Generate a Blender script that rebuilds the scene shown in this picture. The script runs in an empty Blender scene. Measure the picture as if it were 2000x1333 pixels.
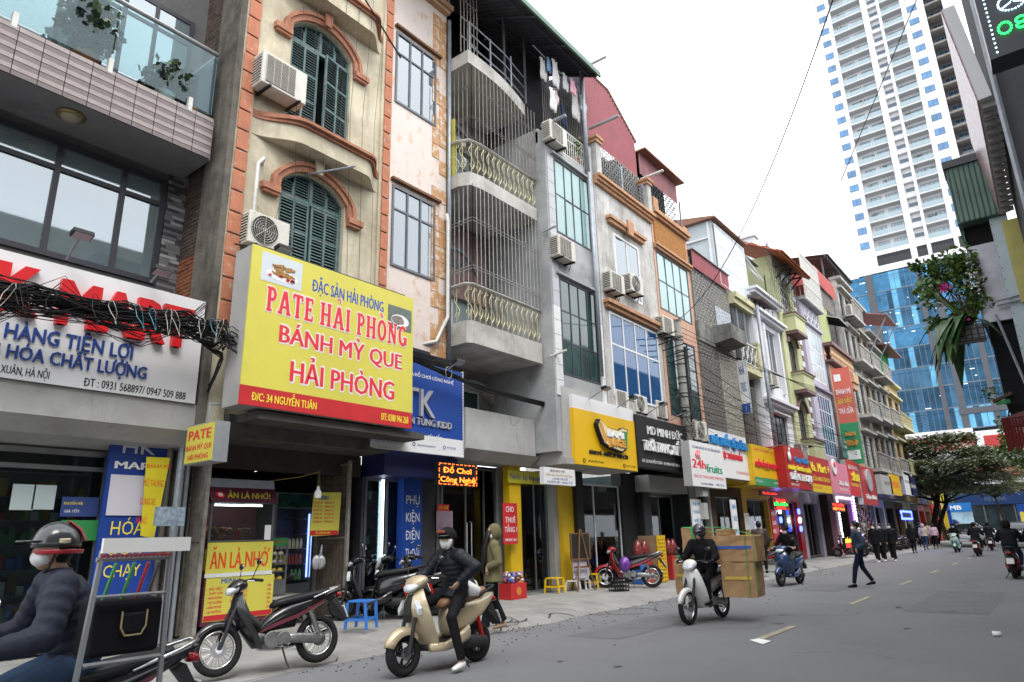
import bpy,bmesh,math,random
from mathutils import Vector,Matrix
PI=math.pi
R_=math.radians
scene=bpy.context.scene
COL=scene.collection
random.seed(7)
rnd=random.random
def ru(a,b):return random.uniform(a,b)
# ------------------------------------------------------------------ camera, sky, sun, exposure
cam_d=bpy.data.cameras.new('camera');cam=bpy.data.objects.new('camera',cam_d);COL.objects.link(cam)
cam_d.sensor_width=36;cam_d.lens=36*1320/2000;cam_d.clip_start=.05;cam_d.clip_end=1200
_p,_r,_y=R_(16.2),R_(-1.5),R_(37.7)
cam.location=(0,0,1.5)
cam.rotation_euler=(Matrix.Rotation(_y,3,'Z')@Matrix.Rotation(PI/2+_p,3,'X')@Matrix.Rotation(_r,3,'Z')).to_euler()
cam_d.dof.use_dof=True;cam_d.dof.focus_distance=9.5;cam_d.dof.aperture_fstop=3.2
scene.camera=cam
world=bpy.data.worlds.new('World');scene.world=world;world.use_nodes=True
nt=world.node_tree;nt.nodes.clear()
wo=nt.nodes.new('ShaderNodeOutputWorld');bg=nt.nodes.new('ShaderNodeBackground')
sky=nt.nodes.new('ShaderNodeTexSky');sky.sky_type='NISHITA';sky.sun_disc=False
sky.sun_elevation=R_(55);sky.sun_rotation=R_(60);sky.air_density=1.5;sky.dust_density=5
hs=nt.nodes.new('ShaderNodeHueSaturation');hs.inputs['Saturation'].default_value=.25;hs.inputs['Value'].default_value=.25
mx=nt.nodes.new('ShaderNodeMix');mx.data_type='RGBA';mx.blend_type='ADD';mx.inputs[0].default_value=1.0
mx.inputs[7].default_value=(8.6,8.9,9.3,1)
nt.links.new(sky.outputs[0],hs.inputs['Color']);nt.links.new(hs.outputs[0],mx.inputs[6])
nt.links.new(mx.outputs[2],bg.inputs[0]);bg.inputs[1].default_value=.12
nt.links.new(bg.outputs[0],wo.inputs[0])
sun_d=bpy.data.lights.new('sun','SUN');sun=bpy.data.objects.new('sun',sun_d);COL.objects.link(sun)
sun_d.energy=1.2;sun_d.angle=R_(25);sun_d.color=(1,.97,.92)
sun.rotation_euler=(R_(35),0,R_(60));sun.location=(5,5,40)
vs=scene.view_settings;vs.view_transform='Standard';vs.look='None';vs.gamma=1;vs.use_curve_mapping=False
vs.exposure=1.0
scene.cycles.max_bounces=5;scene.cycles.diffuse_bounces=3;scene.cycles.glossy_bounces=3
scene.cycles.transparent_max_bounces=12;scene.cycles.transmission_bounces=4
scene.cycles.use_denoising=True
scene.cycles.caustics_reflective=False;scene.cycles.caustics_refractive=False
# ------------------------------------------------------------------ materials
MATS={}
def mat(name,col,rough=.6,metal=0,var=.12,scale=3,dirt=0,dcol=(.05,.045,.04),streak=0,bump=0,bscale=30,emit=0,spec=.5,coat=0,blotch=None,bth=.55,ecol=None,speck=0):
 if name in MATS:return MATS[name]
 m=bpy.data.materials.new(name);m.use_nodes=True;MATS[name]=m
 m.diffuse_color=(*col,1)
 n=m.node_tree.nodes;l=m.node_tree.links;b=n['Principled BSDF']
 if spec==.5:spec=.1 if rough>=.7 else(.25 if rough>=.35 and max(col)<.08 else.5)
 b.inputs['Roughness'].default_value=rough;b.inputs['Metallic'].default_value=metal
 b.inputs['Specular IOR Level'].default_value=spec;b.inputs['Coat Weight'].default_value=coat
 b.inputs['Coat Roughness'].default_value=.08
 b.inputs['Base Color'].default_value=(*col,1)
 geo=None
 if var or dirt or streak or bump or blotch:
  geo=n.new('ShaderNodeNewGeometry')
 cur=None
 def mixc(fac,a,bcol,mode='MIX'):
  x=n.new('ShaderNodeMix');x.data_type='RGBA';x.blend_type=mode
  if isinstance(fac,float):x.inputs[0].default_value=fac
  else:l.new(fac,x.inputs[0])
  if a is None:x.inputs[6].default_value=(*col,1)
  else:l.new(a,x.inputs[6])
  if isinstance(bcol,tuple):x.inputs[7].default_value=(*bcol,1)
  else:l.new(bcol,x.inputs[7])
  return x.outputs[2]
 def noise(sc,det=6,rg=.6,sz=(1,1,1)):
  t=n.new('ShaderNodeTexNoise');t.inputs['Scale'].default_value=sc;t.inputs['Detail'].default_value=det;t.inputs['Roughness'].default_value=rg
  if sz!=(1,1,1):
   mp=n.new('ShaderNodeMapping');mp.inputs['Scale'].default_value=sz;l.new(geo.outputs['Position'],mp.inputs[0]);l.new(mp.outputs[0],t.inputs[0])
  else:l.new(geo.outputs['Position'],t.inputs[0])
  return t.outputs[0]
 def ramp(s,a,b_,lo=0,hi=1):
  r=n.new('ShaderNodeMapRange');r.inputs[1].default_value=a;r.inputs[2].default_value=b_;r.inputs[3].default_value=lo;r.inputs[4].default_value=hi
  l.new(s,r.inputs[0]);return r.outputs[0]
 if blotch:
  cur=mixc(ramp(noise(scale*1.3,8,.65),bth-.05,bth+.05),cur,blotch)
 if var:
  d=tuple(max(0,c*(1-2.2*var))for c in col)
  cur=mixc(ramp(noise(scale,8,.65),.35,.7,0,1 if not blotch else.4),cur,d)
 if dirt:
  cur=mixc(ramp(noise(scale*.45+.3,10,.72),.62-dirt*.3,.92-dirt*.25,0,.85),cur,dcol)
 if streak:
  cur=mixc(ramp(noise(5,6,.7,(1,1,.09)),.66-streak*.3,.95-streak*.2,0,.8),cur,dcol)
 if speck:
  cur=mixc(ramp(noise(160,2,.5),.45,.62,0,speck),cur,tuple(min(1,c*1.9)for c in col));cur=mixc(ramp(noise(110,2,.5),.5,.66,0,speck),cur,tuple(c*.45 for c in col))
 if cur is not None:l.new(cur,b.inputs['Base Color'])
 if bump:
  bp=n.new('ShaderNodeBump');bp.inputs['Strength'].default_value=min(1,bump);bp.inputs['Distance'].default_value=.01*max(1,bump)
  l.new(noise(bscale,8,.6),bp.inputs['Height']);l.new(bp.outputs[0],b.inputs['Normal'])
 if emit:
  b.inputs['Emission Color'].default_value=(*(ecol or col),1);b.inputs['Emission Strength'].default_value=emit
 return m
def glass(name,col=(.02,.025,.025),refl=.12,trans=.75,tint=(.8,.9,.9),ior=1.5):
 """see-through pane: tinted transparency with a mirror reflection on top"""
 if name in MATS:return MATS[name]
 m=bpy.data.materials.new(name);m.use_nodes=True;MATS[name]=m
 n=m.node_tree.nodes;l=m.node_tree.links;n.remove(n['Principled BSDF']);o=n['Material Output']
 tr=n.new('ShaderNodeBsdfTransparent');tr.inputs[0].default_value=(*tint,1)
 df=n.new('ShaderNodeBsdfDiffuse');df.inputs[0].default_value=(*col,1)
 a=n.new('ShaderNodeMixShader');a.inputs[0].default_value=trans;l.new(df.outputs[0],a.inputs[1]);l.new(tr.outputs[0],a.inputs[2])
 g=n.new('ShaderNodeBsdfGlossy');g.inputs['Roughness'].default_value=.03;g.inputs[0].default_value=(.9,.95,1,1)
 fr=n.new('ShaderNodeFresnel');fr.inputs[0].default_value=ior
 ad=n.new('ShaderNodeMath');ad.operation='ADD';ad.inputs[1].default_value=refl;ad.use_clamp=True;l.new(fr.outputs[0],ad.inputs[0])
 b=n.new('ShaderNodeMixShader');l.new(ad.outputs[0],b.inputs[0]);l.new(a.outputs[0],b.inputs[1]);l.new(g.outputs[0],b.inputs[2])
 l.new(b.outputs[0],o.inputs[0]);return m
 # ------------------------------------------------------------------ mesh building
WL={}
def tag(o,label=None,cat=None,group=None,kind=None):
 if label:o['label']=label
 if cat:o['category']=cat
 if group:o['group']=group
 if kind:o['kind']=kind
 return o
def thing(name,label,cat,loc=(0,0,0),rotz=0,group=None):
 o=bpy.data.objects.new(name,None);COL.objects.link(o);o.empty_display_size=.2
 o.location=loc;o.rotation_euler=(0,0,rotz);WL[o]=Vector(loc)
 return tag(o,label,cat,group)
def _link(name,me,parent,origin):
 o=bpy.data.objects.new(name,me);COL.objects.link(o)
 if parent is not None:
  o.parent=parent;o.location=origin-WL.get(parent,Vector((0,0,0)))
 else:o.location=origin
 WL[o]=Vector(origin)
 return o
class MB:
 def __init__(s):s.v=[];s.f=[];s.mi=[];s.cur=0;s.M=None
 def add(s,vs,fs):
  k=len(s.v)
  if s.M is not None:vs=[tuple(s.M@Vector(v))for v in vs]
  s.v+=[tuple(v)for v in vs];s.f+=[tuple(i+k for i in f)for f in fs];s.mi+=[s.cur]*len(fs);return s
 def box(s,x0,x1,y0,y1,z0,z1):
  x0,x1=min(x0,x1),max(x0,x1);y0,y1=min(y0,y1),max(y0,y1);z0,z1=min(z0,z1),max(z0,z1)
  return s.add([(x0,y0,z0),(x1,y0,z0),(x1,y1,z0),(x0,y1,z0),(x0,y0,z1),(x1,y0,z1),(x1,y1,z1),(x0,y1,z1)],[(0,3,2,1),(4,5,6,7),(0,1,5,4),(1,2,6,5),(2,3,7,6),(3,0,4,7)])
 def cbox(s,c,d):return s.box(c[0]-d[0]/2,c[0]+d[0]/2,c[1]-d[1]/2,c[1]+d[1]/2,c[2]-d[2]/2,c[2]+d[2]/2)
 def quad(s,a,b,c,d):return s.add([a,b,c,d],[(0,1,2,3)])
 def prism(s,poly,ax,a0,a1):
  n=len(poly)
  f={'x':lambda p,a:(a,p[0],p[1]),'y':lambda p,a:(p[0],a,p[1]),'z':lambda p,a:(p[0],p[1],a)}[ax]
  vs=[f(p,a0)for p in poly]+[f(p,a1)for p in poly]
  return s.add(vs,[tuple(range(n))[::-1],tuple(range(n,2*n))]+[(i,(i+1)%n,n+(i+1)%n,n+i)for i in range(n)])
 def band(s,inner,outer,ax,a0,a1,closed=False):
  n=len(inner);m=n if closed else n-1
  for i in range(m):
   j=(i+1)%n
   s.prism([inner[i],inner[j],outer[j],outer[i]],ax,a0,a1)
  return s
 def rings(s,rs,close=True,caps=True):
  n=len(rs[0]);vs=[v for r in rs for v in r];fs=[]
  for i in range(len(rs)-1):
   for j in range(n if close else n-1):
    a=i*n+j;b=i*n+(j+1)%n;fs.append((a,b,b+n,a+n))
  if caps and close:fs.append(tuple(range(n))[::-1]);fs.append(tuple(range((len(rs)-1)*n,len(rs)*n)))
  return s.add(vs,fs)
 def tube(s,pts,r,n=6,closed=False,caps=True,flat=1):
  pts=[Vector(p)for p in pts];L=len(pts);rs=[];up=None
  for i,p in enumerate(pts):
   a=pts[(i-1)%L]if(i>0 or closed)else p;b=pts[(i+1)%L]if(i<L-1 or closed)else p
   d=(b-a);d=d.normalized()if d.length>1e-9 else Vector((0,0,1))
   if up is None:up=Vector((0,0,1))if abs(d.z)<.9 else Vector((1,0,0))
   sx=d.cross(up);sx=sx.normalized()if sx.length>1e-6 else Vector((0,1,0));up=sx.cross(d).normalized()
   rr=r[i]if isinstance(r,(list,tuple))else r
   rs.append([p+(sx*math.cos(2*PI*k/n)+up*math.sin(2*PI*k/n)*flat)*rr for k in range(n)])
  if closed:rs.append(rs[0])
  return s.rings(rs,caps=caps and not closed)
 def loft(s,secs,n=14,e=1.0):
  """secs: (x, y, z, half_width_y, half_height_z, lean) rings roughly perpendicular to x; e<1 squarer"""
  rs=[]
  for q in secs:
   x,y,z,hy,hz=q[:5];ln=q[5]if len(q)>5 else 0;r=[]
   for k in range(n):
    a=2*PI*k/n;c,d=math.cos(a),math.sin(a)
    cy=math.copysign(abs(c)**e,c)*hy;cz=math.copysign(abs(d)**e,d)*hz
    r.append((x+ln*cz,y+cy,z+cz))
   rs.append(r)
  return s.rings(rs)
 def vloft(s,secs,n=14,e=1.0):
  """secs: (z, cx, cy, hx, hy) horizontal rings"""
  rs=[]
  for z,cx,cy,hx,hy in secs:
   rs.append([(cx+math.copysign(abs(math.cos(2*PI*k/n))**e,math.cos(2*PI*k/n))*hx,cy+math.copysign(abs(math.sin(2*PI*k/n))**e,math.sin(2*PI*k/n))*hy,z)for k in range(n)])
  return s.rings(rs)
 def ball(s,c,rx,ry=None,rz=None,n=12,m=8,z0=-1,z1=1):
  ry=ry or rx;rz=rz or rx;rs=[]
  for i in range(m+1):
   t=z0+(z1-z0)*i/m;ph=math.asin(max(-.999,min(.999,t)))if False else(math.asin(max(-1,z0))+(math.asin(min(1,z1))-math.asin(max(-1,z0)))*i/m)
   k=max(.02,math.cos(ph))
   rs.append([(c[0]+rx*k*math.cos(2*PI*j/n),c[1]+ry*k*math.sin(2*PI*j/n),c[2]+rz*math.sin(ph))for j in range(n)])
  return s.rings(rs)
 def cyl(s,p,q,r,n=12,r2=None):return s.tube([p,q],[r,r if r2 is None else r2],n)
 def torus(s,c,R,r,ax='y',n=28,m=8,flat=1):
  rs=[]
  for i in range(n):
   a=2*PI*i/n;q=[]
   for j in range(m):
    b=2*PI*j/m;rr=R+r*math.cos(b);w=r*math.sin(b)*flat
    q.append({'y':(c[0]+rr*math.cos(a),c[1]+w,c[2]+rr*math.sin(a)),'x':(c[0]+w,c[1]+rr*math.cos(a),c[2]+rr*math.sin(a)),'z':(c[0]+rr*math.cos(a),c[1]+rr*math.sin(a),c[2]+w)}[ax])
   rs.append(q)
  rs.append(rs[0]);return s.rings(rs,caps=False)
 def mesh(s,name,mats,org):
  me=bpy.data.meshes.new(name)
  me.from_pydata([(v[0]-org[0],v[1]-org[1],v[2]-org[2])for v in s.v],[],s.f)
  for m in(mats if isinstance(mats,(list,tuple))else[mats]):me.materials.append(m)
  if any(s.mi):me.polygons.foreach_set('material_index',s.mi)
  me.update();return me
 def build(s,name,mats,parent=None,smooth=False,bevel=0,sub=0,fix=True,org=None,label=None,cat=None,group=None,kind=None,remesh=0):
  xs=[v[0]for v in s.v];ys=[v[1]for v in s.v];zs=[v[2]for v in s.v]
  if org is None:org=Vector(((min(xs)+max(xs))/2,(min(ys)+max(ys))/2,min(zs)))
  me=s.mesh(name,mats,org)
  if fix:
   bm=bmesh.new();bm.from_mesh(me);bmesh.ops.recalc_face_normals(bm,faces=bm.faces);bm.to_mesh(me);bm.free()
  o=_link(name,me,parent,Vector(org))
  if smooth:me.polygons.foreach_set('use_smooth',[True]*len(me.polygons));me.update()
  if bevel:
   b=o.modifiers.new('bevel','BEVEL');b.width=bevel;b.segments=2;b.limit_method='ANGLE'
  if sub:
   b=o.modifiers.new('subsurf','SUBSURF');b.levels=sub;b.render_levels=sub
  if remesh:
   b=o.modifiers.new('remesh','REMESH');b.mode='VOXEL';b.voxel_size=remesh;b.use_smooth_shade=True
   b=o.modifiers.new('smooth','SMOOTH');b.factor=.5;b.iterations=3
  return tag(o,label,cat,group,kind)
_unit={}
def pieces(name,parent,m,items,bev=0):
 """alike box pieces sharing one mesh: items (cx, cy, cz, sx, sy, sz[, rotz])"""
 key=(m.name,bev,name)
 if key not in _unit:
  mb=MB()
  if bev:
   b=.5;c=.5-bev
   mb.rings([[(-b,-c,-c),(-b,c,-c),(-b,c,c),(-b,-c,c)],[(c,-b,-b),(c,b,-b),(c,b,b),(c,-b,b)],[(b,-c,-c),(b,c,-c),(b,c,c),(b,-c,c)]])
  else:mb.box(-.5,.5,-.5,.5,-.5,.5)
  me=mb.mesh(name,m,(0,0,0));bm=bmesh.new();bm.from_mesh(me);bmesh.ops.recalc_face_normals(bm,faces=bm.faces);bm.to_mesh(me);bm.free()
  _unit[key]=me
 out=[]
 for it in items:
  o=_link(name,_unit[key],parent,Vector(it[:3]));o.scale=it[3:6]
  if len(it)>6:o.rotation_euler=it[6]if isinstance(it[6],tuple)else(0,0,it[6])
  out.append(o)
 return out
def kids(o):return[c for c in o.children]
def dup(o,loc=None,rotz=None,label=None,parent=None,group=None,scale=None,top=True):
 c=o.copy();COL.objects.link(c)
 if parent is not None:c.parent=parent
 if loc is not None:c.location=loc
 if rotz is not None:c.rotation_euler=(0,0,rotz)
 if label:c['label']=label
 if group:c['group']=group
 if scale:c.scale=(scale,)*3 if not isinstance(scale,tuple)else scale
 for ch in o.children:dup(ch,parent=c,top=False)
 return c
 # ------------------------------------------------------------------ lettering (built-in font)
_H='ƠỜỚỞỠỢƯỪỨỬỮỰ';_P='OÒÓỎÕỌUÙÚỦŨỤ';HSET=_H+_H.lower();HORN=str.maketrans(HSET+'Đ',_P+_P.lower()+'D')
def text(s,u,z,w,h,X,m,parent,ext=.004,off=0,ax='+x',name='lettering',shear=0,maxw=None,label=None,kind=None):
 """one line of letters, left end u, baseline z, width w (None: natural), capital height h"""
 def glyphs(q):
  cu=bpy.data.curves.new('t','FONT');cu.body=q;cu.resolution_u=2;cu.shear=shear
  t=bpy.data.objects.new('t',cu);m_=bpy.data.meshes.new_from_object(t)
  bpy.data.objects.remove(t);bpy.data.curves.remove(cu);return[tuple(v.co)for v in m_.vertices],[tuple(p.vertices)for p in m_.polygons],m_
 q=s.translate(HORN);gv,gf,me=glyphs(q)
 for i,c in enumerate(s):
  if c in HSET:
   xr=max(v[0]for v in glyphs(q[:i+1])[0]);k0=len(gv);h_=.70 if c.isupper()else.5;e_=.03 if c.upper()in 'ƠỜỚỞỠỢ'else-.02
   gv+=[(xr-e_-.05,h_-.09,.0006),(xr+.07,h_,.0006),(xr+.10,h_+.13,.0006),(xr+.02,h_+.13,.0006),(xr-.01,h_+.03,.0006)];gf.append((k0,k0+1,k0+2,k0+3,k0+4))
  if c=='Đ':
   xr=max(v[0]for v in glyphs(q[:i+1])[0]);xl=xr-(lambda z_:max(z_)-min(z_))([v[0]for v in glyphs('D')[0]]);k0=len(gv)
   gv+=[(xl-.07,.32,.0006),(xl+.24,.32,.0006),(xl+.24,.40,.0006),(xl-.07,.40,.0006)];gf.append((k0,k0+1,k0+2,k0+3))
 if gv:me=bpy.data.meshes.new(name);me.from_pydata(gv,[],gf);me.update()
 if off>.012 and me.vertices:
  vv0=[tuple(v.co)for v in me.vertices];ff0=[tuple(p.vertices)for p in me.polygons];V_,F_2=[],[];d=off
  sh=[(-1,0),(1,0),(0,0)]if off<.06 else[(math.cos(q*PI/6),math.sin(q*PI/6))for q in range(12)]+[(0,0)]
  for q,(ax_,ay_)in enumerate(sh):
   k0=len(V_);V_+=[(x+ax_*d,y+ay_*d,q*(.0004 if off<.06 else.0001))for x,y,z in vv0];F_2+=[tuple(i+k0 for i in f)for f in ff0]
  me=bpy.data.meshes.new(name);me.from_pydata(V_,[],F_2);me.update()
 me.name=name
 xs=[v.co.x for v in me.vertices]
 if not xs:return None
 x0,x1=min(xs),max(xs);sy=h/.72;sx=sy if w is None else w/(x1-x0)
 wid=(x1-x0)*sx
 bm=bmesh.new();bm.from_mesh(me);seen=set();isl=0
 for v0 in bm.verts:
  if v0 in seen:continue
  st=[v0];seen.add(v0);isl+=1
  while st:
   v=st.pop();v.co.z+=(isl%5)*.00009
   for e_ in v.link_edges:
    o_=e_.other_vert(v)
    if o_ not in seen:seen.add(o_);st.append(o_)
 if ext>.006:
  r=bmesh.ops.extrude_face_region(bm,geom=bm.faces[:])
  vv=[g for g in r['geom']if isinstance(g,bmesh.types.BMVert)]
  for v in vv:v.co.z+=1
  hz=True
 for v in bm.verts:
  a=(v.co.x-x0)*sx;b=v.co.y*sy;e=(v.co.z if v.co.z<.5 else v.co.z-1+ext)if ext>.006 else v.co.z
  if ax=='+x':v.co=(e,a-wid/2,b)
  elif ax=='-y':v.co=(a-wid/2,-e,b)
  elif ax=='-x':v.co=(-e,-(a-wid/2),b)
  elif ax=='flat':v.co=(a-wid/2,b,e)
 bm.to_mesh(me);bm.free()
 me.materials.clear();me.materials.append(m)
 if ax=='+x':org=Vector((X,u+wid/2,z))
 elif ax=='-x':org=Vector((X,u-wid/2,z))
 elif ax=='-y':org=Vector((u+wid/2,X,z))
 else:org=Vector((u,z,X))
 o=_link(name,me,parent,org)
 if label:o['label']=label
 if kind:o['kind']=kind
 return o
 # ------------------------------------------------------------------ facades (street side, facing +x)
def wall(parent,X,y0,y1,z0,z1,holes,m,t=.25,name='wall',kind=None):
 """a wall slab with real openings"""
 ys=sorted({y0,y1,*[min(max(h[0],y0),y1)for h in holes],*[min(max(h[1],y0),y1)for h in holes]})
 zs=sorted({z0,z1,*[min(max(h[2],z0),z1)for h in holes],*[min(max(h[3],z0),z1)for h in holes]})
 bm=bmesh.new();V={}
 def vert(i,j,k):
  if(i,j,k)not in V:V[i,j,k]=bm.verts.new((X-t*k,ys[i],zs[j]))
  return V[i,j,k]
 def solid(i,j):
  if not(0<=i<len(ys)-1 and 0<=j<len(zs)-1):return False
  a=(ys[i]+ys[i+1])/2;b=(zs[j]+zs[j+1])/2
  return not any(h[0]<a<h[1]and h[2]<b<h[3]for h in holes)
 for i in range(len(ys)-1):
  for j in range(len(zs)-1):
   if not solid(i,j):continue
   for k in(0,1):
    bm.faces.new([vert(i,j,k),vert(i+1,j,k),vert(i+1,j+1,k),vert(i,j+1,k)])
   for di,dj,a,b in((-1,0,(i,j),(i,j+1)),(1,0,(i+1,j),(i+1,j+1)),(0,-1,(i,j),(i+1,j)),(0,1,(i,j+1),(i+1,j+1))):
    if not solid(i+di,j+dj):bm.faces.new([vert(*a,0),vert(*b,0),vert(*b,1),vert(*a,1)])
 bmesh.ops.recalc_face_normals(bm,faces=bm.faces)
 org=Vector((X,(y0+y1)/2,z0))
 bmesh.ops.translate(bm,verts=bm.verts,vec=-org)
 me=bpy.data.meshes.new(name);bm.to_mesh(me);bm.free();me.materials.append(m)
 o=_link(name,me,parent,org)
 if kind:o['kind']=kind
 return o
def window(parent,X,r,cols,rows,fm,gm,fw=.05,proud=-.06,d=.05,name='window',bar=None,gap=True,vary=0):
 """frame with mullions and one pane per light. cols/rows = inner divisions as fractions"""
 y0,y1,z0,z1=r;bar=bar or fw*.8;x1=X+proud;x0=x1-d
 cs=[0]+list(cols)+[1];rs=[0]+list(rows)+[1]
 mb=MB()
 mb.box(x0,x1,y0,y1,z0,z0+fw).box(x0,x1,y0,y1,z1-fw,z1).box(x0,x1,y0,y0+fw,z0+fw,z1-fw).box(x0,x1,y1-fw,y1,z0+fw,z1-fw)
 cy=[y0+fw+(y1-y0-2*fw)*c for c in cs];cz=[z0+fw+(z1-z0-2*fw)*c for c in rs]
 for c in cy[1:-1]:mb.box(x0+.004,x1-.004,c-bar/2,c+bar/2,z0+fw,z1-fw)
 for c in cz[1:-1]:mb.box(x0+.008,x1-.008,y0+fw,y1-fw,c-bar/2,c+bar/2)
 f=mb.build(name,fm,parent)
 xg=(x0+x1)/2;it=[]
 for i in range(len(cy)-1):
  for j in range(len(cz)-1):
   a,b,c,e=cy[i],cy[i+1],cz[j],cz[j+1]
   it.append((xg,(a+b)/2,(c+e)/2,.008,b-a-(.002 if not vary else.01),e-c-.002)+(((0,ru(-vary,vary),ru(-vary,vary)),)if vary else()))
 pieces('pane',f,gm,it)
 return f
def arc(yc,zs,w,rise,n=14):
 """segment-arch points from left spring to right spring"""
 r=(w*w+rise*rise)/(2*rise);a0=math.asin(min(1,w/r));return[(yc+r*math.sin(-a0+2*a0*i/n),zs+rise-r+r*math.cos(-a0+2*a0*i/n))for i in range(n+1)]
def bars(parent,X,y0,y1,z0,z1,step,r,m,hz=(),name='grille_bars',ax='y'):
 mb=MB();n=max(1,round((y1-y0)/step))
 for i in range(n+1):
  y=y0+(y1-y0)*i/n
  if ax=='y':mb.box(X-r,X+r,y-r,y+r,z0,z1)
  else:mb.box(y-r,y+r,X-r,X+r,z0,z1)
 for z in hz:
  if ax=='y':mb.box(X-r*1.5,X+r*1.5,y0,y1,z-r*1.5,z+r*1.5)
  else:mb.box(y0,y1,X-r*1.5,X+r*1.5,z-r*1.5,z+r*1.5)
 return mb.build(name,m,parent,kind='stuff',fix=False)
def brickwork(parent,X,y0,y1,z0,z1,m,bw=.2,bh=.065,j=.012,jig=.01,ax='x',prob=1,maxn=300,name='brick'):
 """bricks laid proud of a wall; ax 'x': on a plane facing +x; ax '-y': on a plane facing -y (then y0,y1 are x)"""
 it=[];row=0;z=z0
 while z<z1-bh*.5:
  u=y0-(bw/2 if row%2 else 0)
  while u<y1:
   a,b=max(u,y0),min(u+bw-j,y1)
   if b-a>.03 and rnd()<prob:
    p=ru(0,jig)
    if ax=='x':it.append((X+p/2,(a+b)/2,z+bh/2,.03+p,b-a,bh-j))
    else:it.append(((a+b)/2,X-p/2,z+bh/2,b-a,.03+p,bh-j))
   u+=bw
  z+=bh;row+=1
 if len(it)>maxn:
  random.shuffle(it);rest=it[maxn:];it=it[:maxn]
  mb=MB()
  for c in rest:mb.cbox(c[:3],c[3:6])
  mb.build(name+'_courses',m,parent,kind='stuff',fix=False)
 return pieces(name,parent,m,it)
 # ------------------------------------------------------------------ common materials
asphalt=mat('asphalt',(.185,.186,.192),.85,var=.07,scale=.5,dirt=.35,dcol=(.13,.131,.135),bump=.9,bscale=90,speck=.35)
concrete=mat('pavement_concrete',(.30,.295,.28),.85,var=.14,scale=2,dirt=.5,dcol=(.13,.125,.115),bump=.8,bscale=40,speck=.2)
earth=mat('ground_earth',(.16,.155,.15),.9,var=.1)
paint_line=mat('worn_road_paint',(.42,.38,.28),.8,var=.2,scale=9,dirt=.35,dcol=(.15,.15,.14))
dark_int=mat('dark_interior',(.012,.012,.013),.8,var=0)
black_met=mat('black_metal',(.02,.02,.022),.45,metal=.3,var=.1)
steel=mat('brushed_steel',(.5,.5,.5),.32,metal=.9,var=.1)
galv=mat('galvanised_pipe',(.33,.36,.4),.45,metal=.3,var=.15,scale=6)
white_pvc=mat('white_pvc',(.62,.61,.57),.4,var=.12,scale=7,dirt=.2,dcol=(.25,.23,.2))
white_alu=mat('white_aluminium',(.72,.73,.74),.4,var=.06)
dark_alu=mat('anthracite_frame',(.05,.05,.06),.4,metal=.2,var=.05)
cable_m=mat('cable_rubber',(.012,.012,.014),.55,var=.0)
panel_grey=mat('aluminium_cladding',(.42,.42,.41),.5,var=.1,scale=1.4,streak=.3,dcol=(.2,.19,.17),dirt=.2)
# ------------------------------------------------------------------ ground, road, pavement
MB().quad((-400,-300,-.03),(400,-300,-.03),(400,500,-.03),(-400,500,-.03)).build('ground',earth,kind='structure')
MB().quad((-7.9,-12,0),(-.1,-12,0),(-.1,92,0),(-7.9,92,0)).build('road',asphalt,kind='structure')
MB().quad((-70,92,-.006),(60,92,-.006),(60,118,-.006),(-70,118,-.006)).build('cross_road',asphalt,kind='structure')
def pave(y0,y1,dy,name):
 prof=[(-7.62,0),(-7.72,.05),(-8.05,.10),(-8.4,.125),(-9.2,.14),(-10.0,.155),(-10.9,.17),(-14.5,.18)]
 n=int((y1-y0)/dy);rows=[]
 for i in range(n+1):
  y=y0+(y1-y0)*i/n;f=min(1,max(0,(y-8.9)/.9));r=[]
  for k,(x,z)in enumerate(prof):
   zz=z*(f+(1-f)*min(1,max(0,(-7.6-x)/3.2))*.8)
   r.append((x+(.05*math.sin(y*1.9)+.04*math.sin(y*5.3+1)if k<3 else 0),y,zz+(.006*math.sin(y*3.1+k*2)if k else 0)+.003))
  rows.append(r)
 return MB().rings(rows,close=False,caps=False).build(name,concrete,smooth=True,kind='structure')
pave(-6,92,.3,'pavement')
MB().box(-.18,-.03,-6,90,-.02,.13).box(-.029,6,-6,90,-.02,.125).build('far_side_pavement',concrete,kind='structure')
rd=thing('road_marking','worn pale dashed centre line painted along the asphalt road','road marking',(-3.72,9,.004))
dash=[(-3.73,10.3+5.7*k,12.1+5.7*k)for k in range(-1,12)]
mk=MB().box(-3.79,-3.67,0,1,.004,.008).mesh('dash',paint_line,(-3.73,0,.004))
for i,(x,a,b)in enumerate(dash):
 o=_link('dash',mk,rd,Vector((x,a,.004)));o.scale=(1,b-a,1)
 # cracks in the pavement and gutter grit
ck=MB()
def crack(x,y,a,L,w=.012):
 p=(x,y)
 for i in range(int(L/.09)):
  a+=ru(-.55,.55);q=(p[0]+.09*math.cos(a),p[1]+.09*math.sin(a));nx,ny=-math.sin(a)*w*ru(.4,1),math.cos(a)*w*ru(.4,1)
  ck.quad((p[0]-nx,p[1]-ny,zof(p)),(q[0]-nx,q[1]-ny,zof(q)),(q[0]+nx,q[1]+ny,zof(q)),(p[0]+nx,p[1]+ny,zof(p)));p=q
def zof(p):
 x,y=p;f=min(1,max(0,(y-8.9)/.9))
 pr=[(-7.62,0),(-7.72,.05),(-8.05,.10),(-8.4,.125),(-9.2,.14),(-10.0,.155),(-10.9,.17),(-14.5,.18)]
 z=0
 for(xa,za),(xb,zb)in zip(pr,pr[1:]):
  if xb<=x<=xa:z=za+(zb-za)*(xa-x)/(xa-xb)
 return z*(f+(1-f)*min(1,max(0,(-7.6-x)/3.2))*.8)+.016 if x<-7.6 else.006
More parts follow.
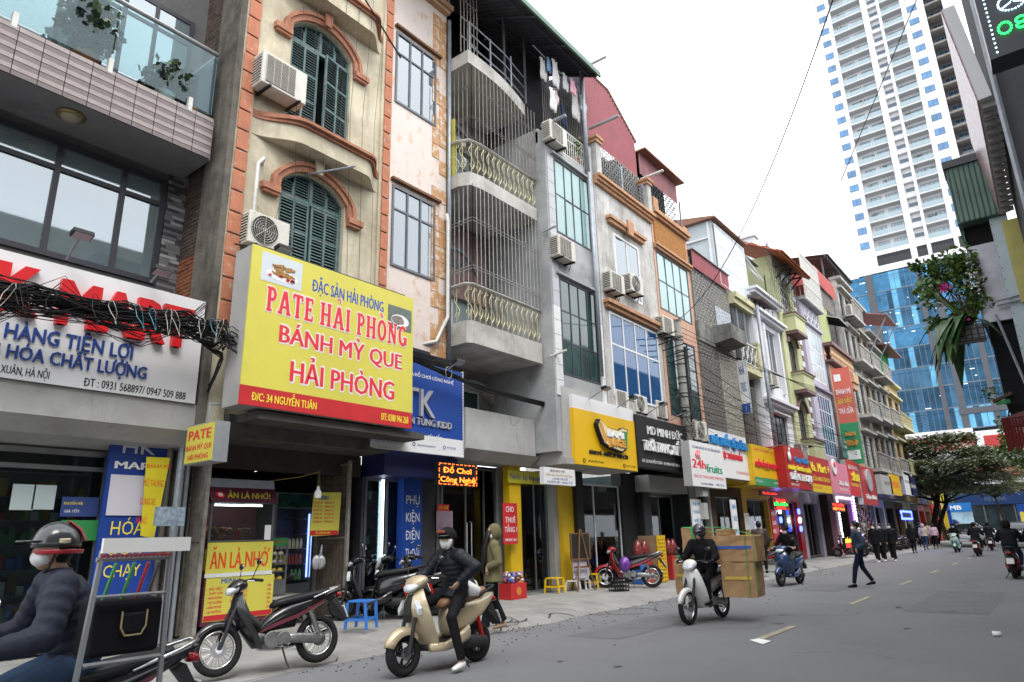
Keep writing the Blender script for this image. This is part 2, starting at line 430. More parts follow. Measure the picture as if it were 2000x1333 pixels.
for x,y,a,L in[(-8.2,8.2,2.8,1.6),(-8.4,7.4,1.2,1.3),(-9.0,6.2,.4,1.5),(-7.7,9.6,2.2,1.2),(-8.0,9.4,1.5,1.4),(-8.3,12.5,2.9,1.1),(-8.1,18.5,3.0,1.3),(-8.2,24.5,3,1.4),(-9,21,1.2,2)]:crack(x,y,a,L)
for i in range(16):crack(-7.64+ru(-.03,.03),9.4+i*1.3,PI/2+ru(-.1,.1),1.2,.022)
CKB=lambda:ck.build('pavement_cracks',mat('crack_dirt',(.05,.048,.045),.9,var=0),kind='stuff',fix=False)
# resurfaced patches, tar seams and oil stains on the road
sm=MB()
for x,y,w,l in((-6.4,9.5,.9,3.2),(-2.6,15,1.3,5),(-5.8,19,1.1,2.4)):sm.quad((x,y,.004),(x+w,y+.05,.004),(x+w+.04,y+l,.004),(x-.03,y+l-.06,.004))
sm.build('asphalt_patches',mat('patched_asphalt',(.165,.166,.17),.85,var=.1,scale=2,speck=.35,bump=.9,bscale=90),kind='stuff',fix=False)
sm=MB()
for k in range(22):
 x,y,r=ru(-7.3,-1.5),ru(6,34),ru(.02,.09);sm.add([(x+r*ru(.6,1.2)*math.cos(q*PI/5),y+r*ru(.8,1.9)*math.sin(q*PI/5),.0085)for q in range(10)],[tuple(range(10))])
sm.build('road_stains',mat('oil_stain',(.14,.138,.138),.7,var=.1),kind='stuff',fix=False)
for x,y,a,L in((-6.9,10,1.6,4),(-4.6,13,1.4,3),(-3,9.5,.3,1.4),(-6,16,2.8,1.2),(-2.2,20,1.5,4)):crack(x,y,a,L,.006)
CKB()
gr=MB()
for k in range(900):
 y=ru(4,45);x=-7.62+rnd()**2*1.1*(1 if rnd()<.8 else 2.5);q=ru(.006,.018);gr.cbox((x,y,.008 if x>-7.6 else.02),(q,q*1.4,q*.7))
for k in range(60):
 y=ru(6,30);x=ru(-10,-7.7);q=ru(.015,.04);z=zof((x,y));a=ru(0,3);gr.quad((x,y,z),(x+q*math.cos(a),y+q*math.sin(a),z+.004),(x+q*.5,y+q*1.3,z+.006),(x-q*.5,y+q,z))
gr.build('gutter_grit',mat('grit',(.2,.19,.17),.9,var=.4,scale=20),kind='stuff',fix=False)
# litter
MB().prism([(-3.81,10.29),(-3.53,10.01),(-3.52,10.33),(-3.75,10.49)],'z',.006,.012).build('paper_sheet',mat('white_paper',(.8,.8,.78),.7,var=0),label='flat white sheet of paper lying on the road by the dashes',cat='paper')
cup=thing('paper_cup','small white crushed cup lying on the road at the right','cup',(*(-1.00,12.19),0))
MB().cyl((-.05,0,.035),(.05,.02,.04),.035,10,.028).build('cup_body',MATS['white_paper'],cup,smooth=True,org=Vector((0,0,0)))
cup.children[0].location=(0,0,0)
# =================================================================== HOUSE A: grey house over the convenience store
XA=-11.6
tile_pale=mat('ribbed_pink_tile',(.33,.27,.26),.35,var=.12,scale=7)
tile_dark=mat('ribbed_dark_tile',(.16,.125,.125),.35,var=.1,scale=7)
soffit=mat('grey_soffit',(.27,.27,.28),.8,var=.1,scale=1.5,dirt=.15)
stoneA=[mat('ledger_stone_dark',(.07,.07,.075),.5,var=.15,scale=14),mat('ledger_stone_mid',(.17,.17,.175),.5,var=.15,scale=14),mat('ledger_stone_pale',(.36,.36,.36),.45,var=.15,scale=14)]
glassA=glass('blue_tinted_glass',(.2,.27,.29),.18,.45,(.75,.85,.88))
blind=mat('pale_roller_blind',(.5,.57,.6),.7,var=.05)
curtain_w=mat('white_curtain',(.75,.77,.78),.8,var=.08,scale=9)
tintg=mat('green_tinted_window',(.10,.19,.19),.06,var=.1,scale=.7,spec=.9)
A=thing('grey_tile_house','grey house with anthracite window and glass balcony above the white shop sign','house',(XA,2.5,0))
hw=(2.34,4.88,5.87,7.87)
hw=(1.6,hw[1],hw[2],hw[3])
wall(A,XA,-1.5,5.35,3.2,14.5,[hw,(1.8,5.0,9.15,11.4)],mat('dark_mortar_wall',(.12,.12,.12),.8))
# ledger stones beside the window
it={0:[],1:[],2:[]};cnt=0
z=4.0
while z<9.0:
 y=hw[1]+.02-rnd()*.2
 while y<5.3:
  L=ru(.14,.34);a,b=max(y,hw[1]+.02),min(y+L,5.33)
  if b-a>.03:it[random.choice((0,0,1,1,2))].append((XA+ru(.008,.02),(a+b)/2,z+.03,.04,b-a-.004,.056));cnt+=1
  y+=L
 z+=.06
keep=300/max(cnt,1)
mbs=[MB(),MB(),MB()]
for k in it:
 for q in it[k]:
  if rnd()<keep:pieces('ledger_stone',A,stoneA[k],[q])
  else:mbs[k].cbox(q[:3],q[3:6])
 if mbs[k].v:mbs[k].build('ledger_stone_courses',stoneA[k],A,kind='stuff',fix=False)
w=window(A,XA,hw,(.48,.80),(.78,),dark_alu,glassA,fw=.09,bar=.08,proud=.04,d=.1)
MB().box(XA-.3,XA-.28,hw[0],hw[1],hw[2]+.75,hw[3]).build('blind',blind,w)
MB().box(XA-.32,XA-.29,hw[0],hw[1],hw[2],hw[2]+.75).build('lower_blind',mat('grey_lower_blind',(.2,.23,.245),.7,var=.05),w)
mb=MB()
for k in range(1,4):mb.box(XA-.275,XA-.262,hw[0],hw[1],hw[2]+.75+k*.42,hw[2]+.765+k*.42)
mb.build('blind_slat',white_alu,w,kind='stuff')
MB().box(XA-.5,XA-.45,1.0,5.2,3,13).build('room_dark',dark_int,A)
window(A,XA,(1.8,5.0,9.15,11.4),(.3,.62,.8),(.78,),dark_alu,glassA,fw=.09,proud=.04,name='upper_window')
MB().box(XA-.32,XA-.29,1.8,5.0,9.2,11.4).build('curtain',curtain_w,A)
# balcony
bz0,bz1,BX,by1=8.02,8.82,-10.55,5.1
bal=MB().box(XA+.003,BX-.03,-1.5,by1,bz0,bz1-.1).box(XA+.003,BX-.03,-1.5,by1-.02,bz1-.1,bz1-.02).build('balcony_slab',soffit,A)
it1,it2=[],[]
ncol=22;cw=.33
for c in range(ncol):
 for r in range(5):
  hh=(bz1-bz0)/5
  for h2 in(0,1):
   (it1 if h2 else it2).append((BX-.012+(.006 if h2 else 0),by1-.01-cw*(c+.5),bz0+hh*(r+.25+.5*h2),.035,cw-.012,hh/2-.006))
for c in range(3):
 for r in range(5):
  hh=(bz1-bz0)/5;it1.append((BX-.05-.33*(c+.5),by1+.012,bz0+hh*(r+.5),.32,.03,hh-.01))
pieces('balcony_tile',bal,tile_pale,it1);pieces('balcony_tile',bal,tile_dark,it2)
gl=thing('x',None,None);bpy.data.objects.remove(gl)
railg=glass('railing_glass',(.25,.33,.34),.02,.93,(.74,.87,.88),1.2)
y=by1-.03;it=[]
for k in range(4):it.append((BX-.06,y-.85,bz1+.72,.012,1.68,1.22));y-=1.7
pieces('glass_panel',bal,railg,it)
pieces('glass_panel',bal,railg,[(BX-.55,by1-.04,bz1+.72,.95,.012,1.22)])
MB().tube([(XA+.1,by1-.04,bz1+1.38),(BX-.06,by1-.04,bz1+1.38),(BX-.06,-1.5,bz1+1.38)],.04,8).build('handrail',steel,bal)
pieces('glass_clamp',bal,white_pvc,[(BX-.03,by1-.45-1.3*k,bz1+.08,.09,.07,.26)for k in range(4)])
cl=thing('ceiling_light','round gilded ceiling lamp under the tiled balcony','lamp',(-10.95,3.05,bz0-.1))
MB().vloft([(bz0+.0,-10.95,3.05,.19,.19),(bz0-.03,-10.95,3.05,.2,.2),(bz0-.06,-10.95,3.05,.17,.17)],20).build('lamp_ring',mat('gilt_rim',(.35,.27,.13),.4,metal=.6),cl,smooth=True)
MB().ball((-10.95,3.05,bz0-.05),.15,.15,.07,16,6).build('lamp_glass',mat('frosted_lamp_glass',(.45,.4,.3),.3),cl,smooth=True)
# potted plants on the balcony
leafm=mat('dark_leaf',(.045,.085,.03),.5,var=.25,scale=9);leafm2=mat('bright_leaf',(.11,.2,.04),.5,var=.25,scale=7)
def shrub(mb,c,rx,rz,n,s=.05,seed=None):
 for i in range(n):
  a=ru(0,2*PI);u=ru(-1,1);r=(rnd()**.4);k=math.sqrt(1-u*u)
  p=Vector((c[0]+rx*r*k*math.cos(a),c[1]+rx*r*k*math.sin(a),c[2]+rz*r*u))
  d=Vector((ru(-1,1),ru(-1,1),ru(-.6,.8))).normalized()*s;q=d.cross(Vector((ru(-1,1),ru(-1,1),ru(-1,1)))).normalized()*s*.36
  mb.add([p,p+d*.5+q,p+d,p+d*.5-q],[(0,1,2,3)])
 return mb
def potted(name,label,loc,pm,pr,ph,rx,rz,n,s,lm=None,cat='plant',group=None):
 t=thing(name,label,cat,loc,group=group);x,y,z=loc
 MB().vloft([(z,x,y,pr*.72,pr*.72),(z+ph,x,y,pr,pr),(z+ph+.02,x,y,pr*1.06,pr*1.06),(z+ph-.01,x,y,pr*.85,pr*.85)],14).build('pot',pm,t,smooth=True)
 mb=MB().tube([(x,y,z+ph),(x+.03,y,z+ph+rz*.6),(x,y+.03,z+ph+rz)],[.015,.012,.006],5)
 for k in range(5):
  a=k*1.3;mb.tube([(x+.02,y,z+ph+rz*.35),(x+rx*.7*math.cos(a),y+rx*.7*math.sin(a),z+ph+rz*(.8+.1*k))],[.009,.004],4)
 mb.build('stem',mat('plant_stem',(.09,.06,.04),.8),t)
 shrub(MB(),(x,y,z+ph+rz),rx,rz,n,s).build('foliage',lm or leafm,t,fix=False,kind='stuff')
 return t
terracotta=mat('terracotta',(.3,.12,.06),.7,var=.15)
potted('potted_tree','kumquat tree with dark foliage behind the balcony glass',(-10.95,3.1,bz1),terracotta,.2,.3,.42,.6,900,.15)
potted('potted_plant','low leafy plant in a white pot at the balcony edge',(-10.9,4.35,bz1),mat('white_glazed_pot',(.8,.8,.78),.3),.17,.26,.42,.28,420,.15)
MB().ball((-10.62,4.75,bz1+.05),.07,.07,.05,10,5).build('coconut_shell',mat('coir_brown',(.18,.11,.05),.9),label='small brown bowl on the balcony edge by the last glass clamp',cat='bowl')
# white shop sign of the store
sw=mat('white_sign_panel',(.72,.72,.73),.35,var=.03,scale=1,streak=.12,dcol=(.4,.4,.4))
navy=mat('navy_letter',(.02,.055,.25),.4,var=0);redl=mat('red_letter',(.62,.015,.02),.3,var=.03);blackl=mat('black_letter',(.015,.015,.017),.5,var=0)
XS=-10.25
syr=(5.15,5.30)[0];sz1=(5.15,5.30)[1];sz0=(5.18,3.62)[1]
SG=thing('shop_sign','long white convenience store sign with big red letters and navy text behind the cables','sign',(XS,3,sz0))
MB().box(XS-.5,XS-.02,-1.5,syr-.02,sz0+.02,sz1-.02).build('sign_box',panel_grey,SG)
MB().box(XS-.02,XS,-1.5,syr,sz0,sz1).build('sign_face',sw,SG)
text('MART',3.08,4.44,1.88,.68,XS+.002,redl,SG,ext=.09,off=.05);text('HK',1.75,4.46,1.12,.70,XS+.002,redl,SG,ext=.09,off=.05)
text('CỬA HÀNG TIỆN LỢI',(2.02,4.15)[0],(4.15,4.14)[1],(4.14,4.16)[0]-(2.02,4.15)[0],.21,XS+.002,navy,SG,ext=.02,off=.02)
text('HÀNG HÓA CHẤT LƯỢNG',(1.99,3.75)[0],(4.38,3.88)[1],(4.37,3.89)[0]-(1.99,3.75)[0],.19,XS+.002,navy,SG,ext=.02,off=.02)
text('THANH XUÂN, HÀ NỘI',(2.29,3.58)[0],(3.14,3.68)[1],(3.14,3.68)[0]-(2.29,3.58)[0],.11,XS+.002,blackl,SG,off=.02)
text('ĐT : 0931 568897/ 0947 509 888',(3.56,3.67)[0],(4.98,3.66)[1]-.0,(4.99,3.67)[0]-(3.56,3.67)[0],.12,XS+.002,blackl,SG,off=.02)
def floodlight(y,z,X,L,label,up=.25):
 t=thing('floodlight',label,'floodlight',(X,y,z),group='floodlights over the shop signs')
 MB().tube([(X,y,z),(X+L,y,z+up)],.016,6).build('arm',galv,t)
 MB().prism([(X+L-.06,z+up+.02),(X+L+.1,z+up+.05),(X+L+.13,z+up-.02),(X+L-.03,z+up-.06)],'y',y-.13,y+.13).build('lamp_head',black_met,t,bevel=.008)
 MB().prism([(X+L-.03,z+up-.062),(X+L+.12,z+up-.024),(X+L+.12,z+up-.03),(X+L-.03,z+up-.07)],'y',y-.11,y+.11).build('lens',mat('lamp_lens',(.4,.42,.45),.2),t)
 return t
fa=(3.11,5.40);fb=(4.26,5.39)
floodlight(fa[0],fa[1],XS,.4,'black floodlight on an arm above the white sign, in front of the big window')
floodlight(fb[0],fb[1],XS,.3,'black floodlight on the white sign in front of the ledger stone wall',.1)
# store front beneath the sign
XG=-11.0
ST=thing('store_front','dark glass front of the convenience store with goods and posters inside','shop front',(XG,3,.15))
MB().box(XG-.2,XS-.05,-1.5,5.25,sz0-.42,sz0-.005).build('fascia',panel_grey,ST)
MB().rings([[(XG-.2,y,sz0-.42),(XS-.05,y,sz0-.425),(XS-.3,y,sz0-.62),(XG-.2,y,sz0-.75)]for y in(-1.5,5.25)]).build('soffit',panel_grey,ST)
shopg=glass('shop_glass',(.01,.014,.015),.0,.9,(.72,.8,.8))
gy=(4.36,2.01)[0]
window(ST,XG,(-1.5,gy,.17,sz0-.75),(.35,.68),(.93,),mat('satin_aluminium',(.3,.31,.32),.35,metal=.7),shopg,fw=.08,proud=.0,d=.07)
MB().box(XG-4,XG-3.9,-2,5.3,.1,3.4).box(XG-4,XG-.1,5.2,5.3,.1,3.3).box(XG-4,XG-.1,-2,5.3,.05,.12).box(XG-4,XG-.1,-2,5.3,3.3,3.4).build('interior',mat('store_interior',(.06,.055,.05),.8),ST)
gc=[mat('goods_red',(.45,.03,.03),.4,var=0),mat('goods_yellow',(.6,.42,.03),.4,var=0),mat('goods_blue',(.03,.12,.42),.4,var=0),mat('goods_green',(.04,.25,.07),.4,var=0),mat('goods_white',(.6,.6,.58),.4,var=0),mat('goods_brown',(.2,.1,.05),.5,var=0),mat('goods_orange',(.6,.2,.03),.4,var=0)]
def shelves(name,label,x,y0,y1,z0,z1,dz,mats_,dep=.35,lvl=None,w=(.05,.13),h=(.1,.24),fill=.9,frame=None,cat='shelf'):
 t=thing(name,label,cat,(x,(y0+y1)/2,z0));mb=MB();z=z0+.05
 while z<z1:mb.box(x-dep,x,y0,y1,z-.02,z);z+=dz
 mb.box(x-dep-.02,x-dep,y0,y1,z0,z1).box(x-dep,x,y0-.03,y0,z0,z1).box(x-dep,x,y1,y1+.03,z0,z1)
 mb.build('shelf_frame',frame or mat('shelf_metal',(.25,.25,.25),.5),t)
 g={};z=z0+.05
 while z<z1-.1:
  y=y0+.02
  while y<y1-.05:
   ww=ru(*w)
   if rnd()<fill:g.setdefault(random.randrange(len(mats_)),MB()).box(x-dep*.8,x-ru(.02,.1),y,min(y1-.01,y+ww-.008),z,z+min(dz*.85,ru(*h)))
   y+=ww
  z+=dz
 for k,mb in g.items():mb.build('goods',mats_[k],t,kind='stuff',fix=False)
 return t
shelves('goods_shelf','stocked shelf of bright packets behind the store glass',XG-.35,3.0,gy-.15,.2,2.6,.33,gc)
shelves('goods_shelf','dim shelves of goods deeper inside the store',XG-1.9,.3,2.9,.2,2.4,.36,gc)
def poster(name,label,r,X,m,lines=(),cat='poster',t=.006,parent=None,group=None,rot=None):
 """flat printed board; lines: (text, rel u 0-1, rel z 0-1, rel width, rel cap height, material)"""
 y0,y1,z0,z1=r
 T=thing(name,label,cat,(X,(y0+y1)/2,z0),group=group)
 MB().box(X-t,X,y0,y1,z0,z1).build('board',m,T)
 for q in lines:
  text(q[0],y0+(y1-y0)*q[1],z0+(z1-z0)*q[2],(y1-y0)*q[3],(z1-z0)*q[4],X+.002,q[5],T,off=q[6]if len(q)>6 else.015)
 return T
whitel=mat('white_letter',(.8,.8,.8),.4,var=0);yell=mat('yellow_letter',(.75,.6,.05),.4,var=0)
poster('notice_sheet','pale blank notice sheet, left of the pair taped to the store glass',(3.16,3.43,2.02,2.36),-10.97,mat('faded_paper',(.4,.47,.48),.8,var=.03),cat='notice')
poster('notice_sheet','pale blank notice sheet, right of the pair taped to the store glass',(3.41,3.68,2.03,2.36),-10.97,MATS['faded_paper'],cat='notice')
poster('promo_poster','green and red promotional poster low on the store glass',(3.80,4.30,1.61,1.89),-10.97,gc[3],[('HÀNG NGON',.06,.55,.4,.14,whitel),('MỖI NGÀY',.06,.25,.4,.14,whitel)])
poster('promo_poster','navy and orange promotional poster with yellow rim on the store glass',(3.77,4.25,1.94,2.21),-10.97,mat('navy_poster',(.03,.06,.2),.5,var=.1),[('KHUYẾN MÃI',.06,.6,.5,.14,yell),('GIÁ TỐT',.1,.2,.4,.14,whitel)])
# blue vertical board HK MART
bb=(4.22,5.06,.80,3.20);XB=-10.75
BB=thing('shop_board','blue vertical HK MART board with a blank white sheet hung on it','sign',(XB,4.5,.5))
MB().box(XB-.06,XB,bb[0],bb[1],bb[2],bb[3]).build('board',mat('blue_board',(.01,.045,.26),.45,var=.05),BB)
W_=bb[1]-bb[0];ff=mat('pale_letter',(.45,.5,.58),.4,var=0)
text('HK',bb[0]+W_*.2,(4.29,2.85)[1],W_*.56,.2,XB+.002,ff,BB,ext=.012,off=.0)
text('MART',bb[0]+W_*.1,(4.30,2.64)[1]-.02,W_*.8,.11,XB+.002,whitel,BB,ext=.012,off=.03)
text('HÓA',bb[0]+W_*.18,(4.42,1.68)[1],W_*.55,.2,XB+.002,yell,BB,off=.01)
text('ĐƠN',bb[0]+W_*.18,(4.48,1.22)[1]+.18,W_*.55,.16,XB+.002,yell,BB,off=.01)
text('CHẠY',bb[0]+W_*.15,(4.48,1.22)[1]-.12,W_*.6,.17,XB+.002,yell,BB,off=.01)
sh_=(4.27,4.77,1.95,2.53)
MB().box(-10.735,-10.73,sh_[0],sh_[1],sh_[2],sh_[3]).build('hanging_sheet',mat('lilac_paper',(.55,.53,.6),.8,var=.02),label='blank pale sheet hanging over the middle of the blue board',cat='sheet')
yb=(4.68,2.80);yb2=(5.03,2.81);yb3=(4.93,1.62);ylm=mat('yellow_banner',(.62,.52,.02),.55,var=.06)
YB=thing('hanging_banner','narrow tapering yellow banner with red words hung between blue board and column','banner',(-10.6,yb[0],yb3[1]))
MB().prism([(yb[0],yb[1]),(yb2[0],yb2[1]),(yb3[0]+.0,yb3[1]),(yb3[0]-.2,yb3[1]+.04)],'x',-10.61,-10.6).build('cloth',ylm,YB)
for i,s_ in enumerate(['BÁNH MỲ','MỞ THÙNG','ĐÚNG XE','HÀ NỘI']):
 k=i/4.5;text(s_,yb[0]+.02-.02*i,yb[1]-.16-.27*i,(.36-.07*i),.1 if i else.06,-10.598,redl,YB,off=.01)
 # old column with pipes between store and pate shop
dirty=mat('grimy_plaster',(.2,.18,.155),.9,var=.2,scale=2.5,dirt=.7,dcol=(.03,.028,.025),streak=.6,bump=1,bscale=20)
PC=thing('party_wall','grimy old party wall with exposed bricks between the store and the cream house','wall',(-10.8,5.4,.15))
brick_g=mat('sooty_brick',(.13,.1,.085),.9,var=.25,scale=5,dirt=.4,bump=.6);brick_r=mat('red_brick',(.3,.12,.07),.9,var=.25,scale=6,dirt=.3,bump=.6)
MB().box(-15,-10.93,5.26,5.3,.15,16).build('brick_backing',mat('old_mortar',(.15,.14,.125),.95,var=.2,bump=.6),PC)
MB().box(-10.92,-10.19,5.2,5.318,3.2,16).box(-10.92,-10.75,5.2,5.318,.15,3.2).build('concrete_edge',dirty,PC)
brickwork(PC,5.26,-11.6,-10.9,4.3,6.4,brick_r,ax='-y',maxn=160,bh=.075,bw=.22)
brickwork(PC,5.26,-11.6,-10.9,6.4,13,brick_g,ax='-y',maxn=300,bh=.075,bw=.22,name='sooty_brick')
for k,(yy,r_,m_)in enumerate([(5.22,.06,galv),(5.36,.035,galv),(5.08,.045,dirty)]):
 MB().tube([(-10.62-.05*k,yy,.15),(-10.62-.05*k,yy,3.3)],r_,10).build('drain_pipe',m_,label=['thick grey drain pipe on the column beside the yellow banner','thin grey pipe on the column beside the shutter','rough dirty pipe beside the blue board'][k],cat='pipe')
bx=(4.78,5.21,1.79,2.06)
poster('hanging_box','small printed cardboard box hung on the column pipes',bx,-10.3,mat('pale_blue_print',(.3,.38,.45),.5,var=.3,scale=16),t=.06,cat='box')
# =================================================================== HOUSE B: cream house with orange quoins
XQ=-10.15;y0B,y1B=5.32,8.95
cream=mat('cream_plaster',(.64,.58,.44),.85,var=.14,scale=1.6,dirt=.55,dcol=(.30,.25,.18),streak=.45,bump=.4)
orange=mat('faded_orange_paint',(.47,.22,.14),.8,var=.18,scale=5,dirt=.5,dcol=(.22,.1,.07),blotch=None,bump=.4)
orange_d=mat('orange_quoin',(.50,.20,.12),.75,var=.18,scale=6,blotch=(.45,.38,.32),bth=.62,dirt=.4,dcol=(.25,.15,.11),bump=.5)
teal=mat('worn_teal_shutter',(.10,.17,.17),.65,var=.2,scale=9,dirt=.45,dcol=(.23,.25,.24))
B=thing('cream_house','cream house with orange quoins, arched teal shutters and curved ledges','house',(XQ,7.1,3.2))
XW=XQ-.12
w1=(6.25,7.90,6.35,8.55);w2=(6.28,7.88,10.18,12.25)
wc=(w1[0]+w1[1])/2+.0;hwid=.74;zb1,zs1=5.9,8.05;zb2,zs2=9.45,11.55
holes=[(wc-hwid,wc+hwid,zb1,zs1),(wc-hwid,wc+hwid,zb2,zs2)]
wall(B,XW,y0B+.3,y1B-.3,3.51,17,[(h[0],h[1],h[2],h[3]+.38)for h in holes],cream,t=.3)
MB().box(XW-.3,XW+.06,y0B,y0B+.3,3.3,17).box(XW-.3,XW+.06,y1B-.3,y1B,3.3,17).build('pilaster',cream,B)
it=[]
zz=5.0
while zz<16.5:
 it+=[(XW+.075,y0B+.15+ru(-.01,.01),zz+.19,.05,.24,.37),(XW+.075,y1B-.14,zz+.19,.05,.2,.37)];zz+=.405
pieces('quoin',B,orange_d,it,bev=.06)
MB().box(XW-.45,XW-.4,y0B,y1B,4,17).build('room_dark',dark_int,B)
for zb,zs,op in((zb1,zs1,0),(zb2,zs2,1)):
 a=arc(wc,zs,hwid,.36,14)
 # spandrels above the arch
 for side in(0,1):
  pts=a[:8]if not side else a[7:]
  corner=(wc-hwid,zs+.381)if not side else(wc+hwid,zs+.381)
  poly=[p for p in pts]+([(wc,zs+.381),corner]if not side else[corner,(wc,zs+.381)])
  MB().prism(poly if not side else poly,'x',XW-.299,XW-.001).build('spandrel',cream,B)
  # orange arch moulding with ears
 o1=[(wc-hwid-.04,zs-.28)]+arc(wc,zs,hwid+.02,.38,14)+[(wc+hwid+.04,zs-.28)]
 o2=[(wc-hwid-.24,zs-.28)]+arc(wc,zs+.02,hwid+.21,.56,14)+[(wc+hwid+.24,zs-.28)]
 o3=[(wc-hwid-.16,zs-.28)]+arc(wc,zs+.02,hwid+.13,.48,14)+[(wc+hwid+.16,zs-.28)]
 mb=MB().band(o1,o3,'x',XW+.001,XW+.07).band(o3,o2,'x',XW+.001,XW+.11)
 for sgn in(-1,1):
  mb.box(XW+.001,XW+.12,wc+sgn*(hwid+.05),wc+sgn*(hwid+.42),zs-.34,zs-.22).box(XW+.001,XW+.09,wc+sgn*(hwid+.05),wc+sgn*(hwid+.38),zs-.40,zs-.34)
 mb.build('arch_moulding',orange,B)
 MB().prism([(wc-.07,zs+.36),(wc+.07,zs+.36),(wc+.1,zs+.66),(wc-.1,zs+.66)],'x',XW+.11,XW+.17).build('keystone',cream if not op else orange,B)
 # shutters: transom panels and two leaves with slats
 ft=.05
 def louvre(parent,cy,hw_,z0,z1,X,cols=2,rows=3,clip=None,ang=0,name='shutter'):
  mb=MB();st=.045
  xs0,xs1=X-.045,X
  us=[cy-hw_,cy-hw_+st];cwid=(2*hw_-st*(cols+1))/cols
  for c in range(cols+1):
   u=cy-hw_+c*(cwid+st);mb.box(xs0,xs1,u,u+st,z0,z1)
  rh=(z1-z0-st*(rows+1))/rows
  for r in range(rows+1):
   z=z0+r*(rh+st);mb.box(xs0+.003,xs1-.003,cy-hw_+st,cy+hw_-st,z,z+st)
  s=mb.build(name,teal,parent,org=Vector((X,cy-hw_,z0)))
  it=[]
  for c in range(cols):
   for r in range(rows):
    z=z0+st+r*(rh+st);n=max(2,int(rh/.062));uc=cy-hw_+st+c*(cwid+st)+cwid/2
    for k in range(n):it.append((X-.022,uc,z+(k+.5)*rh/n,.012,cwid,.05,(0,-.7,0)))
  pieces('slat',s,teal,it)
  if ang:s.rotation_euler=(0,0,ang)
  return s
 mb=MB().box(XW-.2,XW-.1,wc-hwid,wc-hwid+ft,zb,zs+.05).box(XW-.2,XW-.1,wc+hwid-ft,wc+hwid,zb,zs+.05).box(XW-.2,XW-.1,wc-hwid+ft,wc+hwid-ft,zs-.22,zs-.15).box(XW-.2,XW-.1,wc-.03,wc+.03,zs-.15,zs+.34)
 mb.band(arc(wc,zs+.02,hwid-.06,.31,14),arc(wc,zs,hwid-.0,.36,14),'x',XW-.2,XW-.1)
 fr=mb.build('window_frame',teal,B)
 mb=MB();nsl=0
 it=[]
 for c in(-.56,-.2,.2,.56):
  top=zs+.36-.45*c*c-.06;z=zs-.13
  mb.box(XW-.15,XW-.12,wc+c-.18,wc+c-.145,z,top-.03).box(XW-.15,XW-.12,wc+c+.145,wc+c+.18,z,top-.03)
  while z<top-.02:it.append((XW-.14,wc+c,z+.02,.012,.29,.05,(0,-.7,0)));z+=.06
 mb.build('transom_stiles',teal,fr,fix=False,kind='stuff');pieces('slat',fr,teal,it)
 louvre(B,wc-hwid/2+.01,hwid/2-.035,zb,zs-.23,XW-.09,ang=.0)
 louvre(B,wc+hwid/2-.01,hwid/2-.035,zb-(.1 if op else 0),zs-.24,XW-.09,ang=.0)if not op else None
 if op:
  s=louvre(B,wc+hwid/2+.02,hwid/2-.03,zb-.06,zs-.24,XW-.06)
  # right leaf swung outwards on its outer hinge
  s.rotation_euler=(0,0,0)
  hy=wc+hwid-.01
  s.rotation_euler=(0,0,R_(10));L_=hwid-.06
  s.location=Vector((XW-.06+L_*math.sin(R_(10)),hy-L_*math.cos(R_(10)),zb-.06))-WL[B]
  # curved ledges
def plan(X,a,b,out,flat=.25,n=10):
 pts=[(X,a)]
 for k in range(n+1):
  t=k/n;y=a+(b-a)*.30*t;pts.append((X+out*(1-math.cos(PI*t))/2,y))
 for k in range(n+1):
  t=k/n;y=b-(b-a)*.22*(1-t);pts.append((X+out*(1+math.cos(PI*t))/2,y))
 return pts+[(X,b)]
for zl in(8.72,12.25):
 MB().prism(plan(XW+.001,y0B+.32,y1B-.3,.42),'z',zl,zl+.34).build('ledge',cream,B)
 for i,(o,a,b)in enumerate(((.47,.34,.40),(.54,.40,.46),(.49,.46,.50))):
  MB().prism(plan(XW+.002,y0B+.27,y1B-.22,o),'z',zl+a+.001,zl+b).build('ledge_moulding',orange,B)
  # bent drain pipe and clothes poles on the facade
MB().tube([(XW-.05,5.95,8.2),(XW+.18,5.85,8.2),(XW+.2,5.74,8.05),(XW+.2,5.72,5.3)],.035,8).build('waste_pipe',white_pvc,B,smooth=True)
pa=(6.85,8.38);MB().tube([(XW,pa[0],pa[1]),(XW+.95,pa[0]+.45,pa[1]+.02)],.02,6).build('clothes_pole',galv,label='thin grey clothes pole sticking out over the lower teal shutters',cat='pole')
pa=(7.31,12.77);MB().tube([(XW+.5,7.3,13.2),(XW+.6,8.7,11.9)],.02,6).build('clothes_pole',black_met,label='dark pole slanting across the upper orange moulding',cat='pole')
pm=MB()
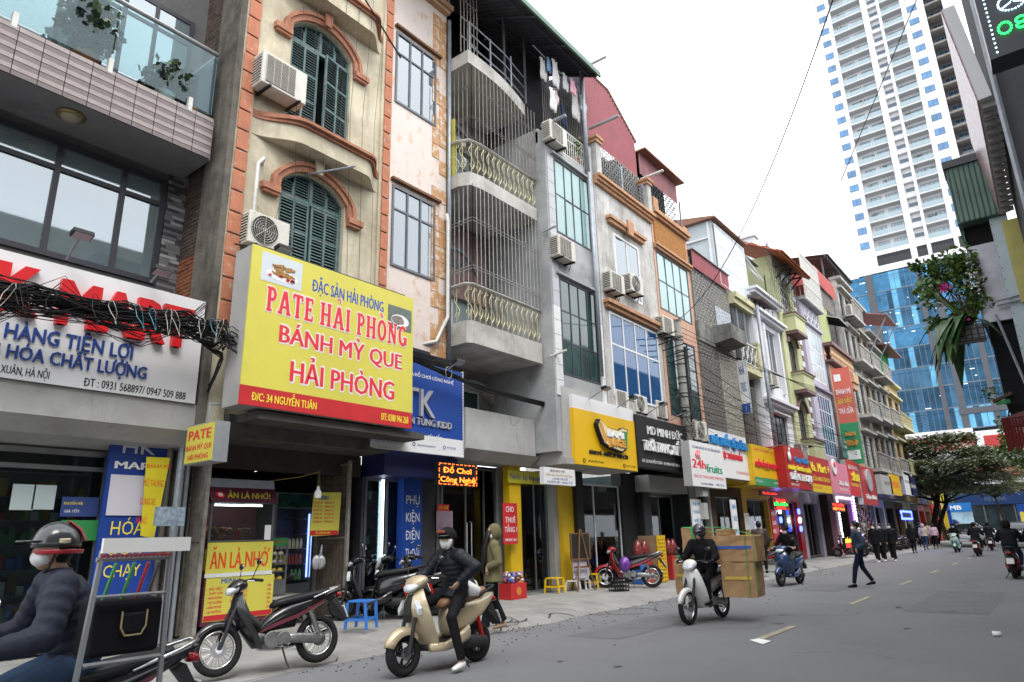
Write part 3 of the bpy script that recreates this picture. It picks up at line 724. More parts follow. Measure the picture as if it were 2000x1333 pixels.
# ------------------------------------------------------------------ air conditioners
ac_w=mat('ac_ivory',(.62,.6,.54),.5,var=.08,scale=4,dirt=.3,dcol=(.3,.26,.2),streak=.3)
ac_dark=mat('ac_grille_dark',(.05,.048,.045),.6,var=.1);ac_fin=mat('ac_fins',(.2,.17,.14),.6,var=.2,scale=20)
def make_ac(name,label,w=.82,h=.56,d=.30,round_=False):
 """front faces +x, origin bottom centre of the back"""
 t=thing(name,label,'air conditioner',(0,0,0))
 MB().box(0,d,-w/2,w/2,0,h).build('casing',ac_w,t,bevel=.02)
 if round_:
  mb=MB();cy=-w*.12;
  MB().cyl((d+.001,cy,h/2),(d+.012,cy,h/2),h*.43,24).build('fan_opening',ac_dark,t)
  for k in range(1,7):mb.torus((d+.02,cy,h/2),h*.43*k/6,.004,'x',24,4)
  for k in range(8):
   a=k*PI/4;mb.cyl((d+.02,cy,h/2),(d+.02,cy+h*.43*math.cos(a),h/2+h*.43*math.sin(a)),.004,4)
  mb.build('fan_guard',ac_w,t,kind='stuff',fix=False)
 else:
  MB().box(d+.001,d+.008,-w*.42,w*.22,h*.08,h*.92).build('fan_opening',ac_fin,t)
  mb=MB()
  for k in range(18):mb.box(d+.009,d+.016,-w*.42,w*.22,h*(.1+.045*k),h*(.1+.045*k)+.006)
  for k in range(5):mb.box(d+.01,d+.018,-w*.42+k*w*.16-.003,-w*.42+k*w*.16+.003,h*.08,h*.92)
  mb.build('fan_guard',ac_w,t,kind='stuff',fix=False)
 MB().box(.03,d-.05,-w/2-.004,-w/2-.001,h*.1,h*.9).build('side_opening',ac_dark,t)
 mb=MB()
 for k in range(9):mb.box(.03,d-.05,-w/2-.018,-w/2-.005,h*(.1+.09*k),h*(.1+.09*k)+.018)
 mb.build('side_louvres',ac_w,t,kind='stuff',fix=False)
 MB().box(-.1,d+.05,-w*.35,-w*.35+.04,-.045,-.002).box(-.1,d+.05,w*.35-.04,w*.35,-.045,-.002).build('bracket',black_met,t)
 MB().tube([(.1,w/2+.01,.12),(.1,w/2+.08,.1),(-.02,w/2+.1,-.15)],.018,6).build('hose',white_pvc,t)
 return t
ac0=make_ac('air_conditioner','weathered box air conditioner with a brown grille beside the upper teal shutters',.95,.68,.36)
p=(6.03,9.54);ac0.location=(-10.22,p[0]-.02,p[1]+.02)
ac1=make_ac('air_conditioner','old air conditioner with round fan half hidden behind the yellow billboard top',.8,.6,.3,True)
p=(6.00,6.50);ac1.location=(-10.25,p[0],p[1]-.05)
ac2=make_ac('air_conditioner','',.82,.6,.3)
def ac(px,X,label,kind=2,s=1):
 o=dup({1:ac1,2:ac2}[kind],(X-.3*s,px[0],px[1]),0,label,scale=s);o['group']='air conditioners on the facades';return o
 # ------------------------------------------------------------------ yellow billboard
def grad():pass
XY=-9.35
a_=(5.41,6.16);b_=(5.32,3.52);c_=(9.05,6.12);d_=(8.77,3.54)
by0,by1_,bzb,bzt=(a_[0]+b_[0])/2,(c_[0]+d_[0])/2,(b_[1]+d_[1])/2,(a_[1]+c_[1])/2
BBD=thing('billboard','large yellow billboard of the pate shop with red lettering and red bottom band','billboard',(XY,(by0+by1_)/2,bzb))
yel=mat('yellow_vinyl',(.66,.60,.09),.45,var=.05,scale=.8,bump=1,bscale=2.2,streak=.12,dcol=(.48,.42,.1));redv=mat('red_vinyl',(.58,.025,.03),.45,var=.1,scale=1.5,bump=.8,bscale=3)
BW,BH=by1_-by0,bzt-bzb
MB().box(XY-.03,XY,by0,by1_,bzb+BH*.115,bzt).build('vinyl_face',yel,BBD)
MB().box(XY-.03,XY,by0,by1_,bzb,bzb+BH*.115-.0005).build('red_band',redv,BBD)
MB().box(-9.86,XY-.031,by0+.01,by0+.05,bzb,bzt).box(-9.86,XY-.031,by1_-.05,by1_-.01,bzb,bzt).box(-9.86,XY-.031,by0+.05,by1_-.05,bzb,bzb+.03).box(-9.86,XY-.031,by0+.05,by1_-.05,bzt-.05,bzt-.02).build('side_cladding',panel_grey,BBD)
mb=MB()
for k in range(5):
 y=by0+.1+k*(BW-.2)/4;mb.tube([(XY-.05,y,bzt-.03),(-10.1,y,bzt+.25)],.015,5)
mb.tube([(XY-.05,by0+.2,bzt+.02),(XY-.05,by1_-.2,bzt+.02)],.02,6)
mb.build('steel_frame',black_met,BBD,kind='stuff')
def BU(f):return by0+BW*f
def BZ(f):return bzb+BH*f
outl=mat('pink_white_outline',(.78,.72,.68),.45,var=0);blu=mat('royal_blue_letter',(.02,.08,.45),.45,var=0);redb=mat('bright_red_letter',(.72,.03,.05),.45,var=0);yelb=mat('yellow_text',(.85,.72,.05),.45,var=0)
text('ĐẶC SẢN HẢI PHÒNG',BU(.325),BZ(.815),BW*.455,BH*.085,XY+.002,blu,BBD,off=.03)
for off,m_,dx in((.075,outl,.0015),(.03,redb,.004)):
 text('BÁNH MỲ QUE',BU(.165),BZ(.42),BW*.755,BH*.115,XY+dx,m_,BBD,off=off)
 text('HẢI PHÒNG',BU(.235),BZ(.185),BW*.635,BH*.135,XY+dx,m_,BBD,off=off)
text('Đ/C: 34 NGUYỄN TUÂN',BU(.055),BZ(.032),BW*.335,BH*.05,XY+.002,yelb,BBD,off=.03)
text('ĐT: 0388 946 268',BU(.785),BZ(.032),BW*.19,BH*.05,XY+.002,yelb,BBD,off=.03)
# slab-serif letters for the big line
def serif_line(s,u0,z0,W,H,X,m,parent,grow=0,thick=.004):
 g={'P':(.62,[('v',.1,0,1),('h',.1,.52,.56),('h',.1,.56,1),('b',.42,.54,1),('s',.15,0),]),}
 st=.2;sf=.1;mbx=MB()
 def seg(a,b,w):
  dx,dy=b[0]-a[0],b[1]-a[1];L=math.hypot(dx,dy)or 1;nx,ny=-dy/L*w/2,dx/L*w/2
  ex,ey=dx/L*grow,dy/L*grow
  return[(a[0]-ex+nx,a[1]-ey+ny),(b[0]+ex+nx,b[1]+ey+ny),(b[0]+ex-nx,b[1]+ey-ny),(a[0]-ex-nx,a[1]-ey-ny)]
 st2=st+2*grow;sf2=sf+2*grow
 def ell(cx,cy,rx,ry,w,a0=0,a1=2*PI,n=18):
  out=[]
  for i in range(n):
   t0,t1=a0+(a1-a0)*i/n,a0+(a1-a0)*(i+1)/n
   k=lambda t,s_:(cx+(rx+s_*w/2)*math.cos(t),cy+(ry+s_*w/2*.8)*math.sin(t))
   out.append([k(t0,1),k(t1,1),k(t1,-1),k(t0,-1)])
  return out
 def letter(c):
  P=[];w=.7
  if c=='P':w=.66;P+=[seg((.2,0),(.2,1),st2),seg((.06,.04),(.38,.04),sf2),seg((.06,.96),(.35,.96),sf2)]+ell(.32,.72,.22,.235,st2*.82,-PI/2,PI/2,10)+[seg((.2,.95),(.34,.95),sf2),seg((.2,.49),(.34,.49),sf2)]
  elif c=='A':w=.84;P+=[seg((.16,.02),(.4,.98),st2*.85),seg((.68,.02),(.44,.98),st2),seg((.24,.3),(.6,.3),sf2),seg((.02,.04),(.3,.04),sf2),seg((.54,.04),(.82,.04),sf2)]
  elif c=='T':w=.68;P+=[seg((.34,0),(.34,1),st2),seg((.04,.95),(.64,.95),sf2*1.2),seg((.2,.04),(.48,.04),sf2),seg((.06,.76),(.06,.96),sf2),seg((.62,.76),(.62,.96),sf2)]
  elif c=='E':w=.64;P+=[seg((.2,0),(.2,1),st2),seg((.06,.95),(.58,.95),sf2*1.1),seg((.2,.5),(.46,.5),sf2),seg((.06,.05),(.6,.05),sf2*1.1),seg((.57,.05),(.57,.25),sf2),seg((.55,.77),(.55,.95),sf2),seg((.45,.4),(.45,.6),sf2)]
  elif c=='H':w=.84;P+=[seg((.2,0),(.2,1),st2),seg((.64,0),(.64,1),st2),seg((.2,.5),(.64,.5),sf2)]+[seg((a-.15,b),(a+.15,b),sf2)for a in(.2,.64)for b in(.04,.96)]
  elif c=='I':w=.4;P+=[seg((.2,0),(.2,1),st2),seg((.05,.04),(.35,.04),sf2),seg((.05,.96),(.35,.96),sf2)]
  elif c=='O':w=.76;P+=ell(.38,.5,.26,.43,st2)
  elif c=='N':w=.84;P+=[seg((.19,0),(.19,1),sf2*1.3),seg((.65,0),(.65,1),sf2*1.3),seg((.2,.95),(.64,.06),st2)]+[seg((.04,.04),(.34,.04),sf2),seg((.02,.96),(.26,.96),sf2),seg((.52,.96),(.8,.96),sf2)]
  elif c=='G':w=.8;P+=ell(.4,.5,.27,.43,st2,.75,2*PI-.35,18)+[seg((.46,.4),(.76,.4),sf2),seg((.66,.08),(.66,.42),st2*.9)]
  elif c==' ':w=.3
  return w,P
 acc={'HẢI':0}
 toks=list(s);ws=0;glyphs=[]
 for c in toks:
  if c=='?':glyphs[-1][2].append('hook');continue
  if c=='`':glyphs[-1][2].append('grave');continue
  w,P=letter(c);glyphs.append([ws,P,[],w]);ws+=w+.06
 k=W/ws;cnt_=[0]
 def pz():
  cnt_[0]+=1;return(cnt_[0]%9)*.00012
 for o,P,ac_,w in glyphs:
  for q in P:mbx.prism([(u0+(o+a)*k,z0+b*H)for a,b in q],'x',X,X+thick+pz())
  if 'grave'in ac_:mbx.prism([(u0+(o+a)*k,z0+b*H)for a,b in seg((w*.3,1.32),(w*.6,1.14),.1+2*grow)],'x',X,X+thick+pz())
  if 'hook'in ac_:
   for q in ell(w*.5,1.28,.09,.09,.07+2*grow,-PI/2,PI*.9,8):mbx.prism([(u0+(o+a)*k,z0+b*H)for a,b in q],'x',X,X+thick+pz())
 mbx.build('lettering',m,parent,kind='stuff')
serif_line('PATE HA?I PHO`NG',BU(.085),BZ(.60),BW*.875,BH*.155,XY+.001,outl,BBD,grow=.055,thick=.003)
serif_line('PATE HA?I PHO`NG',BU(.085),BZ(.60),BW*.875,BH*.155,XY+.0045,redb,BBD,grow=0,thick=.003)
# two food photographs printed on the billboard
pic=MB().box(XY+.0005,XY+.004,BU(.05),BU(.265),BZ(.785),BZ(.975)).build('food_photo',mat('photo_ground',(.62,.68,.72),.4,var=.03),BBD,bevel=.0)
bread=mat('fried_bread',(.5,.26,.06),.6,var=.3,scale=25);chili=mat('chili_red',(.6,.03,.02),.4,var=0)
mb=MB().prism([(BU(.16)+.3*math.cos(a*PI/10),BZ(.845)+.09*math.sin(a*PI/10))for a in range(20)],'x',XY+.0042,XY+.006);mb.build('plate_print',whitel,BBD)
mb=MB()
for k in range(16):
 a=ru(-.35,.35);cy,cz=BU(.16)+ru(-.16,.16),BZ(.87)+ru(-.07,.11);L=.09
 mb.prism([(cy-L,cz-.02+a*L),(cy+L,cz-.02-a*L),(cy+L,cz+.02-a*L),(cy-L,cz+.02+a*L)],'x',XY+.0062,XY+.0066+k*.0006)
mb.build('bread_print',bread,BBD,kind='stuff')
mb=MB()
for k in range(9):
 cy,cz=BU(.16)+ru(-.24,.24),BZ(.835)+ru(-.02,.02);mb.prism([(cy+.03*math.cos(a*PI/4),cz+.018*math.sin(a*PI/4))for a in range(8)],'x',XY+.0066,XY+.017)
mb.build('chili_print',chili,BBD,kind='stuff')
MB().box(XY+.0005,XY+.004,BU(.812),BU(.985),BZ(.72),BZ(.895)).build('food_photo',mat('photo_dark_ground',(.16,.2,.18),.4,var=.2,scale=9),BBD)
MB().prism([(BU(.9)+.23*math.cos(a*PI/10),BZ(.79)+.12*math.sin(a*PI/10))for a in range(20)],'x',XY+.0042,XY+.006).build('plate_print',whitel,BBD)
MB().prism([(BU(.885)+.17*math.cos(a*PI/8)*ru(.85,1.1),BZ(.79)+.09*math.sin(a*PI/8)*ru(.85,1.1))for a in range(16)],'x',XY+.0062,XY+.008).build('pate_print',mat('pate_grey',(.36,.3,.27),.6,var=.4,scale=40),BBD)
floodlight(by0+.62,bzt+.05,XY-.3,.15,'black floodlight perched on top of the yellow billboard',.1)
# overhang slab beneath and the lintel
MB().box(-15,-10.05,5.63,9.0,3.15,3.5).build('overhang_slab',mat('dark_concrete',(.12,.115,.105),.9,var=.2,dirt=.5,bump=.6),B)  # dark mottled concrete colour for the slab and beam below the billboard
MB().box(-10.049,XY-.1,5.75,9.35,bzb-.16,bzb-.035).build('sign_base_beam',MATS['dark_concrete'],B)
# small double-sided lightbox PATE
SX=-10.1
# =================================================================== HOUSE C: narrow marbled house
marble=mat('peach_marble_tile',(.66,.57,.52),.45,var=.08,scale=2.6,blotch=(.56,.38,.26),bth=.6,dirt=.1,dcol=(.4,.3,.22))
rust_t=mat('rusty_marble_tile',(.50,.27,.12),.45,var=.15,scale=5,blotch=(.66,.58,.5),bth=.55)
white_wall=mat('weathered_white_wall',(.64,.63,.61),.8,var=.1,scale=1.3,dirt=.75,dcol=(.16,.15,.13),streak=.6,bump=.4)
grey_wall=mat('grey_render',(.42,.425,.43),.8,var=.15,scale=1.2,dirt=.4,dcol=(.16,.16,.155),streak=.25,bump=.4)
winglass=mat('sky_window_glass',(.30,.36,.38),.05,var=.12,scale=.9,spec=1.0)
cyang=mat('cyan_mirror_glass',(.26,.43,.42),.05,var=.15,scale=.5,spec=1.0)
darkg=mat('dark_green_glass',(.035,.085,.085),.05,var=.35,scale=1.1,spec=1.0)
blueg=mat('blue_mirror_glass',(.02,.16,.34),.06,var=.3,scale=1.4,spec=1.0)
XC=-10.3;yC0,yC1=8.96,10.84
Ch=thing('marbled_house','narrow house clad in peach and rust marbled tiles with grey casement windows','house',(XC,9.9,5.5))
cw=[(9.08,10.45,7.2,9.05),(9.08,10.45,10.55,12.45)]
_a=(9.09,10.45,7.18,9.14);_b=(9.07,10.45,11.29,13.25)
cw=[(9.1,_a[1],_a[2]+.02,_a[3]),(9.1,_b[1],_b[2],_b[3])]
wall(Ch,XC,yC0,yC1,5.5,14.95,cw,marble,t=.2)
MB().box(-13,XC-.2,yC0,yC1,5.5,5.7).build('underside',MATS['grey_soffit'],Ch)
MB().box(XC-.6,XC-.55,yC0,yC1,5.5,15).build('room_dark',dark_int,Ch)
it=[]
for k in range(24):
 for c in range(2):
  if rnd()<.8:it.append((XC+.006,yC1-.13-c*.25,5.62+k*.385,.016,.24,.37))
pieces('wall_tile',Ch,rust_t,it)
wgrey=mat('slate_grey_frame',(.11,.12,.14),.4,metal=.2,var=.05)
cg=glass('clear_house_glass',(.2,.24,.26),.16,.5,(.8,.88,.9))
for i,r in enumerate(cw):
 w=window(Ch,XC,r,(.33,.66),(.72,),wgrey,cg,fw=.055,proud=.03,d=.07)
 MB().box(XC-.18,XC-.16,r[0],r[0]+(r[1]-r[0])*.72,r[2],r[3]).build('curtain',curtain_w,w)
 MB().box(XC+.001,XC+.1,r[0]-.05,r[1]+.15,r[3]+.1,r[3]+.16).build('lintel',mat('rusty_lintel',(.22,.12,.07),.7,var=.2),Ch)
 mb=MB()
 for k in range(9):mb.box(XC-.12,XC-.105,r[1]-.42,r[1]-.03,r[2]+.1+k*.17,r[2]+.11+k*.17)
 for k in range(3):mb.box(XC-.12,XC-.105,r[1]-.4+k*.15,r[1]-.39+k*.15,r[2]+.05,r[3]-.5)
 mb.build('inner_grille',wgrey,w,kind='stuff')
MB().box(XC-.2,XC+.22,yC0,yC1+.05,14.95,15.1).box(XC-.2,XC+.14,yC0,yC1,14.85,14.949).build('cornice',mat('tan_cornice',(.5,.33,.2),.7,var=.15),Ch)
bars(Ch,XC+.1,yC0,yC1,15.1,16.2,.11,.012,galv,hz=(15.2,16.15),name='roof_railing')
MB().tube([(XC+.08,yC1+.03,14.7),(XC+.08,yC1+.03,5.4)],.05,10).build('drain_pipe',galv,label='long grey drain pipe running down the seam after the marbled house',cat='pipe',smooth=True)
MB().tube([(XC+.1,yC1-.08,9.0),(XC+.14,yC1-.08,8.8),(XC+.14,yC1-.08,6.4),(XC+.1,yC1-.4,5.75),(XC-.2,yC1-1.1,5.5)],.045,8).build('drain_pipe',white_pvc,label='stained white waste pipe bending under the marbled house',cat='pipe',smooth=True)
# =================================================================== HOUSE D: caged balconies
XD=-9.6;XDB=-11.4;yD0,yD1=11.0,13.68
D=thing('balcony_house','house with caged stacked balconies under a green edged tin roof','house',(XD,12.3,3.3))
pinkw=mat('dull_pink_wall',(.36,.25,.24),.8,var=.12,dirt=.2);yelw=mat('acid_yellow_wall',(.45,.43,.08),.7,var=.1)
pale_c=mat('stained_white_concrete',(.52,.51,.48),.85,var=.12,scale=1.8,dirt=.6,dcol=(.16,.14,.12),streak=.3,bump=.7)
zs=[(13.64,5.87)[1],(13.48,10.06)[1],(13.43,13.40)[1]]
lev=[(5.72,6.25),(9.72,10.08),(13.12,13.5)]
wall(D,XDB,yC1+.06,yD1+.02,3.4,17.2,[(11.5,13.1,6.4,8.3),(11.3,13.1,10.2,12.1),(11.3,13.3,3.6,5.2),(11.2,13.4,13.6,16)],mat('mouldy_wall',(.30,.28,.26),.85,var=.15,dirt=.5,streak=.3),t=.2)
MB().box(XDB-1,XDB-.9,10.9,13.7,3.4,17).build('room_dark',dark_int,D)
MB().box(XDB+.001,XDB+.05,10.95,13.6,7.6,9.6).build('pink_panel',pinkw,D)
MB().box(XDB+.001,XDB+.05,10.95,12.0,10.1,12.1).box(XDB+.05,XD-.5,yC1+.08,yC1+.12,10.1,11.7).build('yellow_panel',yelw,D)
MB().box(XDB+.001,XDB+.2,10.95,12.6,12.1,12.3).build('lintel',pale_c,D)
for r in((11.5,13.1,6.4,8.3),(11.3,13.1,10.2,12.1)):
 window(D,XDB,r,(.5,),(.75,),wgrey if r[2]>9 else white_alu,winglass,fw=.06)
 o=arc((r[0]+r[1])/2,r[3]+.1,.8,.5,14)
 mb=MB().band(o,[(a,b+.09)for a,b in o],'x',XDB+.052,XDB+.12)
 for k in range(1,14):mb.tube([(XDB+.08,(r[0]+r[1])/2,r[3]+.12),(XDB+.08,*o[k])],.012,4)
 for k in range(3):mb.torus((XDB+.08,(r[0]+r[1])/2-.35+.35*k,r[3]+.3),.1,.01,'x',12,4)
 mb.build('fanlight_grille',galv,D,kind='stuff')
 # ground level arch
o=arc(13.0,4.0,1.25,1.2,18);o2=arc(13.0,4.0,1.5,1.45,18)
MB().band(o,o2,'x',XDB+.001,XDB+.12).build('arch_moulding',pale_c,D)
window(D,XDB,(11.3,13.3,3.5,5.2),(.33,.66),(),white_alu,darkg,fw=.06,proud=-.02)
balg=mat('cream_iron',(.58,.55,.33),.55,var=.15,scale=12,dirt=.25,dcol=(.3,.25,.15));rail=mat('rusty_grille',(.33,.30,.28),.6,var=.25,scale=12)
for li,(z0,z1)in enumerate(lev):
 ch=.42
 pl=[(XDB,yD0-.1),(XD-ch,yD0-.1),(XD,yD0+ch),(XD,yD1),(XDB,yD1)]
 if li==0:pl=[(XDB,yD0-.12),(XD-.1,yD0-.12),(XD,yD0+.02),(XD,yD0+.2),(XD-.0,yD1),(XDB,yD1)]
 if li==2:pl=[(XDB,yD0-.1),(XD,yD0-.1)]+[(XD+.05*math.sin(PI*k/8)-.28*(k/8)**2,yD0-.1+(yD1-yD0+.1)*k/8)for k in range(1,9)]+[(XDB,yD1)]
 if li==1:pl=[(XDB,yD0-.1),(XD-.35,yD0-.1),(XD-.08,yD0+.02),(XD,yD0+.4),(XD,yD1),(XDB,yD1)]
 s=MB().prism(pl,'z',z0,z1).build('balcony_slab',pale_c,D)
 edge=pl[1:-1]
 if li<2:
 # wrought iron balustrade: posts with S scrolls
  zb,zt=z1+.04,z1+.88
  mb=MB();mb.tube([(x-.05,y+(.05 if k==0 else 0),zb+.03)for k,(x,y)in enumerate(edge)],.012,5)
  path=[]
  for(xa,ya),(xb,yb_)in zip(edge,edge[1:]):
   L=math.hypot(xb-xa,yb_-ya);n=max(1,round(L/.21))
   for k in range(n):path.append((xa+(xb-xa)*(k+.5)/n-.05,ya+(yb_-ya)*(k+.5)/n,(xb-xa)/L,(yb_-ya)/L))
  n=4
  for k in range(n):path.append((XD-.35-.25*k-.1,yD0-.06,1,0))
  g=MB()
  for(x,y,dx,dy)in path:
   g.box(x-.007,x+.007,y-.007,y+.007,zb,zt)
   pts=[]
   for t in range(15):
    q=t/14;w_=.085*math.sin(q*2*PI);zz_=zb+.06+.68*q;pts.append((x+dx*w_+.012,y+dy*w_,zz_))
   g.tube(pts,.011,4)
   g.tube([(x+dx*.05*math.cos(t)+.012,y+dy*.05*math.cos(t),zb+.17+.06*math.sin(t))for t in[k*PI/4 for k in range(8)]],.009,4,closed=True)
   g.tube([(x+dx*(.04+.035*math.cos(t))+.012,y+dy*(.04+.035*math.cos(t)),zt-.1+.04*math.sin(t))for t in[k*PI/4 for k in range(8)]],.008,4,closed=True)
  g.build('wrought_balustrade',balg,s,kind='stuff',fix=False)
  MB().tube([(XDB,yD0-.06,zt+.02)]+[(x-.05,y+.03,zt+.02)for x,y in edge],.055,6,flat=.7).build('handrail',pale_c,s)
  # cage bars above the balustrade up to the next slab
 if li<2:
  zt2=lev[li+1][0]-.01;zlo=z1+(.92 if li==0 else.92)
  cage=MB();hzs=[zlo+.35,zlo+.42,zt2-.9,zt2-.98]if li==0 else[zlo+.55,zlo+.62,zt2-.6,zt2-.66]
  seg_=[((XDB+.1,yD0-.02),(XD+.03,yD0-.02)),((XD+.03,yD0-.02),(XD+.03,yD1))]
  for(xa,ya),(xb,yb_)in seg_:
   L=math.hypot(xb-xa,yb_-ya);n=round(L/.15)
   for k in range(n+1):
    x,y=xa+(xb-xa)*k/n,ya+(yb_-ya)*k/n;cage.box(x-.006,x+.006,y-.006,y+.006,zlo,zt2)
   for hz_ in hzs:cage.tube([(xa,ya,hz_),(xb,yb_,hz_)],.012,4)
  cage.build('cage_bars',rail if li else mat('silver_grille',(.45,.45,.43),.5,var=.2,scale=12),s,kind='stuff',fix=False)
  # top terrace: corner railing, washing cage and roof
mb=MB()
for z in(13.75,14.1,14.45):mb.tube([(XD-.05,yD0+.05,z),(XD-.1,12.5,z),(XD-.3,yD1,z)],.02,6)
for y in(11.05,11.9,12.8):mb.tube([(XD-.08,y,13.5),(XD-.08,y,14.5)],.022,6)
mb.build('terrace_railing',galv,D,kind='stuff')
bars(D,XD-.2,yD0-.15,yD0+.5,13.5,16.8,.12,.01,rail,hz=(14,14.6,15.2,15.8),name='rusty_mesh')
roof_dark=mat('underside_sheet',(.09,.09,.1),.7,var=.1);greenr=mat('green_roof_edge',(.10,.19,.13),.5,var=.1)
def corrugated(parent,pts_fn,u0,u1,v,m,pitch=.15,amp=.022,name='roof_sheet',kind=None):
 """corrugated sheet: pts_fn(u, s) -> point, u along the waves, s in 0..1 across; v ignored"""
 n=max(4,int(abs(u1-u0)/pitch)*4);rows=[]
 for s_ in(0,1):
  rows.append([pts_fn(u0+(u1-u0)*i/n,s_,amp*(1 if i%4 in(1,2)else-1))for i in range(n+1)])
 return MB().rings(rows,close=False,caps=False).build(name,m,parent,fix=False,kind=kind)
rt0,rt1=(16.39,15.77),(12.14,15.52)
corrugated(D,lambda u,s_,a:(-12.6+3.9*s_,u,17.3-1.95*s_+a),8.5,16.1,None,roof_dark,pitch=.16)
MB().box(-8.72,-8.66,8.5,16.12,15.28,15.44).build('roof_fascia',greenr,D)
mb=MB()
for y in(11.2,12.7,14.2,16.0):mb.tube([(-11.6,y,16.75),(-8.75,y,15.27)],.035,5)
for x,z in((-9.0,15.4),(-10.2,16.0),(-11.2,16.5)):mb.tube([(x,8.6,z),(x,16.05,z)],.03,5)
for y in(12.6,13.55):mb.tube([(-9.75,y,13.4),(-9.75,y,15.8)],.035,6)
mb.build('roof_frame',mat('dark_steel',(.07,.07,.08),.6),D)
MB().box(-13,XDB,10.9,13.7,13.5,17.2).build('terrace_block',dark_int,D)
# =================================================================== HOUSE E: grey house with mirror windows
XE=-9.3;yE0,yE1=13.75,16.3
_e1=(14.12,15.86,9.48,11.77);_e2=(14.17,15.91,5.49,8.16)
E_=thing('grey_glazed_house','grey rendered house with tall pale mirror glass windows and an air conditioner below each','house',(XE,15,3.5))
_e1=(14.16,16.0,_e1[2],_e1[3]);_e2=(14.16,16.0,_e2[2],_e2[3])
wall(E_,XE,yE0,yE1,3.5,12.15,[_e1,_e2],grey_wall,t=.22)
MB().box(-12.5,XE-.221,yE0,yE0+.15,3.5,12.6).build('side_wall',grey_wall,E_)
MB().box(XE-.4,XE-.35,yE0+.2,yE1,3.5,12).build('room_dark',dark_int,E_)
window(E_,XE,_e1,(.26,.5,.75),(.52,),dark_alu,cyang,fw=.05,proud=.01,vary=.012)
window(E_,XE,_e2,(.25,.5,.75),(.33,.66),dark_alu,darkg,fw=.05,proud=.01,vary=.012)
it=[]
for k in range(17):
 it+=[(XE+.012,yE0+.21,5.1+k*.40,.03,.30,.388),(XE+.012,yE1-.14,5.1+k*.40,.03,.2,.388)]
pieces('wall_tile',E_,mat('pale_grey_tile',(.42,.43,.46),.4,var=.06),it[12:]);pieces('wall_tile',E_,mat('white_tile',(.66,.66,.66),.35,var=.06),it[:12])
for z in(_e2[3]+.05,_e1[3]+.06):MB().box(XE+.001,XE+.1,14.0,yE1-.2,z,z+.07).build('ledge',grey_wall,E_)
MB().box(XE-.3,XE+.03,yE0,yE0+.42,12.15,12.5).box(XE-.25,XE,yE1-.3,yE1,12.15,13.1).build('parapet_post',grey_wall,E_)
mb=MB()
ra=(15.02,12.86)
for k in range(12):
 y=14.75+k*.115;mb.box(XE-.05,XE-.03,y,y+.02,12.15,13.0)
for z in(12.2,12.75,13.0):mb.box(XE-.055,XE-.025,14.7,16.1,z,z+.03)
for k in range(6):mb.torus((XE-.04,14.85+k*.22,12.5),.07,.008,'x',10,4)
mb.build('iron_balustrade',white_pvc,E_,kind='stuff')
bars(E_,XE-.3,14.2,yE1,12.15,15.5,.1,.006,rail,hz=(13.0,14.4),name='washing_cage')
MB().box(-13,XE-1.4,13.8,yE1,12.15,16.6).build('terrace_block',MATS['underside_sheet'],E_)
potted('potted_plant','leafy green potted plant on the grey house terrace',(XE-.15,15.55,12.16),terracotta,.13,.25,.25,.4,260,.09,leafm2)
ac((14.05,12.05),-9.0,'air conditioner high on the grey house, under the hanging washing')
ac((14.18,8.60),-9.0,'air conditioner on the grey house between its two tall windows')
# washing
for i,(px,top,hh,ww,c,nm)in enumerate([((13.9),13.9,.75,.28,(.6,.58,.55),'cream patterned blouse'),(14.1,14.0,.5,.2,(.2,.35,.6),'light blue cloth'),(14.3,14.0,.95,.3,(.62,.6,.6),'white dotted dress'),(14.5,13.2,.5,.25,(.75,.6,.62),'pale pink shorts'),(14.95,13.95,.6,.26,(.6,.62,.62),'white vest'),(15.25,13.9,.55,.28,(.75,.42,.48),'pink shirt'),(15.6,13.75,1.05,.42,(.55,.54,.53),'long grey shirt'),(15.95,13.7,.55,.3,(.6,.68,.72),'white and blue striped towel'),(14.1,12.9,.75,.3,(.68,.68,.68),'white trousers'),(14.9,12.9,.8,.25,(.03,.04,.08),'navy leggings')]):
 x=XE-.05+(i%3)*.08;rows=[]
 for j in range(7):
  t=j/6;rows.append([(x+.03*math.sin(k*2.1+j)+.02*t,px-ww/2*(1-.12*math.sin(t*3))+ww*k/8,top+1.05-hh*t-.02*math.cos(k))for k in range(9)])
 o=MB().rings(rows,close=False,caps=False).build('hanging_garment',mat('cloth_%s'%nm.replace(' ','_'),c,.9,var=.15,scale=18),smooth=True,label=nm+' hung to dry under the green edged roof',cat='laundry',group='washing under the tin roof');s_=o.modifiers.new('solid','SOLIDIFY');s_.thickness=.01
MB().tube([(XE-.02,13.4,15.08),(XE+.02,16.2,14.8)],.015,5).build('washing_line',galv,label='metal pole carrying the hung washing',cat='pole')
# =================================================================== HOUSE F: white house with blue windows and orange mouldings
tan=mat('tan_moulding',(.52,.29,.17),.7,var=.15,scale=6,dirt=.3,dcol=(.3,.2,.14))
XF=-9.3;yF0,yF1=16.35,20.15
F_=thing('white_blue_window_house','white peeling house with orange mouldings and a big bright blue window','house',(XF,18.2,3.5))
_f1=(16.78,19.63,5.45,7.95);_f2=(17.44,18.81,9.20,10.62);_f0=(16.65,11.82);_f3=(19.85,11.48)
_f1=(16.7,19.85,5.3,7.85);_f2=(17.35,19.0,8.6,10.6)
wall(F_,XF,yF0,yF1,3.5,11.9,[_f1,_f2],white_wall,t=.22)
MB().box(XF-.5,XF-.45,yF0,yF1,3.5,12).build('room_dark',dark_int,F_)
bg_=glass('blue_film_glass',(.01,.15,.45),.03,.6,(.35,.7,1))
w=window(F_,XF,_f1,(.25,.5,.75),(.62,),white_alu,bg_,fw=.07,proud=.02)
rows=[]
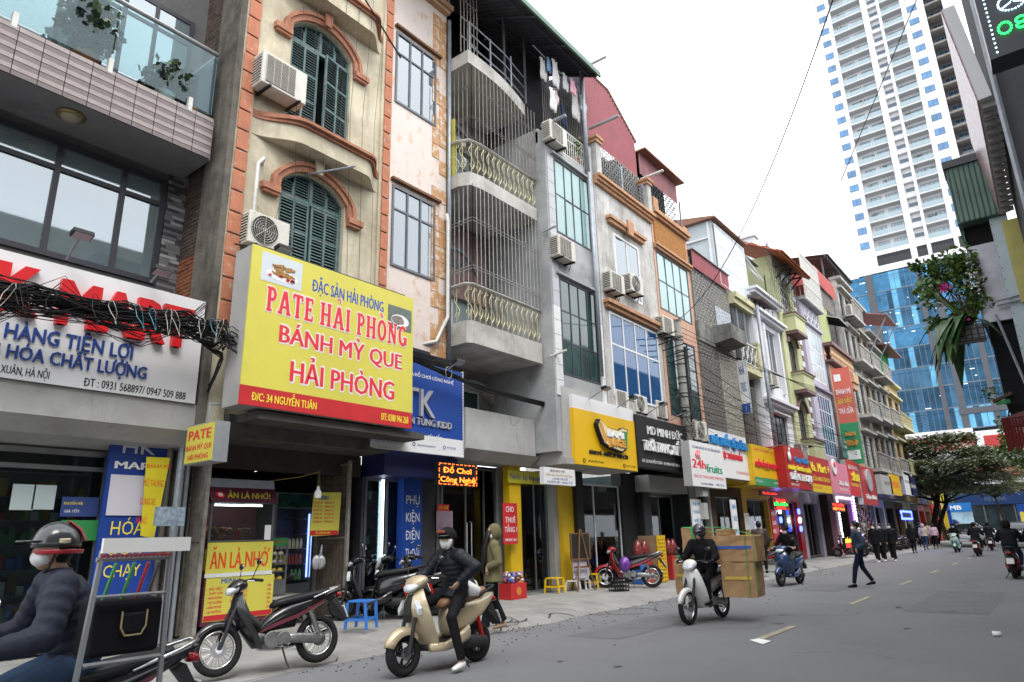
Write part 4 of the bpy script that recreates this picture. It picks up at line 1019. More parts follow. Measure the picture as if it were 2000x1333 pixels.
for j in(0,1):rows.append([(XF-.2+.03*math.sin(k*1.9),_f1[0]+(_f1[1]-_f1[0])*k/60,_f1[2]+(_f1[3]-_f1[2])*j)for k in range(61)])
MB().rings(rows,close=False,caps=False).build('curtain',mat('bright_blue_curtain',(.03,.38,.85),.7,var=.2,scale=4),w,smooth=True,fix=False)
w=window(F_,XF,_f2,(.5,),(),white_alu,cg,fw=.07,proud=.01);MB().box(XF-.2,XF-.18,*_f2).build('curtain',curtain_w,w)
MB().box(XF+.001,XF+.12,16.5,20.0,7.92,8.04).box(XF+.001,XF+.2,16.45,20.05,8.041,8.15).build('lower_moulding',tan,F_)
MB().box(XF+.001,XF+.12,17.0,19.3,10.82,10.94).box(XF+.001,XF+.18,16.95,19.35,10.941,11.04).prism([(18.0,10.7),(18.3,10.7),(18.35,11.2),(17.95,11.2)],'x',XF+.181,XF+.24).build('window_hood',tan,F_)
MB().box(XF-.2,XF+.1,yF0,yF1-.02,11.9,12.0).box(XF-.2,XF+.17,yF0,yF1,12.001,12.1).box(XF-.2,XF+.24,yF0,yF1,12.101,12.2).build('cornice',tan,F_)
mb=MB()
for z in[12.3+.14*k for k in range(7)]:mb.tube([(XF,16.75,z),(XF,19.75,z)],.016,5)
for y in(16.75,18.2,19.75):mb.box(XF-.03,XF+.03,y-.03,y+.03,12.2,13.3)
mb.build('steel_balustrade',galv,F_,kind='stuff')
for y in(16.5,19.95):
 MB().box(XF-.15,XF+.15,y-.14,y+.14,12.201,13.3).build('terrace_post',white_wall,F_);MB().box(XF-.2,XF+.2,y-.19,y+.19,13.301,13.42).box(XF-.24,XF+.24,y-.23,y+.23,13.421,13.52).build('post_cap',tan,F_)
redsh=mat('maroon_sheet',(.27,.05,.065),.5,var=.12,scale=2,streak=.2,dcol=(.2,.06,.06));reddk=mat('faded_maroon_sheet',(.24,.075,.085),.55,var=.2,streak=.3,dcol=(.3,.2,.2))
def lattice(parent,X,y0,y1,z0,z1,m,sx=.13,sz=.28,r=.011,name='lattice_grille'):
 mb=MB();n=int((y1-y0)/sx)
 for i in range(n+1):
  y=y0+(y1-y0)*i/n;mb.box(X-r,X+r,y-r,y+r,z0,z1)
  z=z0+(sz/2 if i%2 else 0)
  while z<z1 and i<n:mb.box(X-r,X+r,y+r,y+(y1-y0)/n-r,z-r,z+r);z+=sz
 return mb.build(name,m,parent,kind='stuff',fix=False)
lat=mat('pale_lattice',(.42,.41,.38),.55,var=.2,scale=10)
_t1=(16.99,15.43);_t2=(19.14,16.56);_t3=(20.42,15.29);_t4=(16.78,14.16);_t5=(20.11,14.16)
XT=-9.55
def gable(u,ztop):pass
# corrugated maroon gable wall
pk=18.15;ys_=[16.38+.075*i for i in range(int((20.0-16.38)/.075)+1)]
def ztop(y):return 16.35 if y<pk else 16.35-(y-pk)*.62
rows=[[(XT+(.02 if i%2 else-.02),y,13.75)for i,y in enumerate(ys_)],[(XT+(.02 if i%2 else-.02),y,ztop(y))for i,y in enumerate(ys_)]]
MB().rings(rows,close=False,caps=False).build('maroon_sheet_wall',redsh,F_,fix=False)
MB().tube([(XT,16.3,16.4),(XT,pk,16.4),(XT,20.05,16.4-(20.05-pk)*.62)],.05,5).build('roof_edge',mat('rust_edge',(.3,.16,.12),.7),F_)
lattice(F_,XT+.03,16.4,19.95,12.25,13.75,lat)
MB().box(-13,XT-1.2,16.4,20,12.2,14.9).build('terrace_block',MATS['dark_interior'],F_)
MB().box(-13,XT-.05,16.35,16.4,12.2,16.3).build('tin_side',roof_dark,F_)
ac((16.89,8.41),-9.0,'left of the two air conditioners side by side below the white casement')
ac((18.15,8.71),-9.0,'right of the two air conditioners, the one with a round fan, below the white casement',1)
for px,X,z in(((15.88,8.35),-9.18,0),):MB().tube([(X,px[0],12.0),(X,px[0],5.7)],.06,10).tube([(X-.05,px[0]+.02,16.2),(X-.05,px[0]+.02,12.0)],.07,10).build('drain_pipe',galv,label='tall grey drain pipe between the grey house and the blue windowed house',cat='pipe',smooth=True)
for i,(a,b)in enumerate((((1235,245),(1248,272)),)):pass
for i,(y,z,L)in enumerate([(16.45,13.9,1.0),(16.3,16.1,.8),(13.75,12.6,.75),(19.9,13.6,.8),(13.6,9.3,.35),(13.75,5.9,.4)]):
 MB().tube([(XE-.1,y,z),(XE-.1+L,y+.15,z+.12)],.05 if i<4 else.035,8).build('projecting_pipe',white_pvc if i%2 else galv,label=['thick pipe end projecting below the maroon gable','dark pipe end projecting at the top of the maroon gable','pipe end projecting beside the hanging washing','pipe end projecting at the far end of the lattice terrace','short waste pipe end on the corner of the yellow railed balcony','white elbow pipe end beside the lowest balcony slab'][i],cat='pipe')
 # =================================================================== HOUSE G: peach tiled house
peach=mat('peach_brick_tile',(.55,.32,.22),.6,var=.12,scale=9,dirt=.2,dcol=(.3,.2,.15));peachp=mat('ochre_textured_panel',(.46,.22,.08),.9,var=.3,scale=22,bump=1)
XGs=-9.3;yG0,yG1=20.2,23.2
G_=thing('peach_tiled_house','peach tiled house with three green mirror windows and an ochre frieze','house',(XGs,21.5,3.5))
_g1=(20.05,22.77,9.52,11.10);_g2=(20.07,22.64,5.85,8.10)
_g1=(20.35,22.95,8.85,11.0);_g2=(20.4,22.9,5.2,8.0)
wall(G_,XGs,yG0,yG1,3.5,12.55,[_g1,_g2],peach,t=.22)
MB().box(XGs-.5,XGs-.45,yG0,yG1,3.5,12).build('room_dark',dark_int,G_)
window(G_,XGs,_g1,(.25,.5,.75),(.5,),dark_alu,cyang,fw=.05,proud=.01,vary=.012)
window(G_,XGs,_g2,(.25,.5,.75),(.33,.66),dark_alu,darkg,fw=.05,proud=.01,vary=.015)
MB().box(XGs+.001,XGs+.1,yG0,yG1,11.05,11.15).box(XGs+.001,XGs+.16,yG0,yG1,11.151,11.24).box(XGs+.001,XGs+.12,yG0,yG1,12.3,12.4).box(XGs+.001,XGs+.2,yG0,yG1,12.401,12.55).build('frieze_moulding',tan,G_)
MB().box(XGs+.001,XGs+.04,yG0+.15,yG1-.25,11.35,12.2).build('frieze_panel',peachp,G_)
MB().box(XGs-.15,XGs+.15,yG0+.02,yG0+.4,12.551,13.0).box(XGs-.1,XGs+.1,yG1-.4,yG1,12.551,12.8).build('parapet_block',tan,G_)
rows=[[(XGs-.2+(.02 if i%2 else-.02),20.1+.075*i,13.95-.0*i)for i in range(43)],[(XGs-.2+(.02 if i%2 else-.02),20.1+.075*i,14.9-.002*i)for i in range(43)]]
MB().rings(rows,close=False,caps=False).build('maroon_sheet_wall',reddk,G_,fix=False)
MB().box(XGs-2,XGs+.1,20.05,23.4,14.85,14.91).build('tin_roof',MATS['rust_edge'],G_)
lattice(G_,XGs-.2,20.3,22.9,12.6,13.95,black_met,.13,.26)
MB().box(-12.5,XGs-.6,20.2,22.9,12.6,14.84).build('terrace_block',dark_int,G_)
MB().tube([(XGs-.1,23.1,12.5),(XGs-.1,23.15,14.0)],.035,6).build('roof_post',mat('violet_post',(.15,.13,.25),.5),G_)
ac((20.21,7.83),-9.0,'air conditioner on the peach tiled house beside the concrete power pole')
mb=MB()
for k in range(5):mb.tube([(XGs,19.6+.3*k,7.6-.14*k),(XGs+.75,19.75+.3*k,7.75-.14*k)],.02,4)
mb.build('bracket_bars',black_met,kind='stuff')
# =================================================================== HOUSE H: caged house with maroon awning and concrete box
XH=-9.25;yH0,yH1=23.25,26.95
H_=thing('caged_house','narrow house fully caged in lattice grilles under a maroon tin awning','house',(XH,24.3,3.6))
_h=[(23.42,11.76),(23.27,12.14),(26.41,11.35),(23.08,9.39),(26.68,8.52),(25.72,5.46)]
MB().box(-12.5,XH-.9,yH0,yH1,3.6,11.8).build('rear_wall',MATS['mouldy_wall'],H_)
MB().box(-12.5,XH-.05,yH0,yH0+.1,3.6,11.7).build('side_wall',MATS['mouldy_wall'],H_)
rows=[[(XH+.1+(.02 if i%2 else-.02),yH0+.075*i,11.25)for i in range(50)],[(XH+.1+(.02 if i%2 else-.02),yH0+.075*i,11.95)for i in range(50)]]
MB().rings(rows,close=False,caps=False).build('maroon_awning',redsh,H_,fix=False)
MB().box(XH-1,XH+.18,yH0-.05,yH1+.05,11.95,12.0).build('awning_roof',grey_wall,H_)
lattice(H_,XH,yH0+.05,yH1,9.1,11.25,lat,.14,.28,.013);lattice(H_,XH,yH0+.05,yH1,4.6,8.35,rail,.14,.28,.013)
conc_old=mat('mossy_old_concrete',(.28,.28,.26),.9,var=.2,scale=2,dirt=.8,dcol=(.03,.03,.028),streak=.5,bump=.8)
MB().box(XH-.9,XH+.05,yH0,yH1,8.35,9.1).build('floor_slab',conc_old,H_)
MB().prism([(XH+.051,8.5),(XH+.75,8.6),(XH+.75,9.2),(XH+.051,9.2)],'y',24.7,26.3).build('concrete_box',conc_old,H_)
MB().box(XH+.02,XH+.06,25.2,26.8,9.2,10.2).build('plastic_sheet',mat('pale_patterned_sheet',(.5,.55,.6),.6,var=.4,scale=12),H_)
MB().box(XH+.02,XH+.05,25.0,26.9,4.8,8.2).build('patterned_screen',mat('pale_patterned_screen',(.42,.4,.34),.7,var=.5,scale=14),H_)
# =================================================================== HOUSE I: pale sheet top storey, shutters, cream balcony
XI=-9.2;yI0,yI1=27.0,29.3
I_=thing('cream_balcony_house','house with a pale panelled top storey, grey louvres and cream balcony','house',(XI,27.5,3.6))
_i=[(24.80,13.40),(26.38,14.26),(29.85,14.49),(25.60,10.88),(29.33,11.42),(27.74,7.72),(29.41,10.72),(27.63,4.83)]
pale_p=mat('pale_blue_panel',(.50,.55,.58),.5,var=.08,scale=1,streak=.2,dcol=(.35,.37,.38));creamy=mat('cream_yellow_paint',(.55,.52,.33),.7,var=.12,dirt=.3,dcol=(.25,.22,.15))
MB().box(-13,XI-.6,yI0,yI1,3.6,11.2).build('rear_wall',MATS['mouldy_wall'],I_)
TZ0,TZ1=11.25,14.2
MB().box(-14.3,-9.25,26.0,yI1+.4,TZ0,TZ1+.05).build('top_storey',pale_p,I_)
window(I_,-9.2,(26.1,yI1+.3,TZ0+.1,TZ1-.1),(.18,.38,.5,.62,.8),(.35,.7),white_alu,mat('pale_sheet_pane',(.52,.58,.62),.4,var=.08),fw=.07,proud=.05)
it=[]
mb=MB()
for x in(-13,-11.8,-10.6,-9.4):mb.box(x-.04,x+.04,25.94,26.0,TZ0,TZ1)
for z in(TZ0+.05,TZ0+1.1,TZ0+2.2):mb.box(-13,-9.4,25.935,25.995,z,z+.07)
mb.build('side_framing',white_alu,I_)
MB().prism([(-14.5,TZ1+.06),(-9.0,TZ1+.06),(-9.0,TZ1+.12),(-11.5,TZ1+.6),(-14.5,TZ1+.3)],'y',25.8,yI1+.45).build('roof',MATS['rust_edge'],I_)
MB().box(XI-.6,XI+.2,yI0,yI1,10.75,11.0).box(XI-.6,XI+.3,yI0,yI1,11.001,11.24).build('cornice',creamy,I_)
mb=MB()
for k in range(26):mb.prism([(XI-.1,8.500+k*.085),(XI+.0,8.460+k*.085),(XI+.0,8.475+k*.085),(XI-.1,8.515+k*.085)],'y',yI0+.1,yI1-.2)
for y in(27.6,28.5):mb.box(XI-.05,XI+.03,y,y+.05,8.4,10.7)
mb.build('grey_louvres',galv,I_,kind='stuff')
MB().box(XI-.6,XI+.25,yI0,yI1,7.85,8.15).build('balcony_slab',creamy,I_)
mb=MB()
for k in range(4):
 y=yI0+.05+k*.5;mb.tube([(XI+.2,y,8.2),(XI+.2,y+.48,9.05)],.02,4);mb.tube([(XI+.2,y+.48,8.2),(XI+.2,y,9.05)],.02,4);mb.torus((XI+.2,y+.24,8.63),.14,.016,'x',12,4)
for z in(8.2,9.1):mb.box(XI+.17,XI+.23,yI0,yI1-.3,z,z+.05)
mb.build('white_balustrade',white_pvc,I_,kind='stuff')
MB().box(XI+.02,XI+.3,yI1-.3,yI1,8.151,9.3).box(XI-.0,XI+.32,yI1-.33,yI1+.03,9.301,9.4).build('balcony_post',creamy,I_)
mb=MB()
for k in range(30):mb.prism([(XI-.1,4.900+k*.085),(XI+.0,4.860+k*.085),(XI+.0,4.875+k*.085),(XI-.1,4.915+k*.085)],'y',yI0+.1,yI1-.2)
mb.build('grey_louvres',mat('dull_louvre',(.3,.3,.28),.6),I_,kind='stuff')
# timber gable behind, and maroon tin
MB().prism([(-14,12.0),(-9.6,12.0),(-9.6,14.0),(-11.2,15.6),(-14,14.6)],'y',29.3,29.6).build('gable_sheet',redsh,I_)
MB().prism([(-9.5,14.1),(-9.35,14.1),(-11.1,15.85),(-11.2,15.7)],'y',28.9,32.3).build('gable_roof',MATS['dark_steel'],I_)
MB().tube([(-9.2,29.0,14.0),(-9.2,32.0,13.2),(-10.6,30.6,15.4),(-9.2,29.0,14.0)],.05,5).build('gable_frame',white_alu,I_)
MB().prism([(-12,12.9),(-8.6,11.4),(-8.55,11.5),(-12,13.0)],'y',29.3,31.5).build('lean_to_roof',mat('brown_tin',(.14,.11,.11),.7,var=.15),I_)
# NHÀ THUỐC 22 vertical sign
vsg=(24.47,25.67,5.78,7.66);VS=thing('vertical_sign','tall white and blue pharmacy sign NHÀ THUỐC 22 projecting from the facade','sign',(-8.6,vsg[0]+.1,vsg[2]))
def ySign(root,x0,x1,Y,z0,z1,t,mface,mside,name='sign_box'):
 MB().box(x0,x1,Y,Y+t,z0,z1).build(name,mside,root);return MB().box(x0+.01,x1-.01,Y-.006,Y,z0+.01,z1-.01).build('sign_face',mface,root)
vx=[(-9.25,8.25),(-8.87,6.05)]
v0,v1,vz1,vz0=vx[0][0],vx[1][0],vx[0][1],vx[1][1]
ySign(VS,v0,v1,27.0,vz0,vz1,.15,sw,galv)
MB().box(v0+.02,v1-.02,26.986,26.992,vz0+.02,vz0+.38).build('blue_foot',mat('deep_blue_vinyl',(.02,.07,.3),.45,var=0),VS)
text('NHÀ',v0+.08,vz1-.62,v1-v0-.16,.38,26.99,navy,VS,ax='-y',off=.03);text('THUỐC',v0+.08,vz1-1.32,v1-v0-.16,.4,26.99,navy,VS,ax='-y',off=.03);text('22',v0+.2,vz0+.1,v1-v0-.4,.2,26.984,whitel,VS,ax='-y',off=.03)
# =================================================================== HOUSES J..: white house, green arch house, lilac house, etc.
purew=mat('painted_white_wall',(.68,.69,.72),.7,var=.07,scale=1,streak=.15,dcol=(.4,.4,.4));greeny=mat('pale_lime_wall',(.52,.53,.32),.7,var=.08,streak=.15,dcol=(.3,.3,.2));lilac=mat('lilac_wall',(.46,.43,.52),.7,var=.07,streak=.2,dcol=(.3,.28,.3));maroonp=mat('maroon_trim',(.17,.09,.09),.6,var=.1)
XJ=-9.1;yJ0,yJ1=29.3,32.6
J_=thing('white_classical_house','white painted house with moulded cornices and slender dark windows','house',(XJ,31,3.6))
_j1=(30.3,31.9,6.9,9.6);_j2=(30.3,31.9,3.8,5.6)
wall(J_,XJ,yJ0,yJ1,3.5,11.0,[_j1,_j2],purew,t=.3)
MB().box(-13,XJ-.3,yJ0,yJ0+.1,3.5,11).build('side_wall',grey_wall,J_)
MB().box(XJ-.5,XJ-.45,yJ0,yJ1,3.5,11).build('room_dark',dark_int,J_)
for r in(_j1,_j2):window(J_,XJ,r,(.33,.66),(),white_alu if r[2]>5 else black_met,mat('dark_window_glass',(.05,.06,.08),.08,var=.2,spec=.9),fw=.06,proud=-.1)
mb=MB()
for z in(5.9,9.9,10.95):mb.box(XJ+.001,XJ+.25,yJ0+.05,yJ1+.05,z,z+.14).box(XJ+.001,XJ+.38,yJ0,yJ1+.1,z+.141,z+.26)
mb.box(XJ+.001,XJ+.15,30.1,32.1,5.62,5.7).box(XJ+.001,XJ+.15,30.1,30.28,6.7,9.7).box(XJ+.001,XJ+.15,31.92,32.1,6.7,9.7)
mb.build('cornice',purew,J_)
mb=MB()
for k in range(5):mb.box(XJ+.001,XJ+.02,29.7+k*.55,29.85+k*.55,10.2,10.8)
mb.build('parapet_slots',MATS['dark_window_glass'],J_,kind='stuff')
MB().tube([(XJ+.25,yJ0+.15,11.2),(XJ+.25,yJ0+.15,3.9)],.08,10).build('drain_pipe',galv,label='grey blue drain pipe on the near corner of the white classical house',cat='pipe',smooth=True)
ac((30.48,7.67),-8.8,'air conditioner on the white classical house under its upper window',s=1.1)
def refit(o,y0,y1,Y0,Y1,z0,z1,Z0,Z1):
 sy,sz=(Y1-Y0)/(y1-y0),(Z1-Z0)/(z1-z0);l=o.location
 o.location=(l.x,Y0+(l.y-y0)*sy,Z0+(l.z-z0)*sz);o.scale=(1,sy,sz)
refit(J_,29.3,32.6,29.4,33.3,3.5,11.25,4.4,12.2)
XK=-9.0;yK0,yK1=33.4,36.7
K_=thing('lime_arch_house','lime green house with arched windows, maroon trim and a red tiled hipped roof','house',(XK,34,3.6))
kc=34.9
kh=[(kc-.75,kc+.75,11.9,13.6),(kc-.75,kc+.75,8.9,10.5),(kc-.75,kc+.75,5.6,7.1)]
wall(K_,XK,yK0,yK1,3.5,15.0,[(a,b,c,d+.5)for a,b,c,d in kh],greeny,t=.3)
MB().box(-14,XK-.3,yK0,yK0+.12,3.5,15.0).build('side_wall',greeny,K_)
MB().box(XK-.5,XK-.45,yK0,yK1,3.5,14).build('room_dark',dark_int,K_)
for q,(a,b,c,d)in enumerate(kh):
 o=arc(kc,d,.75,.49,12)
 for h_ in(o[:7]+[(kc,d+.5),(kc-.75,d+.5)],o[6:]+[(kc+.75,d+.5),(kc,d+.5)]):MB().prism(h_,'x',XK-.29,XK-.001).build('spandrel',greeny,K_)
 o2=arc(kc,d,.95,.66,12);MB().band([(x,z)for x,z in arc(kc,d,.78,.52,12)],o2,'x',XK+.001,XK+.12).build('arch_trim',maroonp if q else purew,K_)
 w=window(K_,XK,(a,b,c,d+.45),(.25,.5,.75),(.3,.6,.85),white_alu if q==0 else black_met,MATS['dark_window_glass'],fw=.05,proud=-.15)
 MB().box(XK+.001,XK+.55,a-.15,b+.15,c-.85,c-.1).box(XK+.001,XK+.6,a-.2,b+.2,c-.099,c).build('window_box',greeny,K_);MB().box(XK+.001,XK+.65,a-.25,b+.25,c+.001,c+.06).box(XK+.001,XK+.6,a-.1,b+.1,c-1.0,c-.851).build('window_box_trim',maroonp,K_)
it=[]
for k in range(28):it.append((XK+.02,yK1-.12-(.08 if k%2 else 0),5.3+k*.3,.04,.24+(.16 if k%2 else 0),.28))
pieces('quoin',K_,maroonp,it[::2]);pieces('quoin',K_,purew,it[1::2])
rt=mat('clay_roof_tile',(.42,.14,.07),.7,var=.25,scale=6)
# tiled hipped roof as courses of tiles
it=[]
for r in range(9):
 for c in range(22):
  y=yK0-1.1+c*.24+r*.0;t=r/9
  if yK0-1.1+t*1.0<=y<=yK1+.3-t*1.2:it.append((XK+.75-r*.33,y,14.65+r*.22,.40,.225,.05,(0,.58,0)))
pieces('roof_tile',K_,rt,it,bev=.15)
MB().rings([[(XK+.8,yK0-1.2,14.57),(XK+.8,yK1+.4,14.57),(XK-2.3,yK1-.9,16.65),(XK-2.3,yK0-.1,16.65)],[(XK+.8,yK0-1.2,14.47),(XK+.8,yK1+.4,14.47),(XK-2.3,yK1-.9,16.55),(XK-2.3,yK0-.1,16.55)]]).build('roof',rt,K_)
corrugated(K_,lambda u,s_,a:(XK+.7-3*s_,u,14.6+1.7*s_+a),yK0-1.3,yK0-1.0,None,rt)
MB().tube([(XK+.8,yK0-1.2,14.6),(XK+.8,yK1+.4,14.6)],.07,6).tube([(XK+.8,yK1+.4,14.65),(XK-2.3,yK1-.9,16.75)],.09,6).build('ridge_tiles',rt,K_)
mb=MB()
for k in range(9):mb.tube([(XK+.12,yK0+.1,12.3),(XK+.12,yK0-1.6+.4*k,14.2-.1*k if k<5 else 11)],.012,3)
for k in range(16):mb.tube([(XK+.35,yK0-2.9+k*.25,10.9),(XK+.35,yK0-1.6+k*.25,13.6)],.01,3);mb.tube([(XK+.35,yK0-2.9+k*.25,13.6),(XK+.35,yK0-1.6+k*.25,10.9)],.01,3)
mb.build('diamond_mesh',black_met,J_,kind='stuff')
mb=MB()
for k in range(4):mb.tube([(XK,yK0+.3+k*.8,13.8),(XK+.65,yK0+.3+k*.8,14.4)],.05,4);mb.tube([(XK+.02,yK0+.3+k*.8,14.4),(XK+.65,yK0+.3+k*.8,14.4)],.05,4)
mb.build('eave_brackets',black_met,K_,kind='stuff')
XL=-8.95;yL0,yL1=37.3,41.1
L_o=thing('lilac_house','lilac house with tall blue and white striped glazing and a pediment','house',(XL,37.5,3.6))
wall(L_o,XL,yL0,yL1,3.5,13.6,[(38.1,40.7,9.3,12.3),(38.1,40.7,5.2,8.5)],lilac,t=.3)
MB().box(-14,XL-.3,yL0,yL0+.12,3.5,13.6).build('side_wall',lilac,L_o)
MB().box(XL-.5,XL-.45,yL0,yL1,3.5,13).build('room_dark',dark_int,L_o)
window(L_o,XL,(38.1,40.7,9.3,12.3),(.25,.5,.75),(.3,.6),white_alu,mat('white_film_glass',(.55,.64,.68),.1,var=.12,spec=.8),fw=.06,proud=.0)
window(L_o,XL,(38.1,40.7,5.2,8.5),(.2,.4,.6,.8),(.25,.5,.75),white_alu,blueg,fw=.06,proud=.0)
for z in(12.4,8.8):MB().box(XL+.001,XL+.15,yL0+.4,yL1,z,z+.13).build('ledge',lilac,L_o)
mb=MB()
for k in range(4):
 y=38.0+k*.75;mb.tube([(XL+.03,y,12.9),(XL+.03,y+.3,13.4),(XL+.03,y+.6,12.9),(XL+.03,y+.3,12.7)],.03,4,closed=True);mb.torus((XL+.03,y+.3,13.1),.22,.03,'x',10,4)
mb.build('scroll_panel',purew,L_o,kind='stuff')
bars(L_o,XL+.35,37.4,41.1,13.6,16.4,.16,.02,white_pvc,hz=(13.7,14.5,15.4,16.3),name='white_cage')
MB().box(XL-1.5,XL+.3,yL0,yL1,13.6,13.7).build('terrace_slab',grey_wall,L_o)
MB().prism([(37.4,13.7),(40.9,13.7),(40.9,16.4),(39.2,18.1),(37.4,16.4)],'x',XL-2.4,XL-1.9).build('pediment',lilac,L_o)
MB().tube([(XL-1.85,37.3,16.4),(XL-1.85,39.2,18.3),(XL-1.85,41.0,16.4)],.12,5).build('pediment_trim',purew,L_o)
MB().box(XL-2.6,XL-1.8,36.9,37.5,13,17.8).box(XL-2.7,XL-1.7,36.8,37.6,17.801,18.0).build('chimney_pier',purew,L_o)
# =================================================================== HOUSE M: peach house, balusters, olive sheets, red cage
XM=-8.85;yM0,yM1=41.3,46.8
M_=thing('peach_baluster_house','peach and raw cement house with baluster parapet and a red roofed cage on top','house',(XM,44,4))
raw=mat('raw_cement',(.28,.28,.27),.9,var=.2,dirt=.5,streak=.4,dcol=(.12,.12,.12),bump=.5);olive=mat('olive_sheet',(.36,.40,.17),.5,var=.1);peachw=mat('peach_plaster',(.58,.38,.24),.8,var=.12,dirt=.2)
MB().box(-14,XM-.02,yM0,yM0+.2,4,10.8).build('side_wall',raw,M_)
wall(M_,XM,yM0+.2,yM1,3.8,10.8,[(43.2,45.0,6.4,8.9)],peachw,t=.3)
window(M_,XM,(43.2,45.0,6.4,8.9),(.25,.5,.75),(.8,),black_met,MATS['dark_window_glass'],fw=.06)
MB().box(XM-.4,XM-.35,yM0,yM1,4,10.5).build('room_dark',dark_int,M_)
MB().box(XM-1,XM+.35,yM0-.1,yM1,10.8,10.92).box(XM-1,XM+.45,yM0-.15,yM1+.05,11.75,11.95).build('parapet_slab',maroonp,M_)
mb=[]
for k in range(18):mb.append((XM+.25,yM0+.15+k*.3))
bm_=MB().vloft([(0,0,0,.07,.07),(.08,0,0,.09,.09),(.15,0,0,.05,.05),(.32,0,0,.11,.11),(.55,0,0,.05,.05),(.7,0,0,.05,.05),(.78,0,0,.08,.08)],8).mesh('baluster',peachw,(0,0,0))
for x,y in mb:_link('baluster',bm_,M_,Vector((x,y,10.93)))
for k in range(5):_link('baluster',bm_,M_,Vector((XM-.1-k*.35,yM0-.05,10.93)))
MB().box(XM+.001,XM+.5,45.2,46.6,10.2,10.79).box(XM+.001,XM+.4,45.3,46.5,9.8,10.199).build('capital',peachw,M_)
MB().box(XM-2.5,XM-1.5,yM0,yM1,12,14.8).build('upper_wall',raw,M_)
ys_=[yM0+.13*i for i in range(18)]
MB().rings([[(XM-.1+(.03 if i%2 else-.03),y,12.0)for i,y in enumerate(ys_)],[(XM-.1+(.03 if i%2 else-.03),y,14.7)for i,y in enumerate(ys_)]],close=False,caps=False).build('olive_sheet',olive,M_,fix=False)
MB().prism([(XM-.8,14.3),(XM+.6,13.7),(XM+.62,13.78),(XM-.8,14.4)],'y',yM0+2.0,yM0+4.2).build('awning',dark_int,M_)
MB().prism([(XM-.8,14.41),(XM+.62,13.8),(XM+.62,13.85),(XM-.8,14.5)],'y',yM0+1.95,yM0+4.3).build('awning_sheet',pale_p,M_)
lattice(M_,XM-.05,yM0+.1,yM0+4.2,14.6,15.9,rail,.2,.4,.02)
mb=MB();ys_=[yM0-.1+.14*i for i in range(35)]
mb.rings([[(XM+.1+(.03 if i%2 else-.03),y,15.75)for i,y in enumerate(ys_)],[(XM+.1+(.03 if i%2 else-.03),y,16.7)for i,y in enumerate(ys_)]],close=False,caps=False)
mb.build('red_fascia',mat('brick_red_sheet',(.42,.06,.05),.5,var=.1),M_,fix=False);MB().box(XM-4.5,XM+.05,yM0-.2,yM0-.1,15.7,16.6).box(XM-4.5,XM+.1,yM0-.099,yM0+4.8,16.7,16.78).build('red_side',MATS['brick_red_sheet'],M_)
lb=MB()
for k in range(14):lb.box(XM-4.2+k*.3,XM-4.17+k*.3,yM0-.05,yM0-.02,14.6,15.7)
lb.build('side_grille',rail,M_,kind='stuff',fix=False)
# tin canopy on posts far above
cp=[(44.21,18.41),(60.42,24.10),(63.14,23.28),(44.56,17.52)]
CN=thing('tin_canopy','flat tin canopy on thin steel posts above the red roofed cage','canopy',(-11,47,16.8))
corrugated(CN,lambda u,s_,a:(-13.5+5.0*s_,u,19.3-.75*s_+a),44.5,51.5,None,mat('canopy_sheet',(.14,.12,.12),.7,var=.15),pitch=.3,amp=.03)
mb=MB()
for y in(44.8,47.8,50.8):mb.tube([(-9.0,y,16.6),(-9.0,y,18.6)],.06,6);mb.tube([(-13,y,19.1),(-8.6,y,18.45)],.06,5)
mb.tube([(-8.7,44.5,18.45),(-8.7,51.5,18.45)],.06,5);mb.build('canopy_frame',MATS['dark_steel'],CN)
# =================================================================== tall banner and the houses beyond
def house(name,label,X,y0,y1,zt,m,floors,acc=None,wm=None,bal=True,awn=None):
 h=thing(name,label,'house',(X,(y0+y1)/2,3.5));hs=[]
 for(a,b)in floors:
  n=max(1,round((y1-y0)/2.4));w=(y1-y0)/n
  for k in range(n):hs.append((y0+w*k+w*.2,y0+w*k+w*.8,a,b))
 wall(h,X,y0,y1,3.4,zt,hs,m,t=.3)
 MB().box(-14,X-.3,y0,y0+.15,3.4,zt).build('side_wall',raw,h);MB().box(X-.5,X-.45,y0,y1,3.4,zt).build('room_dark',dark_int,h)
 for r in hs:window(h,X,r,(.33,.66),(.7,),wm or black_met,MATS['dark_window_glass'],fw=.06,proud=-.1)
 acc=acc or m
 for(a,b)in floors:
  if bal:
   MB().box(X+.001,X+.8,y0+.2,y1-.2,a-.35,a-.15).build('balcony_slab',acc,h)
   bm2=MB()
   for k in range(int((y1-y0-.5)/.22)):bm2.box(X+.7,X+.75,y0+.25+k*.22,y0+.3+k*.22,a-.149,a+.75)
   bm2.box(X+.68,X+.78,y0+.2,y1-.2,a+.75,a+.85);bm2.build('balustrade',acc,h,kind='stuff',fix=False)
  MB().box(X+.001,X+.3,y0,y1,b+.2,b+.35).build('string_course',acc,h)
 MB().box(X-.4,X+.35,y0-.05,y1+.05,zt,zt+.2).build('cornice',acc,h)
 return h
grimw=mat('grimy_white_house',(.50,.49,.46),.8,var=.15,dirt=.6,dcol=(.12,.11,.1),streak=.4);mossy=mat('stained_brown_house',(.30,.25,.2),.85,var=.2,dirt=.5,streak=.4);yelh=mat('ochre_house',(.52,.38,.2),.8,var=.12,dirt=.3)
house('ornate_white_house','stained white house with curved balconies just beyond the peach baluster house',-8.8,47.0,50.6,17.6,grimw,[(5.2,7.2),(8.6,10.8),(12.2,14.2),(15.2,16.8)])
house('brown_stained_house','narrow brown stained house with balconies beyond the ornate white house',-8.8,50.7,54.5,17.0,mossy,[(5.2,7.4),(8.8,11),(12.4,14.6)],grimw)
